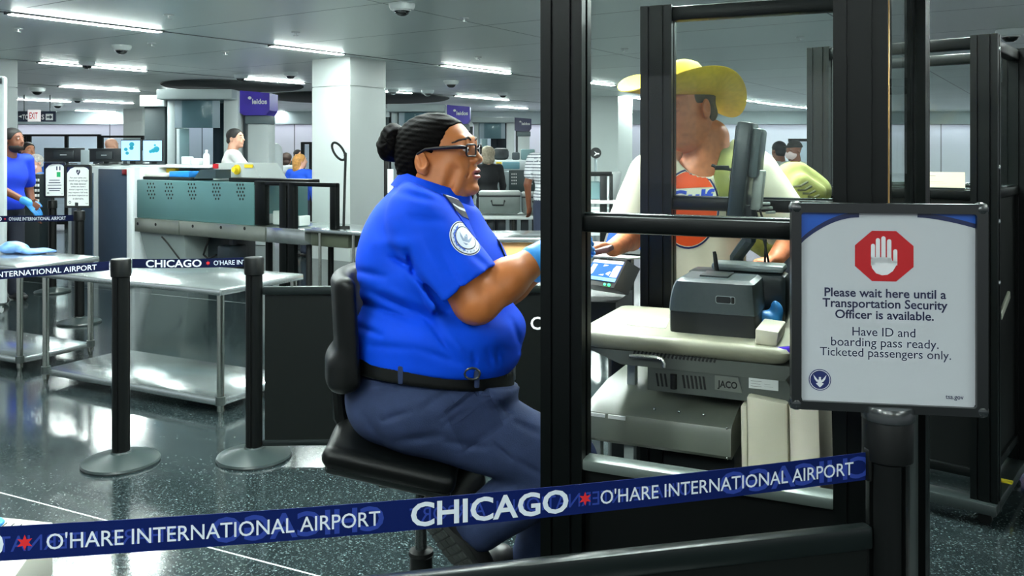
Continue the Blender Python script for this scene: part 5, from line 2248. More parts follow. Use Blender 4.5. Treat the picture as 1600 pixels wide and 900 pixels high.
# ---------------------------------------------------------------- the stool she sits on
ch = thing('office_chair', 'black drafting chair with a curved backrest under the officer', 'chair', (O(655, 800).x, OD, 0))
vinyl = mat('vinyl_black', (7, 9, 9), 0.4, spec=0.25, bump=0.15, bscale=600)
sT = Matrix.Rotation(math.radians(13), 3, 'Y')
B = Body()
B.u(s_box(O(624, 692), (0.178, 0.235, 0.03), 0.028, sT))
B.u(s_ell(O(566, 676), (0.07, 0.2, 0.036), sT), 0.03)
skin('seat', B, (-0.6, 2.15, 0.6), (-0.1, 2.75, 0.82), 0.006, vinyl, ch, 1)
B = Body()
B.u(s_box(O(622, 709), (0.168, 0.22, 0.014), 0.012, sT))
skin('seat_shell', B, (-0.6, 2.15, 0.56), (-0.1, 2.75, 0.8), 0.006, mat('plastic_dark', (20, 25, 25), 0.3, spec=0.5), ch, 1)
B = Body()
bR = Matrix.Rotation(math.radians(-3), 3, 'Y')
B.u(s_box(O(541, 500), (0.028, 0.215, 0.15), 0.026, bR))
B.u(s_box(O(530, 560), (0.03, 0.2, 0.05), 0.028), 0.03)
B.d(lambda P: (0.0 * P[:, 0]).astype(np.float32))


def bent(f):
    def g(P):
        Q = P.copy()
        Q[:, 0] = P[:, 0] - 1.1 * (P[:, 1] - OD) ** 2      # wings curve forward
        return f(Q)
    return g


BB = Body()
BB.u(bent(B), 0)
skin('backrest', BB, (-0.62, 2.15, 0.83), (-0.28, 2.75, 1.26), 0.006, vinyl, ch, 1)
mb = MB()
mb.tube([O(528, 560), O(527, 600), O(532, 650), O(560, 700), O(640, 716)], [0.02, 0.02, 0.022, 0.022, 0.022], 10)
mb.build('back_bar', vinyl, ch)
cx, cz = O(658, 740).x, 0
mb = MB()
mb.cyl((cx, OD, O(658, 716).z), (cx, OD, O(658, 738).z), 0.06, 0.045)
mb.build('mechanism', mat('plastic_dark'), ch)
mb = MB()
mb.cyl((cx, OD, 0.35), (cx, OD, O(658, 735).z), 0.0165)
mb.build('gas_lift', mat('lift_steel', (92, 98, 98), 0.25, 0.8), ch)
mb = MB()
mb.cyl((cx, OD, 0.09), (cx, OD, O(658, 862).z), 0.032)
mb.lathe((cx, OD, O(658, 862).z - 0.01), [(0.034, 0), (0.036, 0.004), (0.034, 0.014), (0.02, 0.02)], 24)
mb.build('column', black2_m, ch)
mb = MB()
rg = [Vector((cx + 0.23 * math.cos(a), OD + 0.23 * math.sin(a), 0.16)) for a in np.linspace(0, 2 * PI, 33)[:-1]]
mb.tube(rg, 0.011, 8, closed=True)
for k in range(3):
    a = 2 * PI * k / 3 + 0.5
    mb.cyl((cx, OD, 0.16), (cx + 0.23 * math.cos(a), OD + 0.23 * math.sin(a), 0.16), 0.009)
mb.build('foot_ring', chrome_m, ch)
for k in range(5):
    a = 2 * PI * k / 5 + 0.3
    e = Vector((cx + 0.29 * math.cos(a), OD + 0.29 * math.sin(a), 0.075))
    lg = MB().tube([Vector((cx, OD, 0.11)), e], [0.026, 0.016], 8).build('leg', black2_m, ch)
    MB().cyl(e + Vector((0.012, 0.0, -0.048)), e + Vector((-0.012, 0.0, -0.048)), 0.027).cyl(e + Vector((0, 0, -0.05)), e, 0.008).build('caster', black2_m, lg)
mb = MB()
MB().tube([O(630, 730, -0.18), O(580, 722, -0.2)], 0.007, 8).build('lever', black2_m, ch)
mb.tube([O(640, 722, -0.08), O(632, 742, -0.1), O(618, 752, -0.11), O(604, 756, -0.12), O(592, 757, -0.12)], [0.006, 0.006, 0.009, 0.011, 0.008], 8)
mb.build('lever', black2_m, ch)
# ================================================================ the traveller in the straw hat
PD = 3.22


def Pp(px, py, dd=0.0):
    return W(px, py, PD + dd)


def place_head(origin, fwd, tilt=0.0, s=1.0):
    f = Vector((fwd[0], fwd[1], 0)).normalized()
    M = Matrix.Translation(origin) @ Matrix.Rotation(math.atan2(f.y, f.x), 4, 'Z') @ Matrix.Rotation(tilt, 4, 'Y') @ Matrix.Scale(s, 4)
    return M


trav = thing('person', 'traveller in a yellow straw hat and cream T-shirt with an orange logo behind the glass', 'person', (Pp(1095, 300).x, PD, 0))
skin_tr = mat('skin_tan', (214, 130, 86), 0.5, noise=0.14, scale=45, bump=0.2, bscale=300)
HT = place_head(Pp(1074, 168), (-0.86, -0.5), math.radians(10), 1.06)
hd_ = Body()
head_prims(hd_, full=0.008)
hd_.u(s_cap((-0.02, 0, -0.06), (-0.07, 0.0, -0.26), 0.066, 0.08), 0.03)
hd_.u(s_ell((0.03, 0, -0.115), (0.06, 0.05, 0.035)), 0.025)
Vt, Ft = hd_.mesh((-0.18, -0.13, -0.3), (0.15, 0.13, 0.13), 0.0035, 1)
tbod = Body()
tbod.u(s_ell(Pp(1100, 330), (0.16, 0.1, 0.2)))
tbod.u(s_ell(Pp(1095, 430), (0.15, 0.1, 0.25)), 0.05)
tbod.u(s_cap(Pp(1110, 215, 0.02), Pp(1103, 262, 0.02), 0.07, 0.1), 0.04)
ShR, ElR, WrR = Pp(1015, 275, -0.02), Pp(985, 372, -0.02), Pp(958, 388, -0.24)
ShL, ElL, WrL = Pp(1182, 272, 0.03), Pp(1236, 372, 0.0), Pp(1212, 404, -0.14)
for a, b, c in ((ShR, ElR, WrR), (ShL, ElL, WrL)):
    tbod.u(s_cap(a, b, 0.055, 0.045), 0.03)
    tbod.u(s_cap(b, c, 0.044, 0.03), 0.02)
for s in (-1, 1):
    hp_ = Pp(1095, 500) + Vector((0.09 * s, 0, 0))
    tbod.u(s_cap(hp_, Vector((hp_.x, PD + 0.02, 0.5)), 0.085, 0.06), 0.03)
    tbod.u(s_cap(Vector((hp_.x, PD + 0.02, 0.5)), Vector((hp_.x, PD + 0.03, 0.1)), 0.055, 0.04), 0.02)
hand_prims(tbod, WrR, Vector((-0.93, -0.3, 0.12)), Vector((-0.1, -0.35, -0.9)), Vector((-0.2, -0.85, 0.3)), 0.55, 1.05)
hand_prims(tbod, WrL, Vector((-0.9, -0.4, -0.1)), Vector((0, -0.2, -1)), Vector((-0.2, -1, 0.1)), 0.4, 1.05)
Vb, Fb = tbod.mesh((0.25, 2.7, 0.05), (1.25, 3.5, 1.65), 0.007, 1)
merge_skins('body', [(moved(Vt, HT), Ft, None), (Vb, Fb, None)], [skin_tr], trav)
eyes(trav, HT)
hg = Body()
hg.u(s_ell((-0.016, 0, 0.03), (0.097, 0.081, 0.082)))
hg.u(s_ell((-0.05, 0, -0.03), (0.06, 0.07, 0.05)), 0.02)
hg.i(lambda P: np.maximum(P[:, 0] - (0.03 + 0.5 * P[:, 2]), np.where((np.abs(P[:, 1]) > 0.055) & (P[:, 0] > -0.035), 0.012 - P[:, 2], -1)), 0.004)
V_, Fq_ = hg.mesh((-0.15, -0.11, -0.12), (0.11, 0.11, 0.13), 0.004, 1)
merge_skins('hair', [(moved(V_, HT), Fq_, None)], [mat('hair_grey', (92, 84, 68), 0.7, noise=0.3, scale=60)], trav)
tee_m = mat('tee_cream', (236, 228, 204), 0.75, noise=0.03, scale=12, bump=0.1, bscale=400)
ts_ = Body()
ts_.u(s_ell(Pp(1098, 335), (0.195, 0.135, 0.21)))
ts_.u(s_ell(Pp(1092, 450), (0.18, 0.135, 0.27)), 0.06)
ts_.u(s_cap(Pp(1020, 270, 0.0), Pp(1178, 266, 0.03), 0.075), 0.05)
ts_.u(s_ell(Pp(1105, 250, 0.03), (0.14, 0.085, 0.06)), 0.05)
ts_.u(both(s_cap(ShR, Pp(980, 362, -0.02), 0.078, 0.088), s_half(Pp(982, 352, -0.02), Pp(980, 362) - Pp(1000, 300))), 0.03)
ts_.u(both(s_cap(ShL, Pp(1243, 372, 0.0), 0.082, 0.098), s_half(Pp(1238, 362, 0.0), Pp(1243, 372) - Pp(1200, 300))), 0.03)
ts_.s(s_cap(Pp(1098, 262, -0.02), Pp(1075, 190, -0.03), 0.082, 0.09), 0.006)
ts_.i(s_half(Pp(1095, 545), (0, 0, -1)), 0.006)
ts_.d(ripple(0.004, 22, 16, 18, 0.5))
tee = skin('shirt', ts_, (0.2, 2.85, 0.75), (1.3, 3.55, 1.62), 0.007, tee_m, trav, 1)
tee_bvh = bvh_of(tee)
jn = Body()
jn.u(s_ell(Pp(1093, 520), (0.17, 0.13, 0.13)))
for s in (-1, 1):
    hp_ = Pp(1093, 500) + Vector((0.085 * s, 0, 0))
    jn.u(s_cap(hp_, Vector((hp_.x + 0.01 * s, PD + 0.02, 0.5)), 0.1, 0.08), 0.03)
    jn.u(s_cap(Vector((hp_.x + 0.01 * s, PD + 0.02, 0.5)), Vector((hp_.x + 0.01 * s, PD + 0.03, 0.1)), 0.08, 0.07), 0.02)
jn.d(ripple(0.004, 22, 16, 26, 2.0))
jn.s(s_half((0, 0, 0.06), (0, 0, 1)), 0.004)
skin('trousers', jn, (0.4, 2.9, 0.02), (1.1, 3.5, 1.05), 0.01, mat('jeans_navy', (40, 50, 74), 0.8, noise=0.1, scale=30), trav, 1)
for s in (-1, 1):
    hp_ = Pp(1093, 500)
    B = Body()
    B.u(s_ell((hp_.x + 0.095 * s, PD - 0.03, 0.045), (0.05, 0.14, 0.045)))
    B.i(s_half((0, 0, 0.004), (0, 0, -1)), 0.002)
    skin('shoe', B, (hp_.x + 0.095 * s - 0.08, PD - 0.2, -0.01), (hp_.x + 0.095 * s + 0.08, PD + 0.15, 0.12), 0.008, mat('shoe_brown', (70, 52, 40), 0.6), trav, 1)
# logo on the chest
cn = Vector((-0.18, -0.98, 0.05)).normalized()
cu = Vector((0.98, -0.18, 0.06)).normalized()
cv = Vector((0.02, 0.03, 1.0)).normalized()
lc = Pp(1077, 326, -0.12)


def logo(polys, m, name, parent, off_):
    return MB().flat(dice(polys, 0.02), drape(tee_bvh, lc, cu, cv, cn, off_, 0.4)).build(name, m, parent, recalc=False)


LR, AS = 0.1, 1.38
bd = logo(disc2d(0, 0, LR * 1.06, LR * 1.05 * AS, 40), mat('logo_navy', (34, 44, 100), 0.7), 'logo', tee, 0.002)
logo(disc2d(0, 0, LR, LR * AS, 40), mat('logo_cream', (240, 234, 214), 0.75), 'logo_ground', bd, 0.0032)


def seg2d(lo, hi):
    """part of the ellipse between two heights"""
    pts = []
    for k in range(25):
        y = lo + (hi - lo) * k / 24
        pts.append((LR * 0.98 * math.sqrt(max(0, 1 - (y / (LR * AS * 0.98)) ** 2)), y))
    out = []
    for (xa, ya), (xb, yb) in zip(pts, pts[1:]):
        out.append([(-xa, ya), (xa, ya), (xb, yb), (-xb, yb)])
    return out


logo(seg2d(0.074, LR * AS * 0.975) + seg2d(-LR * AS * 0.975, 0.006), mat('logo_orange', (250, 86, 24), 0.7), 'logo_orange', bd, 0.0042)
lt2 = text2d('Gulf', 0.16, 0.056, 0.035)
logo(shift2d([[(x + 0.10 * y, y) for x, y in p] for p in lt2], -0.076, 0.012), mat('logo_blue', (40, 76, 200), 0.7), 'logo_lettering', bd, 0.0048)

# straw hat
straw = mat('straw', (250, 212, 78), 0.7, noise=0.08, scale=60, bump=0.35, bscale=420)
hf = Vector((-0.86, -0.5, 0)).normalized()
hl = Vector((-hf.y, hf.x, 0))
h0 = Pp(1066, 150) + Vector((0, 0, 0.0))
hat = thing('straw_hat', 'yellow straw cowboy hat with a wide curled brim, worn by the traveller', 'hat', h0)


def brim(q, t, thick=0.0):
    c, s = math.cos(t), math.sin(t)
    ra = 0.100 + 0.155 * q
    rb = 0.082 + 0.135 * q
    z = 0.092 * (q ** 2.0) * s * s - 0.075 * (q ** 1.6) * max(0, -c) ** 2 * (1 - s * s * 0.5) + 0.006 * q * max(0, c)
    rb_ = rb * (1 - 0.10 * q * q * s * s)
    return h0 + hf * (ra * c) + hl * (rb_ * s) + Vector((0, 0, z + thick))


mb = MB()
rows = []
for k in range(9):
    rows.append([brim(k / 8, 2 * PI * j / 64) for j in range(64)])
for k in range(8, -1, -1):
    rows.append([brim(k / 8, 2 * PI * j / 64, 0.004) for j in range(64)])
mb.grid(rows, close_u=True, close_v=True)
mb.build('brim', straw, hat, angle=80)
rows = []
for z, a, b in ((0.0, 0.103, 0.086), (0.02, 0.102, 0.085), (0.05, 0.098, 0.081), (0.085, 0.092, 0.074), (0.11, 0.086, 0.066), (0.128, 0.076, 0.055), (0.138, 0.06, 0.042), (0.138, 0.03, 0.02), (0.134, 0.002, 0.002)):
    r = []
    for j in range(48):
        t = 2 * PI * j / 48
        c, s = math.cos(t), math.sin(t)
        pinch = 1 - 0.28 * max(0, c) ** 3 * (z / 0.138) ** 2 * abs(s) ** 0.5
        dent = -0.028 * (z / 0.138) ** 4 * (1 - min(1, (abs(b * s) / 0.05)) ** 2) if z > 0.1 else 0
        zz = z + dent + 0.012 * c * (z / 0.138)
        r.append(h0 + hf * (a * c) + hl * (b * s * pinch) + Vector((0, 0, zz)))
    rows.append(r)
mb = MB()
mb.grid(rows, close_v=True)
mb.build('crown', straw, hat, angle=80)
mb = MB()
rr = []
for dr, z in ((0.002, 0.002), (0.004, 0.004), (0.004, 0.022), (0.002, 0.024)):
    rr.append([h0 + hf * ((0.103 + dr) * math.cos(2 * PI * j / 48)) + hl * ((0.086 + dr) * math.sin(2 * PI * j / 48)) + Vector((0, 0, z)) for j in range(48)])
mb.grid(rr, close_v=True)
mb.build('hat_band', mat('straw_band', (230, 196, 110), 0.6), hat, angle=60)

# backpack and wallet
pack = thing('backpack', 'olive green backpack hanging behind the traveller in the straw hat', 'backpack', Pp(1225, 320, 0.2))
olive = mat('olive_cloth', (128, 128, 62), 0.8, noise=0.15, scale=30, bump=0.3, bscale=250)
B = Body()
RP = Matrix.Rotation(math.radians(38), 3, 'Y')
B.u(s_box(Pp(1222, 330, 0.28), (0.11, 0.10, 0.2), 0.06, RP))
B.u(s_box(Pp(1252, 306, 0.18), (0.07, 0.06, 0.08), 0.035, RP), 0.02)
B.d(ripple(0.006, 40, 30, 36))
skin('bag', B, (0.7, 3.2, 0.95), (1.5, 3.75, 1.75), 0.008, olive, pack, 1)
mb = MB()
pts = [Pp(1168, 228, 0.14), Pp(1152, 224, 0.04), Pp(1140, 240, -0.1), Pp(1134, 270, -0.145), Pp(1140, 310, -0.155), Pp(1160, 345, -0.13), Pp(1190, 365, 0.0)]
rows = []
for i, p in enumerate(pts):
    hitv = tee_bvh.find_nearest(p)
    p = hitv[0] + hitv[1] * 0.0
    nn_ = (p - Pp(1110, 300, 0.05)).normalized()
    p = p + nn_ * 0.012
    tn = (pts[min(i + 1, len(pts) - 1)] - pts[max(0, i - 1)]).normalized()
    sd_ = tn.cross(nn_).normalized() * 0.026
    rows.append([p + sd_, p + sd_ + nn_ * 0.01, p - sd_ + nn_ * 0.01, p - sd_])
mb.grid(rows, close_v=True)
mb.build('strap', olive, pack, angle=60)
mb = MB()
for k in range(5):
    a, b_ = Pp(1238 + 8 * k, 292 + 5 * k, 0.09), Pp(1262 + 6 * k, 284 + 7 * k, 0.09)
    mb.tube([a, (a + b_) / 2 + Vector((0, -0.008, -0.006)), b_], 0.005, 6)
mb.build('webbing', mat('olive_dark', (66, 66, 34), 0.8), pack)
mb = MB()
mb.box(Pp(1128, 262, -0.2), (0.05, 0.012, 0.016), bev=0.003)
mb.tube([Pp(1112, 258, -0.19), Pp(1122, 262, -0.2), Pp(1136, 264, -0.2), Pp(1150, 266, -0.17)], 0.006, 6)
mb.build('buckle', slot_m, pack)
wl_ = MB()
wc = Pp(927, 394, -0.31)
RW = Matrix.Rotation(math.radians(-18), 4, 'Z') @ Matrix.Rotation(math.radians(-14), 4, 'Y')
wl_.box(wc, (0.13, 0.085, 0.02), M=RW, bev=0.008)
tag(wl_.build('wallet', mat('wallet_maroon', (78, 38, 38), 0.5, noise=0.1, scale=40)), 'dark red wallet held out in the hand of the straw-hatted traveller', 'wallet')

# ================================================================ figures deeper in the hall
SKINT = {'tan': (206, 140, 108), 'brown': (128, 78, 56), 'pale': (224, 168, 142)}


def figure(label, px, d, head, H, top, bottom, sk='tan', hair=('short', (30, 24, 22)), arm_r=None, arm_l=None, lean=0.0, sleeve=0.6, long_sleeve=False,
           mask=None, beard=None, group=None, h=0.011, stripes=None, name='person', look=None):
    """standing person; head: world direction faced; arms: (elbow, wrist) in its own axes for a 1.75 m figure"""
    x = (px - 800) / F * d
    f = Vector((head[0], head[1], 0)).normalized()
    rz = math.atan2(f.y, f.x)
    k = H / 1.75
    t = thing(name, label, 'person', (x, d, 0), rz, group)
    X = Matrix.Translation((x, d, 0)) @ Matrix.Rotation(rz, 4, 'Z') @ Matrix.Scale(k, 4)
    fw_ = lambda z: lean * max(0, z - 0.95)
    V3 = lambda x_, y_, z_: np.array((x_ + fw_(z_), y_, z_))
    hx = 0.03 + fw_(1.62)
    lk = rz if look is None else math.atan2(look[1], look[0])
    HMx = Matrix.Translation((hx, 0, 1.625)) @ Matrix.Rotation(lk - rz, 4, 'Z')
    inv = np.array(HMx.inverted())
    b = Body()
    hbod = Body()
    head_prims(hbod)
    b.u(lambda P: hbod(P @ inv[:3, :3].T + inv[:3, 3]))
    b.u(s_cap(V3(0.01, 0, 1.58), V3(-0.01, 0, 1.42), 0.058, 0.07), 0.02)
    b.u(s_ell(V3(0, 0, 1.25), (0.1, 0.15, 0.22)), 0.03)
    b.u(s_ell(V3(0, 0, 0.98), (0.1, 0.14, 0.14)), 0.04)
    arms = []
    for s, a in ((-1, arm_r), (1, arm_l)):
        el, wr = a if a else ((0.0, 0.25, 1.14), (0.07, 0.26, 0.9))
        sh = V3(0, s * 0.19, 1.42)
        el = np.array((el[0], s * el[1], el[2]))
        wr = np.array((wr[0], s * wr[1], wr[2]))
        arms.append((sh, el, wr))
        b.u(s_cap(sh, el, 0.05, 0.042), 0.02)
        b.u(s_cap(el, wr, 0.04, 0.028), 0.015)
        dr = Vector(wr - el).normalized()
        side = Vector((0.4, -0.3 * s, 0.5))
        nr = dr.cross(side).normalized() * (1 if s < 0 else -1)
        hand_prims(b, wr, dr, nr, side - dr * side.dot(dr), 0.35, 1.0)
        b.u(s_cap(V3(0, s * 0.09, 0.92), (0.02, s * 0.1, 0.5), 0.075, 0.055), 0.02)
        b.u(s_cap((0.02, s * 0.1, 0.5), (-0.01, s * 0.1, 0.08), 0.052, 0.04), 0.015)
    sk_m = mat('skin_' + sk + '_far', SKINT[sk], 0.5)
    xs = [a[i][0] for a in arms for i in (1, 2)]
    lo, hi = (min(-0.22, min(xs) - 0.12), -0.42, 0.03), (max(0.3, max(xs) + 0.22), 0.42, 1.82)
    skin('body', b, lo, hi, h, sk_m, t, 1, xf=X)
    s_ = Body()
    s_.u(s_ell(V3(0, 0, 1.28), (0.135, 0.19, 0.22)))
    s_.u(s_ell(V3(0.01, 0, 1.02), (0.14, 0.18, 0.17)), 0.06)
    s_.u(s_cap(V3(-0.01, -0.15, 1.42), V3(-0.01, 0.15, 1.42), 0.065), 0.04)
    for sh, el, wr in arms:
        if long_sleeve:
            s_.u(s_cap(sh, el, 0.068, 0.055), 0.02)
            s_.u(s_cap(el, el + (wr - el) * 0.92, 0.055, 0.04), 0.015)
        else:
            s_.u(s_cap(sh, sh + (el - sh) * sleeve, 0.068, 0.066), 0.02)
    s_.s(s_cap(V3(0.02, 0, 1.5), V3(0.04, 0, 1.7), 0.068, 0.08), 0.008)
    s_.i(s_half((0, 0, 0.93), (0, 0, -1)), 0.005)
    s_.d(ripple(0.005, 26, 22, 22, px))
    if stripes:
        pm = [mat('stripe_a_%d' % px, top, 0.8), mat('stripe_b_%d' % px, stripes, 0.8)]
        skin('shirt', s_, lo, hi, h, pm, t, 1, xf=X, paint=lambda P: ((P[:, 2] * 28) % 1 < 0.32).astype(int))
    else:
        skin('shirt', s_, lo, hi, h, mat('cloth_%d_%d_%d' % top, top, 0.75, noise=0.05, scale=15), t, 1, xf=X)
    tr = Body()
    tr.u(s_ell((0, 0, 0.95), (0.13, 0.165, 0.11)))
    for s in (-1, 1):
        tr.u(s_cap((0, s * 0.09, 0.9), (0.02, s * 0.1, 0.5), 0.095, 0.075), 0.03)
        tr.u(s_cap((0.02, s * 0.1, 0.5), (-0.01, s * 0.1, 0.1), 0.072, 0.065), 0.02)
    tr.i(s_half((0, 0, 1.0), (0, 0, 1)), 0.004)
    skin('trousers', tr, (-0.25, -0.3, 0.02), (0.25, 0.3, 1.05), 0.014, mat('cloth_%d_%d_%d' % bottom, bottom, 0.8), t, 1, xf=X)
    for s in (-1, 1):
        B = Body()
        B.u(s_ell((0.05, s * 0.1, 0.04), (0.14, 0.05, 0.05)))
        B.i(s_half((0, 0, 0.003), (0, 0, -1)), 0.002)
        skin('shoe', B, (-0.13, s * 0.1 - 0.08, -0.02), (0.23, s * 0.1 + 0.08, 0.12), 0.016, mat('shoe_black', (22, 22, 24), 0.5), t, 1, xf=X)
    HW = X @ HMx
    style, hc = hair
    if style != 'bald':
        g = Body()
        g.u(s_ell((-0.014, 0, 0.036), (0.106, 0.087, 0.09)))
        if style == 'long':
            g.u(s_cap((-0.055, 0, 0.0), (-0.06, 0, -0.14), 0.09, 0.075), 0.03)
        elif style == 'curly':
            g.u(s_ell((-0.02, 0, 0.03), (0.13, 0.12, 0.11)), 0.03)
            g.u(s_ell((-0.05, 0, -0.08), (0.09, 0.11, 0.08)), 0.03)
        else:
            g.u(s_ell((-0.05, 0, -0.03), (0.062, 0.076, 0.05)), 0.02)
        if style == 'cap':
            g.i(lambda P: 0.035 - P[:, 2] + 0.0 * P[:, 0], 0.004)
            g.u(s_ell((0.1, 0, 0.045), (0.075, 0.065, 0.012)), 0.008)
        else:
            g.i(lambda P: np.maximum(P[:, 0] - (0.035 + 0.5 * P[:, 2]), np.where((np.abs(P[:, 1]) > 0.06) & (P[:, 0] > -0.03), 0.005 - P[:, 2] - (10 if style in ('long', 'curly') else 0), -1)), 0.004)
        skin('cap' if style == 'cap' else 'hair', g, (-0.17, -0.15, -0.24), (0.2, 0.15, 0.16), 0.007, mat('hair_%d_%d_%d' % hc, hc, 0.65, noise=0.3, scale=40), t, 1, xf=HW)
    if mask:
        g = Body()
        g.u(s_ell((0.045, 0, -0.055), (0.078, 0.066, 0.062)))
        g.i(lambda P: np.maximum(P[:, 2] + 0.012, 0.0 - P[:, 0]), 0.004)
        skin('face_mask', g, (-0.05, -0.1, -0.14), (0.16, 0.1, 0.03), 0.006, mat('mask_blue', mask, 0.7), t, 1, xf=HW)
    if beard:
        g = Body()
        g.u(s_ell((0.034, 0, -0.075), (0.072, 0.066, 0.052)))
        g.s(s_ell((0.11, 0, -0.05), (0.03, 0.024, 0.012)), 0.004)
        g.i(lambda P: np.maximum(P[:, 2] + 0.035, -0.01 - P[:, 0]), 0.008)
        skin('beard', g, (-0.05, -0.1, -0.15), (0.14, 0.1, 0.02), 0.006, mat('beard_%d' % beard[0], beard, 0.8), t, 1, xf=HW)
    eyes(t, HW, (0.085, 0.032, 0.011), 0.0105 * k)
    for s in (-1, 1):
        MB().tube([HW @ Vector((0.094, s * 0.016, 0.036)), HW @ Vector((0.095, s * 0.034, 0.042)), HW @ Vector((0.085, s * 0.05, 0.036))], 0.0035 * k, 6).build('eyebrow', mat('brow_dark', (44, 26, 20), 0.7), t)
    return t, X, arms


t1, X1m, arms1 = figure('security officer in royal blue uniform with a blue glove, standing at the left edge', 9, 8.8, (0.9, -0.42), 1.77, (16, 60, 210), (26, 30, 44), 'brown',
                        ('short', (22, 18, 18)), arm_r=((0.26, 0.27, 1.17), (0.56, 0.16, 1.02)), look=(0.97, -0.2), lean=0.12, beard=(28, 22, 20), sleeve=0.8)
g = Body()
d_ = Vector(arms1[0][2] - arms1[0][1]).normalized()
g.u(s_cap(arms1[0][2] - np.array(d_) * 0.05, arms1[0][2] + np.array(d_) * 0.02, 0.04, 0.034))
sd2 = Vector((0.3, 0.5, 0.5))
hand_prims(g, arms1[0][2], (d_ + Vector((0.2, 0, -0.5))).normalized(), Vector((-0.3, 0.4, -0.8)), sd2 - d_ * sd2.dot(d_), 0.5, 1.15)
wv = Vector(arms1[0][2])
skin('glove', g, wv - Vector((0.12, 0.14, 0.22)), wv + Vector((0.26, 0.16, 0.14)), 0.006, glove_m, t1, 1, xf=X1m)
for nm, c_, n_, r_ in (('sleeve_patch', (0.02 + 0.12 * 0.42, -0.262, 1.36), (0.15, -1, 0.15), 0.04),):
    nrm_ = Vector(n_).normalized()
    u_ = nrm_.cross(Vector((0, 0, 1))).normalized()
    w_ = u_.cross(nrm_)
    MB().prism([X1m @ (Vector(c_) + u_ * r_ * math.cos(a) + w_ * r_ * math.sin(a)) for a in np.linspace(0, 2 * PI, 17)[:-1]], (X1m.to_3x3() @ nrm_) * 0.006).build(nm, mat('patch_white'), t1)

figure('security officer in blue shirt seen between the left officer and the black monitors', 42, 11.5, (0.8, -0.5), 1.66, (52, 110, 214), (26, 30, 44), 'tan', ('short', (32, 26, 24)), beard=(40, 30, 26))
figure('grey-haired traveller in light blue bending near the left monitors', 58, 10.7, (-0.4, -0.9), 1.5, (92, 150, 226), (50, 54, 62), 'pale', ('short', (196, 192, 186)), mask=(232, 206, 206))
figure('bald man seen from behind, above the two black monitors', 172, 12.2, (0.25, 0.95), 1.73, (60, 66, 74), (40, 44, 52), 'pale', ('bald', (40, 30, 26)), beard=(60, 42, 34))
figure('man with short dark hair and white shirt working at the scanner, seen from behind', 364, 11.1, (0.86, 0.42), 1.83, (228, 228, 226), (40, 46, 60), 'pale', ('short', (26, 22, 22)),
       arm_r=((0.16, 0.27, 1.18), (0.36, 0.22, 1.0)), long_sleeve=True, look=(0.95, -0.2))
figure('woman with blonde hair and blue top left of the big column', 468, 12.6, (0.35, 0.93), 1.5, (20, 84, 214), (40, 48, 66), 'pale', ('long', (186, 132, 70)), arm_l=((-0.05, 0.27, 1.15), (0.12, 0.26, 1.0)), long_sleeve=True, look=(0.8, 0.5))
figure('dark-haired person far behind the blonde woman in blue', 464, 18.5, (0.9, -0.3), 1.58, (60, 70, 66), (40, 40, 46), 'pale', ('short', (34, 28, 28)))
figure('person with curly brown hair far behind, left of the blonde woman', 447, 17.0, (0.5, 0.85), 1.5, (170, 176, 180), (40, 40, 46), 'tan', ('curly', (58, 40, 34)))
figure('person in a black leather jacket with grey blonde hair behind the officer', 762, 12.4, (-0.3, 0.95), 1.60, (24, 26, 30), (30, 32, 40), 'pale', ('curly', (168, 156, 136)), long_sleeve=True)
figure('man in a striped white shirt partly hidden by the black booth post', 858, 9.6, (0.35, 0.93), 1.78, (232, 234, 238), (44, 52, 74), 'brown', ('short', (30, 24, 22)), stripes=(112, 118, 130))
figure('person with black hair seen from behind, left of the masked man', 1219, 10.6, (-0.3, 0.95), 1.66, (196, 202, 200), (40, 44, 52), 'brown', ('short', (22, 22, 26)))
figure('masked man in a dark cap behind the olive backpack', 1243, 10.0, (-0.85, -0.5), 1.66, (206, 212, 212), (40, 44, 52), 'brown', ('cap', (36, 34, 30)), mask=(70, 160, 184))
figure('person in blue at the far right edge beside the third booth', 1602, 7.6, (-0.2, 0.9), 1.45, (24, 84, 196), (40, 44, 52), 'tan', ('short', (30, 24, 22)), long_sleeve=True)
# ================================================================ the checkpoint behind her
steel_m = mat('brushed_steel', (188, 196, 196), 0.22, 0.9, noise=0.08, scale=6)
steel_d = mat('steel_dark', (96, 104, 102), 0.3, 0.8)
leg_m = mat('steel_tube', (196, 200, 192), 0.2, 1.0)


def pix_u(fr, px, v=0.0):
    return fr.px(px, HZ, v)[0]


# ---- back row of belts and their posts
P1 = Vector(((189 - 800) / F * 4.23, 4.23, 0))
P2 = Vector(((397 - 800) / F * 4.30, 4.30, 0))
P0 = Vector((-2.347, 3.96, 0)) + (Vector((-2.347, 3.96, 0)) - P1).normalized() * 1.2
P3 = Vector(((884 - 800) / F * 4.36, 4.36, 0))
s1 = make_stanchion('barrier_stanchion', 'black barrier stanchion joining two blue belts, left one of the pair behind the near belt', P1, 0.1, 'belt barrier stanchions')
s2 = make_stanchion('barrier_stanchion', 'black barrier stanchion at the left edge of the black panel behind the officer', P2, 0.0, 'belt barrier stanchions')
s0 = make_stanchion('barrier_stanchion', 'black barrier stanchion out of frame at the left end of the middle belt', P0, 0.1, 'belt barrier stanchions')
s3 = make_stanchion('barrier_stanchion', 'black barrier stanchion at the right end of the panel, hidden behind the booth post', P3, 0.0, 'belt barrier stanchions')
SA = Vector(((124 - 800) / F * 7.7, 7.7, 0))
SB = Vector(((82 - 800) / F * 9.4, 9.4, 0))
sa = make_stanchion('barrier_stanchion', 'black stanchion holding the pat-down notice, near the steel tables', SA, 0.0, 'belt barrier stanchions')
sb2 = make_stanchion('barrier_stanchion', 'black stanchion farther left, holding the notice with a green mark', SB, 0.0, 'belt barrier stanchions')


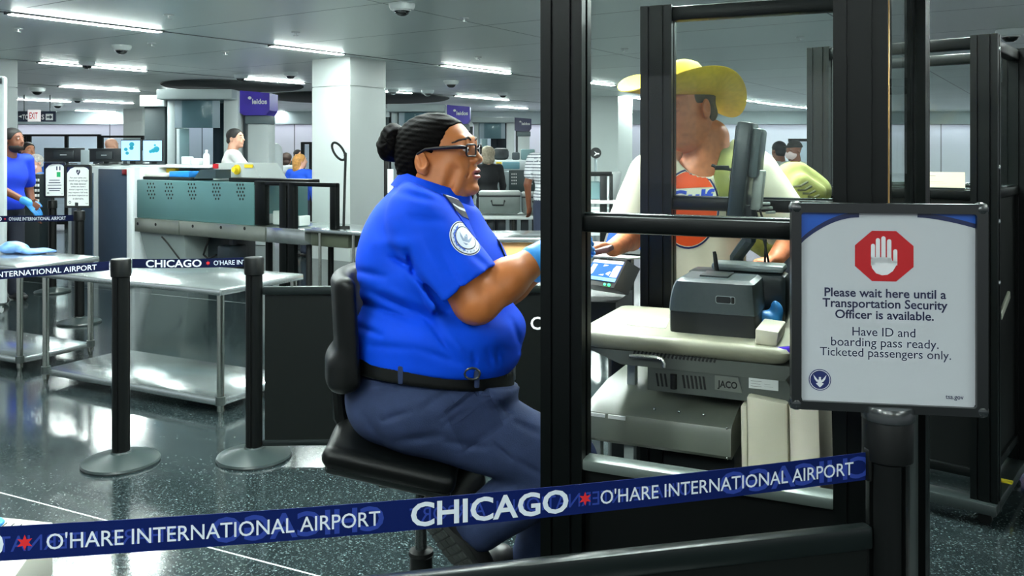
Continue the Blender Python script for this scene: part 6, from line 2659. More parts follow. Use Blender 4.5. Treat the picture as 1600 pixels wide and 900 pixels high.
def back_belt(label, a, b, z, hh, texts, stars, facing, ghost=None):
    d = (b - a).normalized()
    A, B = a + d * 0.052, b - d * 0.052
    L = (B - A).length

    def P(t):
        p = A + d * (L * t)
        return Vector((p.x, p.y, z - 0.012 * 4 * t * (1 - t) * L / 2))
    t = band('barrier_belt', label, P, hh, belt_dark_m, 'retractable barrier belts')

    def al(px):
        k = (px - 800) / F
        s = (A.x - k * A.y) / (k * d.y - d.x)
        return s
    items = []
    for s, x0, x1, h, bold in texts:
        u0, u1 = al(x0), al(x1)
        items.append(shift2d(text2d(s, u1 - u0, h, bold), u0, (hh - h) / 2))
    belt_text(t, P, L, hh, items, belt_txt, off=0.0014)
    st_ = []
    for x in stars:
        st_ += star2d(al(x), hh / 2, 0.012, 0.005)
    if st_:
        belt_text(t, P, L, hh, [st_], star_m, 'red_star', off=0.0014)
    return t


back_belt('narrow navy belt running from the left edge to the first stanchion behind', P0, P1, 0.968, 0.045, [(OH, -62, 151, 0.026, 0.006)], [-92], 1)
back_belt('navy belt between the two stanchions left of the officer, lettered for the city', P1, P2, 0.975, 0.045, [('CHICAGO', 228, 315, 0.037, 0.02), ("O'HARE INT", 334, 385, 0.024, 0.006)], [325], 1)
SL = SA + Vector((-2.4, 0.1, 0))
s4 = make_stanchion('barrier_stanchion', 'black barrier stanchion past the left edge at the end of the far belt', SL, 0.0, 'belt barrier stanchions')
back_belt('far navy belt at the left edge ending at the pat-down notice stanchion', SL, SA, 0.935, 0.055, [(OH, 14, 103, 0.032, 0.006), ('CHICAGO', -60, 3, 0.045, 0.02)], [8], 1)
pn2, prz = panel('barrier_screen', 'black solid panel with white city lettering, behind the seated officer', P2 + Vector((0.045, 0, 0)), P3 - Vector((0.045, 0, 0)), 0.06, 0.852, 'solid barrier panels', rail=0.04)
dP = (P3 - P2).normalized()


def on_panel(px, z):
    k = (px - 800) / F
    s = (P2.x - k * P2.y) / (k * dP.y - dP.x)
    return s


u0_ = on_panel(829, 0)
MB().flat(shift2d(text2d('CHICAGO', 0.40, 0.066, 0.015), u0_, 0.627), lambda x, y: P2 + dP * x + Vector((0, -0.0068, y))).build('lettering', white_m, pn2, recalc=False)


# ---- two notices on the far stanchions
def notice(label, c, w, h, yaw, loc, green=False):
    c = Vector(c)
    t = thing('notice_sign', label, 'sign', (c.x, c.y, 1.0), 0, 'framed notices on stanchions')
    R_ = Matrix.Rotation(yaw, 3, 'Z')
    ux, un = R_ @ Vector((1, 0, 0)), R_ @ Vector((0, -1, 0))
    N = lambda x, y, o=0.0: c + ux * (x * w) + Vector((0, 0, y * h)) + un * o
    mb = MB()
    ot, it = rrect2d(-0.5, -0.5, 0.5, 0.5, 0.05)[0], rrect2d(-0.43, -0.45, 0.43, 0.45, 0.02)[0]
    mb.grid([[N(x, y, -0.012) for x, y in ot], [N(x, y, 0.012) for x, y in ot], [N(x, y, 0.012) for x, y in it], [N(x, y, -0.012) for x, y in it]], close_u=True, close_v=True)
    mb.build('frame', mat('sign_black'), t)
    po = MB().prism([N(-.45, -.46, -0.006), N(.45, -.46, -0.006), N(.45, .46, -0.006), N(-.45, .46, -0.006)], un * 0.008).build('poster', mat('notice_white', (214, 218, 216), 0.4), t)
    mp = lambda o: (lambda x, y: N(x, y, o))
    for q_ in ([(-.43, .45), (-.43, .3), (-.3, .4), (-.12, .45)], [(.43, .45), (.2, .45), (.34, .42), (.43, .36)]):
        MB().flat([q_], mp(0.003)).build('blue_swoosh', mat('swoosh_navy'), po, recalc=False)
    mb = MB()
    if green:
        for k, (y, wd) in enumerate(((0.0, .5), (-.07, .56), (-.14, .66), (-.23, .6), (-.29, .5))):
            mb.flat([[(-wd / 2 - .02, y), (wd / 2 - .02, y), (wd / 2 - .02, y - .02), (-wd / 2 - .02, y - .02)]], mp(0.003))
        mb.flat([[(.06, .38), (.12, .38), (.12, .27), (.06, .27)], [(.2, .38), (.26, .38), (.26, .27), (.2, .27)]], mp(0.003))
        MB().flat([[(.08, .22), (.26, .22), (.26, .08), (.08, .08)]], mp(0.003)).build('green_mark', mat('mark_green', (20, 150, 84), 0.5), po, recalc=False)
    else:
        lines = ['For your safety you', 'should not go through', 'the metal detector', 'unless you have a', "doctor's approval. You", 'may request a full body', 'pat-down inspection as', 'an alternative.']
        for k, s in enumerate(lines):
            wd = (0.62, 0.72, 0.62, 0.56, 0.7, 0.74, 0.74, 0.42)[k]
            pol = text2d(s, wd, 0.045, 0.01)
            mb.flat(shift2d(pol, -wd / 2, 0.17 - 0.068 * k), mp(0.003))
        hrt = [(0.0, 0.25), (-0.08, 0.33), (-0.07, 0.37), (-0.03, 0.385), (0.0, 0.36), (0.03, 0.385), (0.07, 0.37), (0.08, 0.33)]
        mb.flat([hrt], mp(0.003))
        MB().flat([[(-0.04, 0.33), (-0.01, 0.30), (0.04, 0.36), (0.03, 0.365), (-0.01, 0.32), (-0.03, 0.34)]], mp(0.0036)).build('heart_line', white_m, po, recalc=False)
    mb.flat(ring2d(-.32, -.37, 0.03, 0.05, 16, 1.0 * w / h), mp(0.003))
    mb.flat(shift2d(text2d('tsa.gov', 0.1, 0.025, 0.01), .28, -.41), mp(0.003))
    mb.build('lettering', ink_m, po, recalc=False)
    l = Vector(loc)
    MB().cyl((l.x, l.y, 0.998), (l.x, l.y + 0.0, 1.05), 0.02).box((l.x, l.y - 0.012, 1.05), (0.06, 0.02, 0.05), bev=0.003).build('bracket', mat('sign_corner'), t)
    return t


notice('black framed pat-down notice with a heart symbol on the nearer left stanchion', W(122.5, 291, 7.68), 0.24, 0.385, math.radians(-4), SA)
notice('black framed notice with a green mark on the farther left stanchion', W(86, 281, 9.38), 0.215, 0.385, math.radians(10), SB, True)


# ---- stainless tables
def steel_table(label, corner, du, L, D, H=0.74, group='stainless inspection tables', shelf=0.09):
    """corner: front right foot; du: direction along the long side, away from that corner; the depth lies to its right"""
    c = Vector(corner)
    du = Vector(du).normalized()
    dv = Vector((du.y, -du.x, 0))
    if dv.y < 0:
        dv = -dv
    rz = math.atan2(du.y, du.x)
    mid = c + du * L / 2 + dv * D / 2
    t = thing('inspection_table', label, 'table', (mid.x, mid.y, 0), rz, group)
    mb = MB()
    mb.box((mid.x, mid.y, H - 0.006), (L + 0.08, D + 0.08, 0.012), rz=rz, bev=0.004)
    for o, s in ((du * (L / 2 + 0.04), (0.012, D + 0.08)), (-du * (L / 2 + 0.04), (0.012, D + 0.08)), (dv * (D / 2 + 0.04), (L + 0.08, 0.012)), (-dv * (D / 2 + 0.04), (L + 0.08, 0.012))):
        mb.box((mid.x + o.x, mid.y + o.y, H - 0.02), (s[0], s[1], 0.036), rz=rz, bev=0.005)
    mb.build('top', steel_m, t)
    mb = MB()
    mb.box((mid.x, mid.y, shelf), (L, D, 0.014), rz=rz, bev=0.003)
    for o, s in ((dv * (D / 2), (L, 0.012)), (-dv * (D / 2), (L, 0.012)), (du * (L / 2), (0.012, D)), (-du * (L / 2), (0.012, D))):
        mb.box((mid.x + o.x, mid.y + o.y, shelf - 0.014), (s[0], s[1], 0.036), rz=rz, bev=0.003)
    mb.build('shelf', steel_m, t)
    for a in (0, 1):
        for b in (0, 1):
            p = c + du * (L * a) + dv * (D * b)
            lg = MB().cyl((p.x, p.y, 0.03), (p.x, p.y, H - 0.03), 0.021).cyl((p.x, p.y, 0.0), (p.x, p.y, 0.035), 0.013, 0.017).build('leg', leg_m, t)
            MB().cyl((p.x, p.y, shelf - 0.025), (p.x, p.y, shelf + 0.022), 0.028).build('shelf_collar', steel_d, lg)
    return t


FR = Vector((-1.68, 4.98, 0))
steel_table('long stainless steel table with a lower shelf, left of the black panel', FR, Vector((-1.41, 0.72, 0)), 1.56, 0.62)
T2 = Vector(((31 - 800) / F * 5.98, 5.98, 0))
steel_table('stainless steel table at the left edge with a blue bag lying on it', T2, Vector((-1.41, 0.72, 0)), 1.5, 0.55)
# plastic bag
bagp = G(2, 402, 0.74)
B = Body()
B.u(s_ell((bagp.x - 0.05, bagp.y + 0.25, 0.785), (0.11, 0.09, 0.045)))
B.u(s_ell((bagp.x + 0.13, bagp.y + 0.22, 0.76), (0.16, 0.08, 0.022)), 0.03)
B.d(ripple(0.014, 30, 35, 40))
B.i(s_half((0, 0, 0.742), (0, 0, -1)), 0.002)
tag(skin('plastic_bag', B, (bagp.x - 0.35, bagp.y, 0.72), (bagp.x + 0.45, bagp.y + 0.5, 0.95), 0.01, mat('bag_blue', (104, 146, 206), 0.3, noise=0.35, scale=16)), 'crumpled blue plastic bag on the steel table at the left edge', 'bag')

# ---- x-ray machine line
X1 = Frame((W(210, 300, 10.0).x, 10.0, 0), math.radians(-33))
teal_m = mat('housing_teal', (82, 118, 120), 0.42, noise=0.05, scale=3)
xw_m = mat('machine_white', (206, 214, 216), 0.45, noise=0.02, scale=4)
xg_m = mat('machine_grey', (150, 162, 166), 0.45)
xd_m = mat('machine_navy', (52, 66, 84), 0.5, noise=0.05, scale=8)
xr = thing('conveyor_line', 'baggage scanner conveyor with a teal perforated side panel and steel band', 'conveyor', X1.pt(1.0, 0.3, 0), X1.rz)
uE = pix_u(X1, 397)
mb = MB()
X1.box(mb, 0.04, uE, 0.0, 0.75, 0.765, 1.205, 0.012)
hs = mb.build('side_panel', teal_m, xr)
for gx in (235, 263, 299, 337, 375):
    mb = MB()
    for i in range(3):
        for j in range(5):
            if j == 4 and i == 0:
                continue
            a = X1.at(gx - 4.5 + 4.5 * i + (2 if j % 2 else 0), 287 + 5.6 * j + (gx - 235) * 0.012, -0.001)
            mb.cyl(a, a + X1.V * 0.004, 0.0125, seg=10)
    mb.build('vent_holes', slot_m, hs)
for nm, x0, x1 in (('steel_band', 210, 279), ('steel_band', 280, 414), ('steel_band', 416, 476)):
    mb = MB()
    X1.box(mb, pix_u(X1, x0, -0.03), pix_u(X1, x1, -0.03), -0.03, 0.7, 0.61, 0.765, 0.008)
    bnd = mb.build(nm, steel_m if x0 > 400 else mat('band_steel', (160, 166, 156), 0.3, 0.8, noise=0.08, scale=4), xr)
    mb = MB()
    n_ = 0
    for hx in (215, 243, 301, 345, 382):
        if x0 < hx < x1:
            a = X1.at(hx, 349.5 + (hx - 215) * 0.045, -0.031)
            mb.cyl(a, a + X1.V * 0.003, 0.018, seg=14)
            n_ += 1
    if n_:
        mb.build('bolt_holes', slot_m, bnd)
    else:
        mb.bm.free()
mb = MB()
ua, ub_ = pix_u(X1, 216), pix_u(X1, 285)
taper(mb, X1, (ua, ub_, 0.02, 0.6, 0.61), (ua + 0.14, ub_ - 0.03, 0.1, 0.5, 0.02))
sh_ = mb.build('shroud', mat('shroud_grey', (138, 150, 148), 0.45), xr)
mb = MB()
X1.box(mb, pix_u(X1, 289), pix_u(X1, 330), 0.3, 0.6, 0.0, 0.6, 0.005)
X1.box(mb, pix_u(X1, 333), pix_u(X1, 352), 0.05, 0.3, 0.33, 0.52, 0.02)
X1.box(mb, pix_u(X1, 340), pix_u(X1, 346), 0.15, 0.2, 0.0, 0.6)
mb.build('motor', mat('motor_dark', (34, 44, 50), 0.4), xr)
for x0, x1 in ((398, 414), (436, 447), (449, 459), (515, 524)):
    mb = MB()
    a, b = pix_u(X1, x0), pix_u(X1, x1)
    X1.box(mb, a, b, 0.0, 0.06, 0.0 if x0 in (436, 449) else 0.777, 1.22, 0.004)
    mb.build('frame_post', booth_m, xr)
mb = MB()
X1.box(mb, uE, pix_u(X1, 524), 0.0, 0.05, 1.185, 1.225, 0.004)
mb.build('frame_rail', booth_m, xr)
mb = MB()
X1.box(mb, uE, pix_u(X1, 515), 0.02, 0.028, 0.78, 1.185)
mb.build('guard_pane', pane_m, xr)
mb = MB()
X1.box(mb, pix_u(X1, 345), pix_u(X1, 470), 0.1, 0.26, 1.205, 1.25, 0.01)
mb.build('upper_rail', booth_m, xr)
for k, (x0, x1) in enumerate(((414, 434), (400, 404), (450, 456))):
    mb = MB()
    X1.box(mb, pix_u(X1, x0), pix_u(X1, x1), 0.1, 0.25, 0.78, 0.92 if k == 0 else 0.88, 0.01)
    mb.build('roller_cover', white_m, xr)
for px_ in (405, 430, 442):
    mb = MB()
    u_ = pix_u(X1, px_)
    X1.box(mb, u_ - 0.02, u_ + 0.02, 0.1, 0.16, 0.0, 0.61)
    mb.build('support_post', booth_m, xr)
MB().tube([X1.at(330, 368, 0.1), X1.at(322, 385, 0.1), X1.at(318, 398, 0.1), X1.at(326, 405, 0.1), X1.at(338, 398, 0.1)], 0.012, 6).build('cable', slot_m, xr)
MB().tube([X1.at(253, 370, -0.05), X1.at(262, 380, -0.06), X1.at(280, 404, -0.1), X1.at(284, 420, -0.15)], 0.01, 6).build('cable', slot_m, xr)
# steel run-out table to the right of the conveyor
rt = thing('runout_table', 'steel run-out table with thin top and slim legs behind the officer', 'table', X1.pt(pix_u(X1, 540), 0.3, 0), X1.rz)
mb = MB()
X1.box(mb, pix_u(X1, 477), pix_u(X1, 660), -0.02, 0.62, 0.74, 0.775, 0.006)
mb.build('top', steel_m, rt)
mb = MB()
X1.box(mb, pix_u(X1, 478), pix_u(X1, 538), 0.05, 0.4, 0.6, 0.735, 0.02)
mb.build('underbox', mat('underbox_olive', (74, 80, 66), 0.5), rt)
for px_, v, m_, r in ((483, 0.1, slot_m, 0.03), (500, 0.0, leg_m, 0.016), (517, 0.3, booth_m, 0.03), (552, 0.0, leg_m, 0.014), (640, 0.0, leg_m, 0.016), (640, 0.5, leg_m, 0.016)):
    u_ = pix_u(X1, px_, v)
    MB().cyl(X1.pt(u_, v, 0.0), X1.pt(u_, v, 0.74), r, seg=12).build('leg', m_, rt)
mg = thing('magnifier_stand', 'black ring magnifier on a thin pole, in front of the big pale column', 'stand', X1.at(535, 345, 0.25), 0)
mz = X1.at(537, 347, 0.2).xy.to_3d()
MB().cyl((mz.x, mz.y, 0.775), (mz.x, mz.y, 0.795), 0.06).build('base', slot_m, mg)
pt = Vector((mz.x + 0.02, mz.y, EYE + 0.0))
MB().tube([(mz.x, mz.y, 0.79), (mz.x + 0.01, mz.y, 1.2), (pt.x, pt.y, 1.515)], 0.013, 8).build('pole', slot_m, mg)
rc = Vector((pt.x - 0.07, pt.y, 1.53))
e1, e2 = Vector((-0.5, 0.1, 0.86)).normalized(), Vector((0.45, 0.85, 0.2)).normalized()
MB().tube([rc + e1 * 0.098 * math.cos(a) + e2 * 0.07 * math.sin(a) for a in np.linspace(0, 2 * PI, 25)[:-1]], 0.012, 8, closed=True).tube([(pt.x, pt.y, 1.51), rc - e1 * 0.06 + e2 * 0.05], 0.012).build('ring', slot_m, mg)

# scanner cabinet left of the conveyor
cabx = thing('scanner_cabinet', 'white and navy scanner cabinet with a white counter, left of the teal conveyor', 'cabinet', X1.pt(-0.6, 0.4, 0), X1.rz)
zt_ = 1.37
u_a, u_b, u_c = pix_u(X1, 100), pix_u(X1, 149), pix_u(X1, 196)
mb = MB()
X1.box(mb, u_a, 0.03, 0.05, 0.9, 0.06, zt_ - 0.02, 0.01)
mb.build('body', xw_m, cabx)
mb = MB()
X1.box(mb, u_b, u_c - 0.02, 0.035, 0.06, 0.1, zt_ - 0.05, 0.006)
mb.build('navy_panel', xd_m, cabx)
mb = MB()
X1.box(mb, u_a + 0.1, u_b - 0.12, 0.035, 0.06, 0.1, zt_ - 0.1, 0.006)
mb.build('navy_panel', xd_m, cabx)
mb = MB()
X1.box(mb, u_c - 0.01, u_c + 0.1, 0.02, 0.055, 0.08, zt_ - 0.04, 0.006)
mb.build('white_strip', mat('strip_white', (228, 234, 236), 0.4), cabx)
mb = MB()
X1.box(mb, u_a - 0.05, pix_u(X1, 331, 0.3), 0.3, 1.0, zt_ - 0.03, zt_, 0.008)
mb.build('counter', mat('counter_white', (222, 228, 226), 0.35), cabx)
mb = MB()
a = X1.px(193, 267, 0.03)
X1.box(mb, a[0] - 0.02, a[0] + 0.06, 0.018, 0.04, a[1] - 0.045, a[1] + 0.02, 0.006)
mb.build('red_warning', mat('warn_red', (120, 24, 30), 0.4), cabx)
mb = MB()
X1.box(mb, u_a + 0.02, 0.0, 0.1, 0.86, 0.0, 0.06, 0.01)
mb.build('plinth', devd_m, cabx)
mb = MB()
X1.box(mb, 0.03, 0.8, 0.78, 1.0, 0.0, zt_ - 0.03, 0.006)
mb.build('rear_body', xw_m, cabx)


def on_counter(name, label, cat, px0, px1, z0, z1, v, dv, m, bev=0.008, group=None):
    mb = MB()
    a, b = pix_u(X1, px0, v), pix_u(X1, px1, v)
    X1.box(mb, a, b, v, v + dv, z0, z1, bev)
    return tag(mb.build(name, m), label, cat, group)


zh = 1.205
on_counter('document_tray', 'black tray with white papers on the teal conveyor housing', 'tray', 223, 262, zh, zh + 0.035, 0.08, 0.3, slot_m)
on_counter('paper_stack', 'stack of white papers in the black tray on the teal housing', 'paper', 226, 258, zh + 0.036, zh + 0.075, 0.1, 0.25, mat('paper_white', (226, 226, 218), 0.6), 0.003)
on_counter('document_tray', 'black tray with blue gloves on the teal conveyor housing', 'tray', 263, 298, zh, zh + 0.035, 0.08, 0.3, slot_m)
on_counter('glove_box', 'bright blue box of gloves on the right black tray', 'box', 264, 295, zh + 0.036, zh + 0.1, 0.1, 0.22, mat('glovebox_blue', (40, 140, 226), 0.4))
on_counter('yellow_folder', 'yellow folder behind the blue glove box', 'folder', 257, 274, zh, zh + 0.125, 0.40, 0.05, mat('folder_yellow', (240, 206, 40), 0.5), 0.004)
mb = MB()
q = [X1.at(303, 279, 0.05), X1.at(337, 279, 0.05), X1.at(337, 265, 0.05), X1.at(313, 265, 0.05)]
mb.prism(q, X1.V * 0.2)
tag(mb.build('wedge_cover', mat('wedge_teal', (50, 66, 70), 0.4)), 'dark sloped cover at the right of the trays on the teal housing', 'cover')
mb = MB()
q = [X1.px(333, 281, 0.32), X1.px(333, 262, 0.32), X1.px(337, 255, 0.32), X1.px(394, 255, 0.32), X1.px(410, 281, 0.32)]
mb.prism([X1.pt(u, 0.32, z) for u, z in q], X1.V * 0.35)
hood = tag(mb.build('scanner_hood', mat('hood_grey', (176, 184, 182), 0.45)), 'pale grey scanner hood with a yellow emergency stop, in front of the man in white', 'scanner')
c = X1.at(369, 265, 0.30)
MB().cyl(c, c + X1.V * 0.03, 0.055).cyl(c - X1.V * 0.04, c, 0.03).build('stop_button', mat('folder_yellow'), hood)
a = X1.px(333, 263, 0.315), X1.px(341, 256, 0.315)
mb = MB()
X1.box(mb, a[0][0], a[1][0], 0.31, 0.325, a[0][1], a[1][1])
mb.build('red_mark', mat('mark_red', (190, 24, 30), 0.4), hood)
a = X1.px(382, 262, 0.315), X1.px(395, 257, 0.315)
mb = MB()
X1.box(mb, a[0][0], a[1][0], 0.312, 0.325, a[0][1], a[1][1])
mb.build('yellow_mark', mat('folder_yellow'), hood)
# on the white counter
for (x0, x1, h_, lb_, nm_, m_) in ((161, 186, 0.09, 'white and grey carton below the right black monitor', 'carton', mat('carton_pale', (206, 212, 214), 0.5)),
                                 (207, 227, 0.17, 'white printed carton standing before the left blue screen', 'carton', mat('carton_white', (226, 230, 230), 0.5)),
                                 (283, 296, 0.10, 'white crumpled tissue box right of the yellow folder', 'tissue_box', mat('carton_white')),
                                 (299, 311, 0.08, 'small white dispenser left of the white bottle', 'dispenser', mat('carton_white'))):
    on_counter(nm_, lb_, 'box', x0, x1, zt_, zt_ + h_, 0.45, 0.06, m_)
bp_ = X1.pt(pix_u(X1, 317, 0.45), 0.5, zt_)
bt = thing('pump_bottle', 'white plastic bottle standing on the counter left of the man in white', 'bottle', bp_)
MB().lathe(bp_, [(0.032, 0), (0.036, 0.006), (0.036, 0.11), (0.03, 0.13), (0.014, 0.14), (0.014, 0.155)], 18).build('bottle_body', mat('bottle_white', (236, 240, 240), 0.35), bt)
MB().lathe(bp_ + Vector((0, 0, 0.155)), [(0.016, 0), (0.016, 0.02), (0.01, 0.025)], 14).build('cap', mat('strip_white'), bt)


def screen_thing(label, x0, y0, x1, y1, d, yaw, back, group):
    c = W((x0 + x1) / 2, (y0 + y1) / 2, d)
    w, h = (x1 - x0) * d / F / math.cos(yaw), (y1 - y0) * d / F
    t = thing('computer_monitor', label, 'monitor', (c.x, c.y, zt_), yaw, group)
    R4 = Matrix.Rotation(yaw, 4, 'Z')
    MB().box(c, (w, 0.035, h), M=R4, bev=0.006).build('shell', mat('monitor_black', (28, 32, 36), 0.35), t)
    n_ = R4.to_3x3() @ Vector((0, -1, 0))
    r_ = R4.to_3x3() @ Vector((1, 0, 0))
    if back:
        MB().box(c + n_ * 0.024, (w * 0.5, 0.03, h * 0.6), M=R4, bev=0.01).build('back_bulge', mat('monitor_back_dark', (38, 44, 48), 0.45), t)
        MB().box(c + n_ * 0.041, (w * 0.16, 0.003, h * 0.06), M=R4).build('badge', mat('badge_silver', (190, 196, 196), 0.4), t)
    else:
        sc = MB().box(c + n_ * 0.018, (w * 0.93, 0.004, h * 0.9), M=R4).build('screen', mat('xray_screen', (150, 206, 240), 0.2, emit=(150, 206, 240), strength=0.75), t)
        blobs = MB()
        rnd = random.Random(int(x0))
        for k in range(5):
            p = c + n_ * 0.0206 + r_ * (w * rnd.uniform(-.3, .35)) + Vector((0, 0, h * rnd.uniform(-.3, .3)))
            e = rnd.uniform(0.01, 0.035)
            blobs.prism([p + r_ * e * math.cos(a) * 1.2 + Vector((0, 0, e * math.sin(a))) for a in np.linspace(0, 2 * PI, 13)[:-1]], n_ * 0.0006)
        blobs.build('scan_image', mat('scan_teal', (36, 130, 150), 0.3, emit=(36, 130, 150), strength=0.5), sc)
    MB().box((c.x, c.y + 0.03, (c.z - h / 2 + 0.05 + zt_) / 2), (0.06, 0.03, max(0.02, c.z - h / 2 + 0.05 - zt_)), M=R4, bev=0.004).box((c.x, c.y + 0.03, zt_ + 0.006), (0.22, 0.16, 0.012), M=R4, bev=0.004).build('stand', mat('monitor_black'), t)
    return t


screen_thing('black monitor seen from behind on the counter, left of the pair', 71, 231, 131, 253, 10.9, math.radians(6), True, 'black monitor backs on the counter')
screen_thing('black monitor seen from behind on the counter, right of the pair', 139, 232, 190, 253, 10.8, math.radians(2), True, 'black monitor backs on the counter')
screen_thing('blue scan screen on the counter, left of the lit pair', 189, 218, 222, 252, 10.6, math.radians(-6), False, 'lit x-ray screens on the counter')
screen_thing('blue scan screen on the counter, right of the lit pair', 223, 218, 256, 253, 10.5, math.radians(-8), False, 'lit x-ray screens on the counter')
pd = W(133, 246, 10.6)
tag(MB().box((pd.x, pd.y, zt_ + 0.09), (0.09, 0.05, 0.18), bev=0.008).build('speaker_box', xg_m), 'small grey box standing between the two black monitor backs', 'speaker')

# crate with square holes by the left officer, and white gate post
cr = thing('mesh_crate', 'black crate with rows of square holes beside the standing left officer', 'crate', W(50, 330, 10.2).xy.to_3d(), 0)
c = W(51, 305, 10.25)
MB().box((c.x, c.y + 0.1, 0.63), (0.21, 0.3, 1.26), bev=0.01).build('body', mat('crate_black', (28, 36, 38), 0.5), cr)
mb = MB()
for i in range(3):
    for j in range(5):
        p = W(51.5 + 4.2 * i, 281.5 + 8 * j, 10.19)
        mb.box(p, (0.019, 0.012, 0.031), bev=0.002)
mb.build('holes', white_m, cr)
gp = thing('white_gate_post', 'tall white gate post with a caster at the left edge of the photo', 'post', (W(4, 300, 8.2).x, 8.2, 0), 0)
x_ = W(3, 300, 8.2).x
MB().box((x_, 8.2, 1.16), (0.075, 0.05, 2.14), bev=0.008).build('post', xw_m, gp)
MB().box((x_, 8.2, 0.075), (0.03, 0.03, 0.06)).build('caster_fork', steel_d, gp)
MB().cyl((x_ - 0.012, 8.18, 0.032), (x_ + 0.012, 8.18, 0.032), 0.032).build('caster', mat('wheel_grey', (190, 196, 196), 0.4), gp)
MB().box((x_ - 0.9, 8.2, 2.2), (1.85, 0.05, 0.08), bev=0.008).box((x_ - 1.8, 8.2, 1.1), (0.075, 0.05, 2.2), bev=0.008).build('gate_frame', xw_m, gp)


# ---- body scanners with their purple heads
def body_scanner(label, px, d, dark=False, text=True):
    x = (px - 800) / F * d
    t = thing('body_scanner', label, 'body scanner', (x, d, 0), 0, 'walk-through body scanners')
    w_ = mat('scanner_grey', (168, 180, 182), 0.45)
    wl = mat('scanner_pale', (208, 216, 216), 0.45)
    b_ = lambda cx, cy, cz, sx, sy, sz, bev=0.02: MB().box((x + cx, d + cy, cz), (sx, sy, sz), bev=bev)
    b_(-0.56, 0, 1.25, 0.14, 0.5, 2.5).build('left_jamb', w_, t)
    b_(0.42, 0, 1.25, 0.24, 0.6, 2.5).build('right_jamb', wl, t)
    b_(-0.08, 0, 2.44, 1.2, 1.1, 0.16).build('canopy', w_, t)
    b_(0, 0.0, 0.04, 1.5, 1.2, 0.08).build('platform', xg_m, t)
    b_(-0.85, 0.05, 1.22, 0.34, 0.5, 2.4).build('dark_wing', mat('scanner_dark', (52, 64, 68), 0.5), t)
    b_(-0.86, -0.22, 2.35, 0.4, 0.1, 0.18, 0.01).build('wing_cap', mat('strip_white'), t)
    rows = []
    for z in (0.1, 2.36):
        rows.append([Vector((x - 0.09 + 0.42 * math.cos(a), d + 0.42 * math.sin(a) - 0.05, z)) for a in np.linspace(PI * 1.05, PI * 1.95, 14)])
    MB().grid(rows).build('curved_window', glass_mat('scanner_glass', (196, 212, 214), 0.9), t, recalc=False)
    rows = []
    for z in (0.1, 2.36):
        rows.append([Vector((x - 0.09 + 0.46 * math.cos(a), d + 0.46 * math.sin(a) + 0.1, z)) for a in np.linspace(PI * 0.1, PI * 0.55, 10)])
    MB().grid(rows).build('rear_screen', mat('scanner_navy', (44, 62, 78), 0.4), t, recalc=False)
    b_(0.78, 0.1, 1.0, 0.38, 0.4, 2.0).build('tower', wl, t)
    b_(-0.09, -0.38, 2.13, 0.72, 0.02, 0.44, 0.004).build('header_panel', mat('header_blue', (138, 154, 164), 0.35), t)
    b_(-0.34, -0.33, 1.0, 0.2, 0.02, 1.8, 0.004).build('side_screen', mat('side_pale', (184, 196, 200), 0.35), t)
    mb = MB()
    mb.box((x + 0.6, d - 0.05, 1.15), (0.07, 0.12, 2.3), bev=0.01)
    mb.build('mast', mat('motor_dark'), t)
    f0 = d - 0.22
    pts = [(0.54, 2.16), (0.60, 2.12), (0.96, 2.12), (1.02, 2.2), (1.02, 2.48), (0.54, 2.52)]
    head = MB().prism([Vector((x + a, f0, z)) for a, z in pts], (0, 0.5, 0)).build('purple_head', mat('head_navy', (60, 62, 96), 0.4) if dark else mat('head_purple', (66, 44, 176), 0.35, noise=0.12, scale=5), t)
    b_(0.8, 0.02, 2.05, 0.4, 0.35, 0.14).build('head_base', mat('head_grey', (104, 118, 122), 0.4), t)
    mb = MB()
    mb.flat(shift2d(text2d('leidos', 0.24, 0.085, 0.03), 0.74, 2.30) + disc2d(0.70, 2.40, 0.03, 0.026, 14), lambda a, z: Vector((x + a, f0 - 0.003, z)))
    mb.build('lettering', white_m, head, recalc=False)
    lampm = MB()
    lampm.lathe((x + 0.02, d - 0.3, 2.38), [(0.0, -0.01), (0.1, 0.0), (0.1, 0.03)], 16)
    lampm.build('lamp', mat('scanner_lamp', (255, 255, 255), 0.4, emit=(250, 252, 255), strength=6), t)
    return t


body_scanner('walk-through body scanner with a purple lit head, left of the big column', 330, 14.2)
body_scanner('walk-through body scanner with a purple head, behind the officer\'s hair', 660, 18.4)
body_scanner('far body scanner with a dark navy head near the black booth post', 775, 25.0, True)

# ---- exits sign
ex = W(58, 182, 20.0)
es = thing('exit_sign', 'dark blue overhead sign reading to exits with a red and white exit box', 'sign', (ex.x, ex.y, ex.z - 0.14), 0)
MB().box((ex.x, ex.y, ex.z), (0.86, 0.06, 0.24), bev=0.004).build('board', mat('sign_navy', (26, 38, 62), 0.4), es)
f_ = ex.y - 0.032
mb = MB()
S20 = 20.0 / F
XY = lambda px, py, o=0.0: Vector(((px - 800) * S20, f_ - o, EYE - (py - HZ) * S20))
mb.flat([[(30 + 0, 182), (35, 180), (35, 184)]] + [[(36 + x, 187 - y) for x, y in p] for p in text2d('TO', 10, 8, 0.02)] + [[(66 + x, 187 - y) for x, y in p] for p in text2d('S', 4.2, 8, 0.02)], lambda x, y: XY(x, y))
mb.build('lettering', white_m, es, recalc=False)
mb = MB().flat([[(72.5, 178), (84, 178), (84, 188), (72.5, 188)]], lambda x, y: XY(x, y, 0.001))
ar = mb.build('arrow_plate', white_m, es, recalc=False)
MB().flat([[(74, 182), (79, 182), (79, 179.5), (83, 183), (79, 186.5), (79, 184), (74, 184)]], lambda x, y: XY(x, y, 0.003)).build('arrow', mat('sign_navy'), ar, recalc=False)
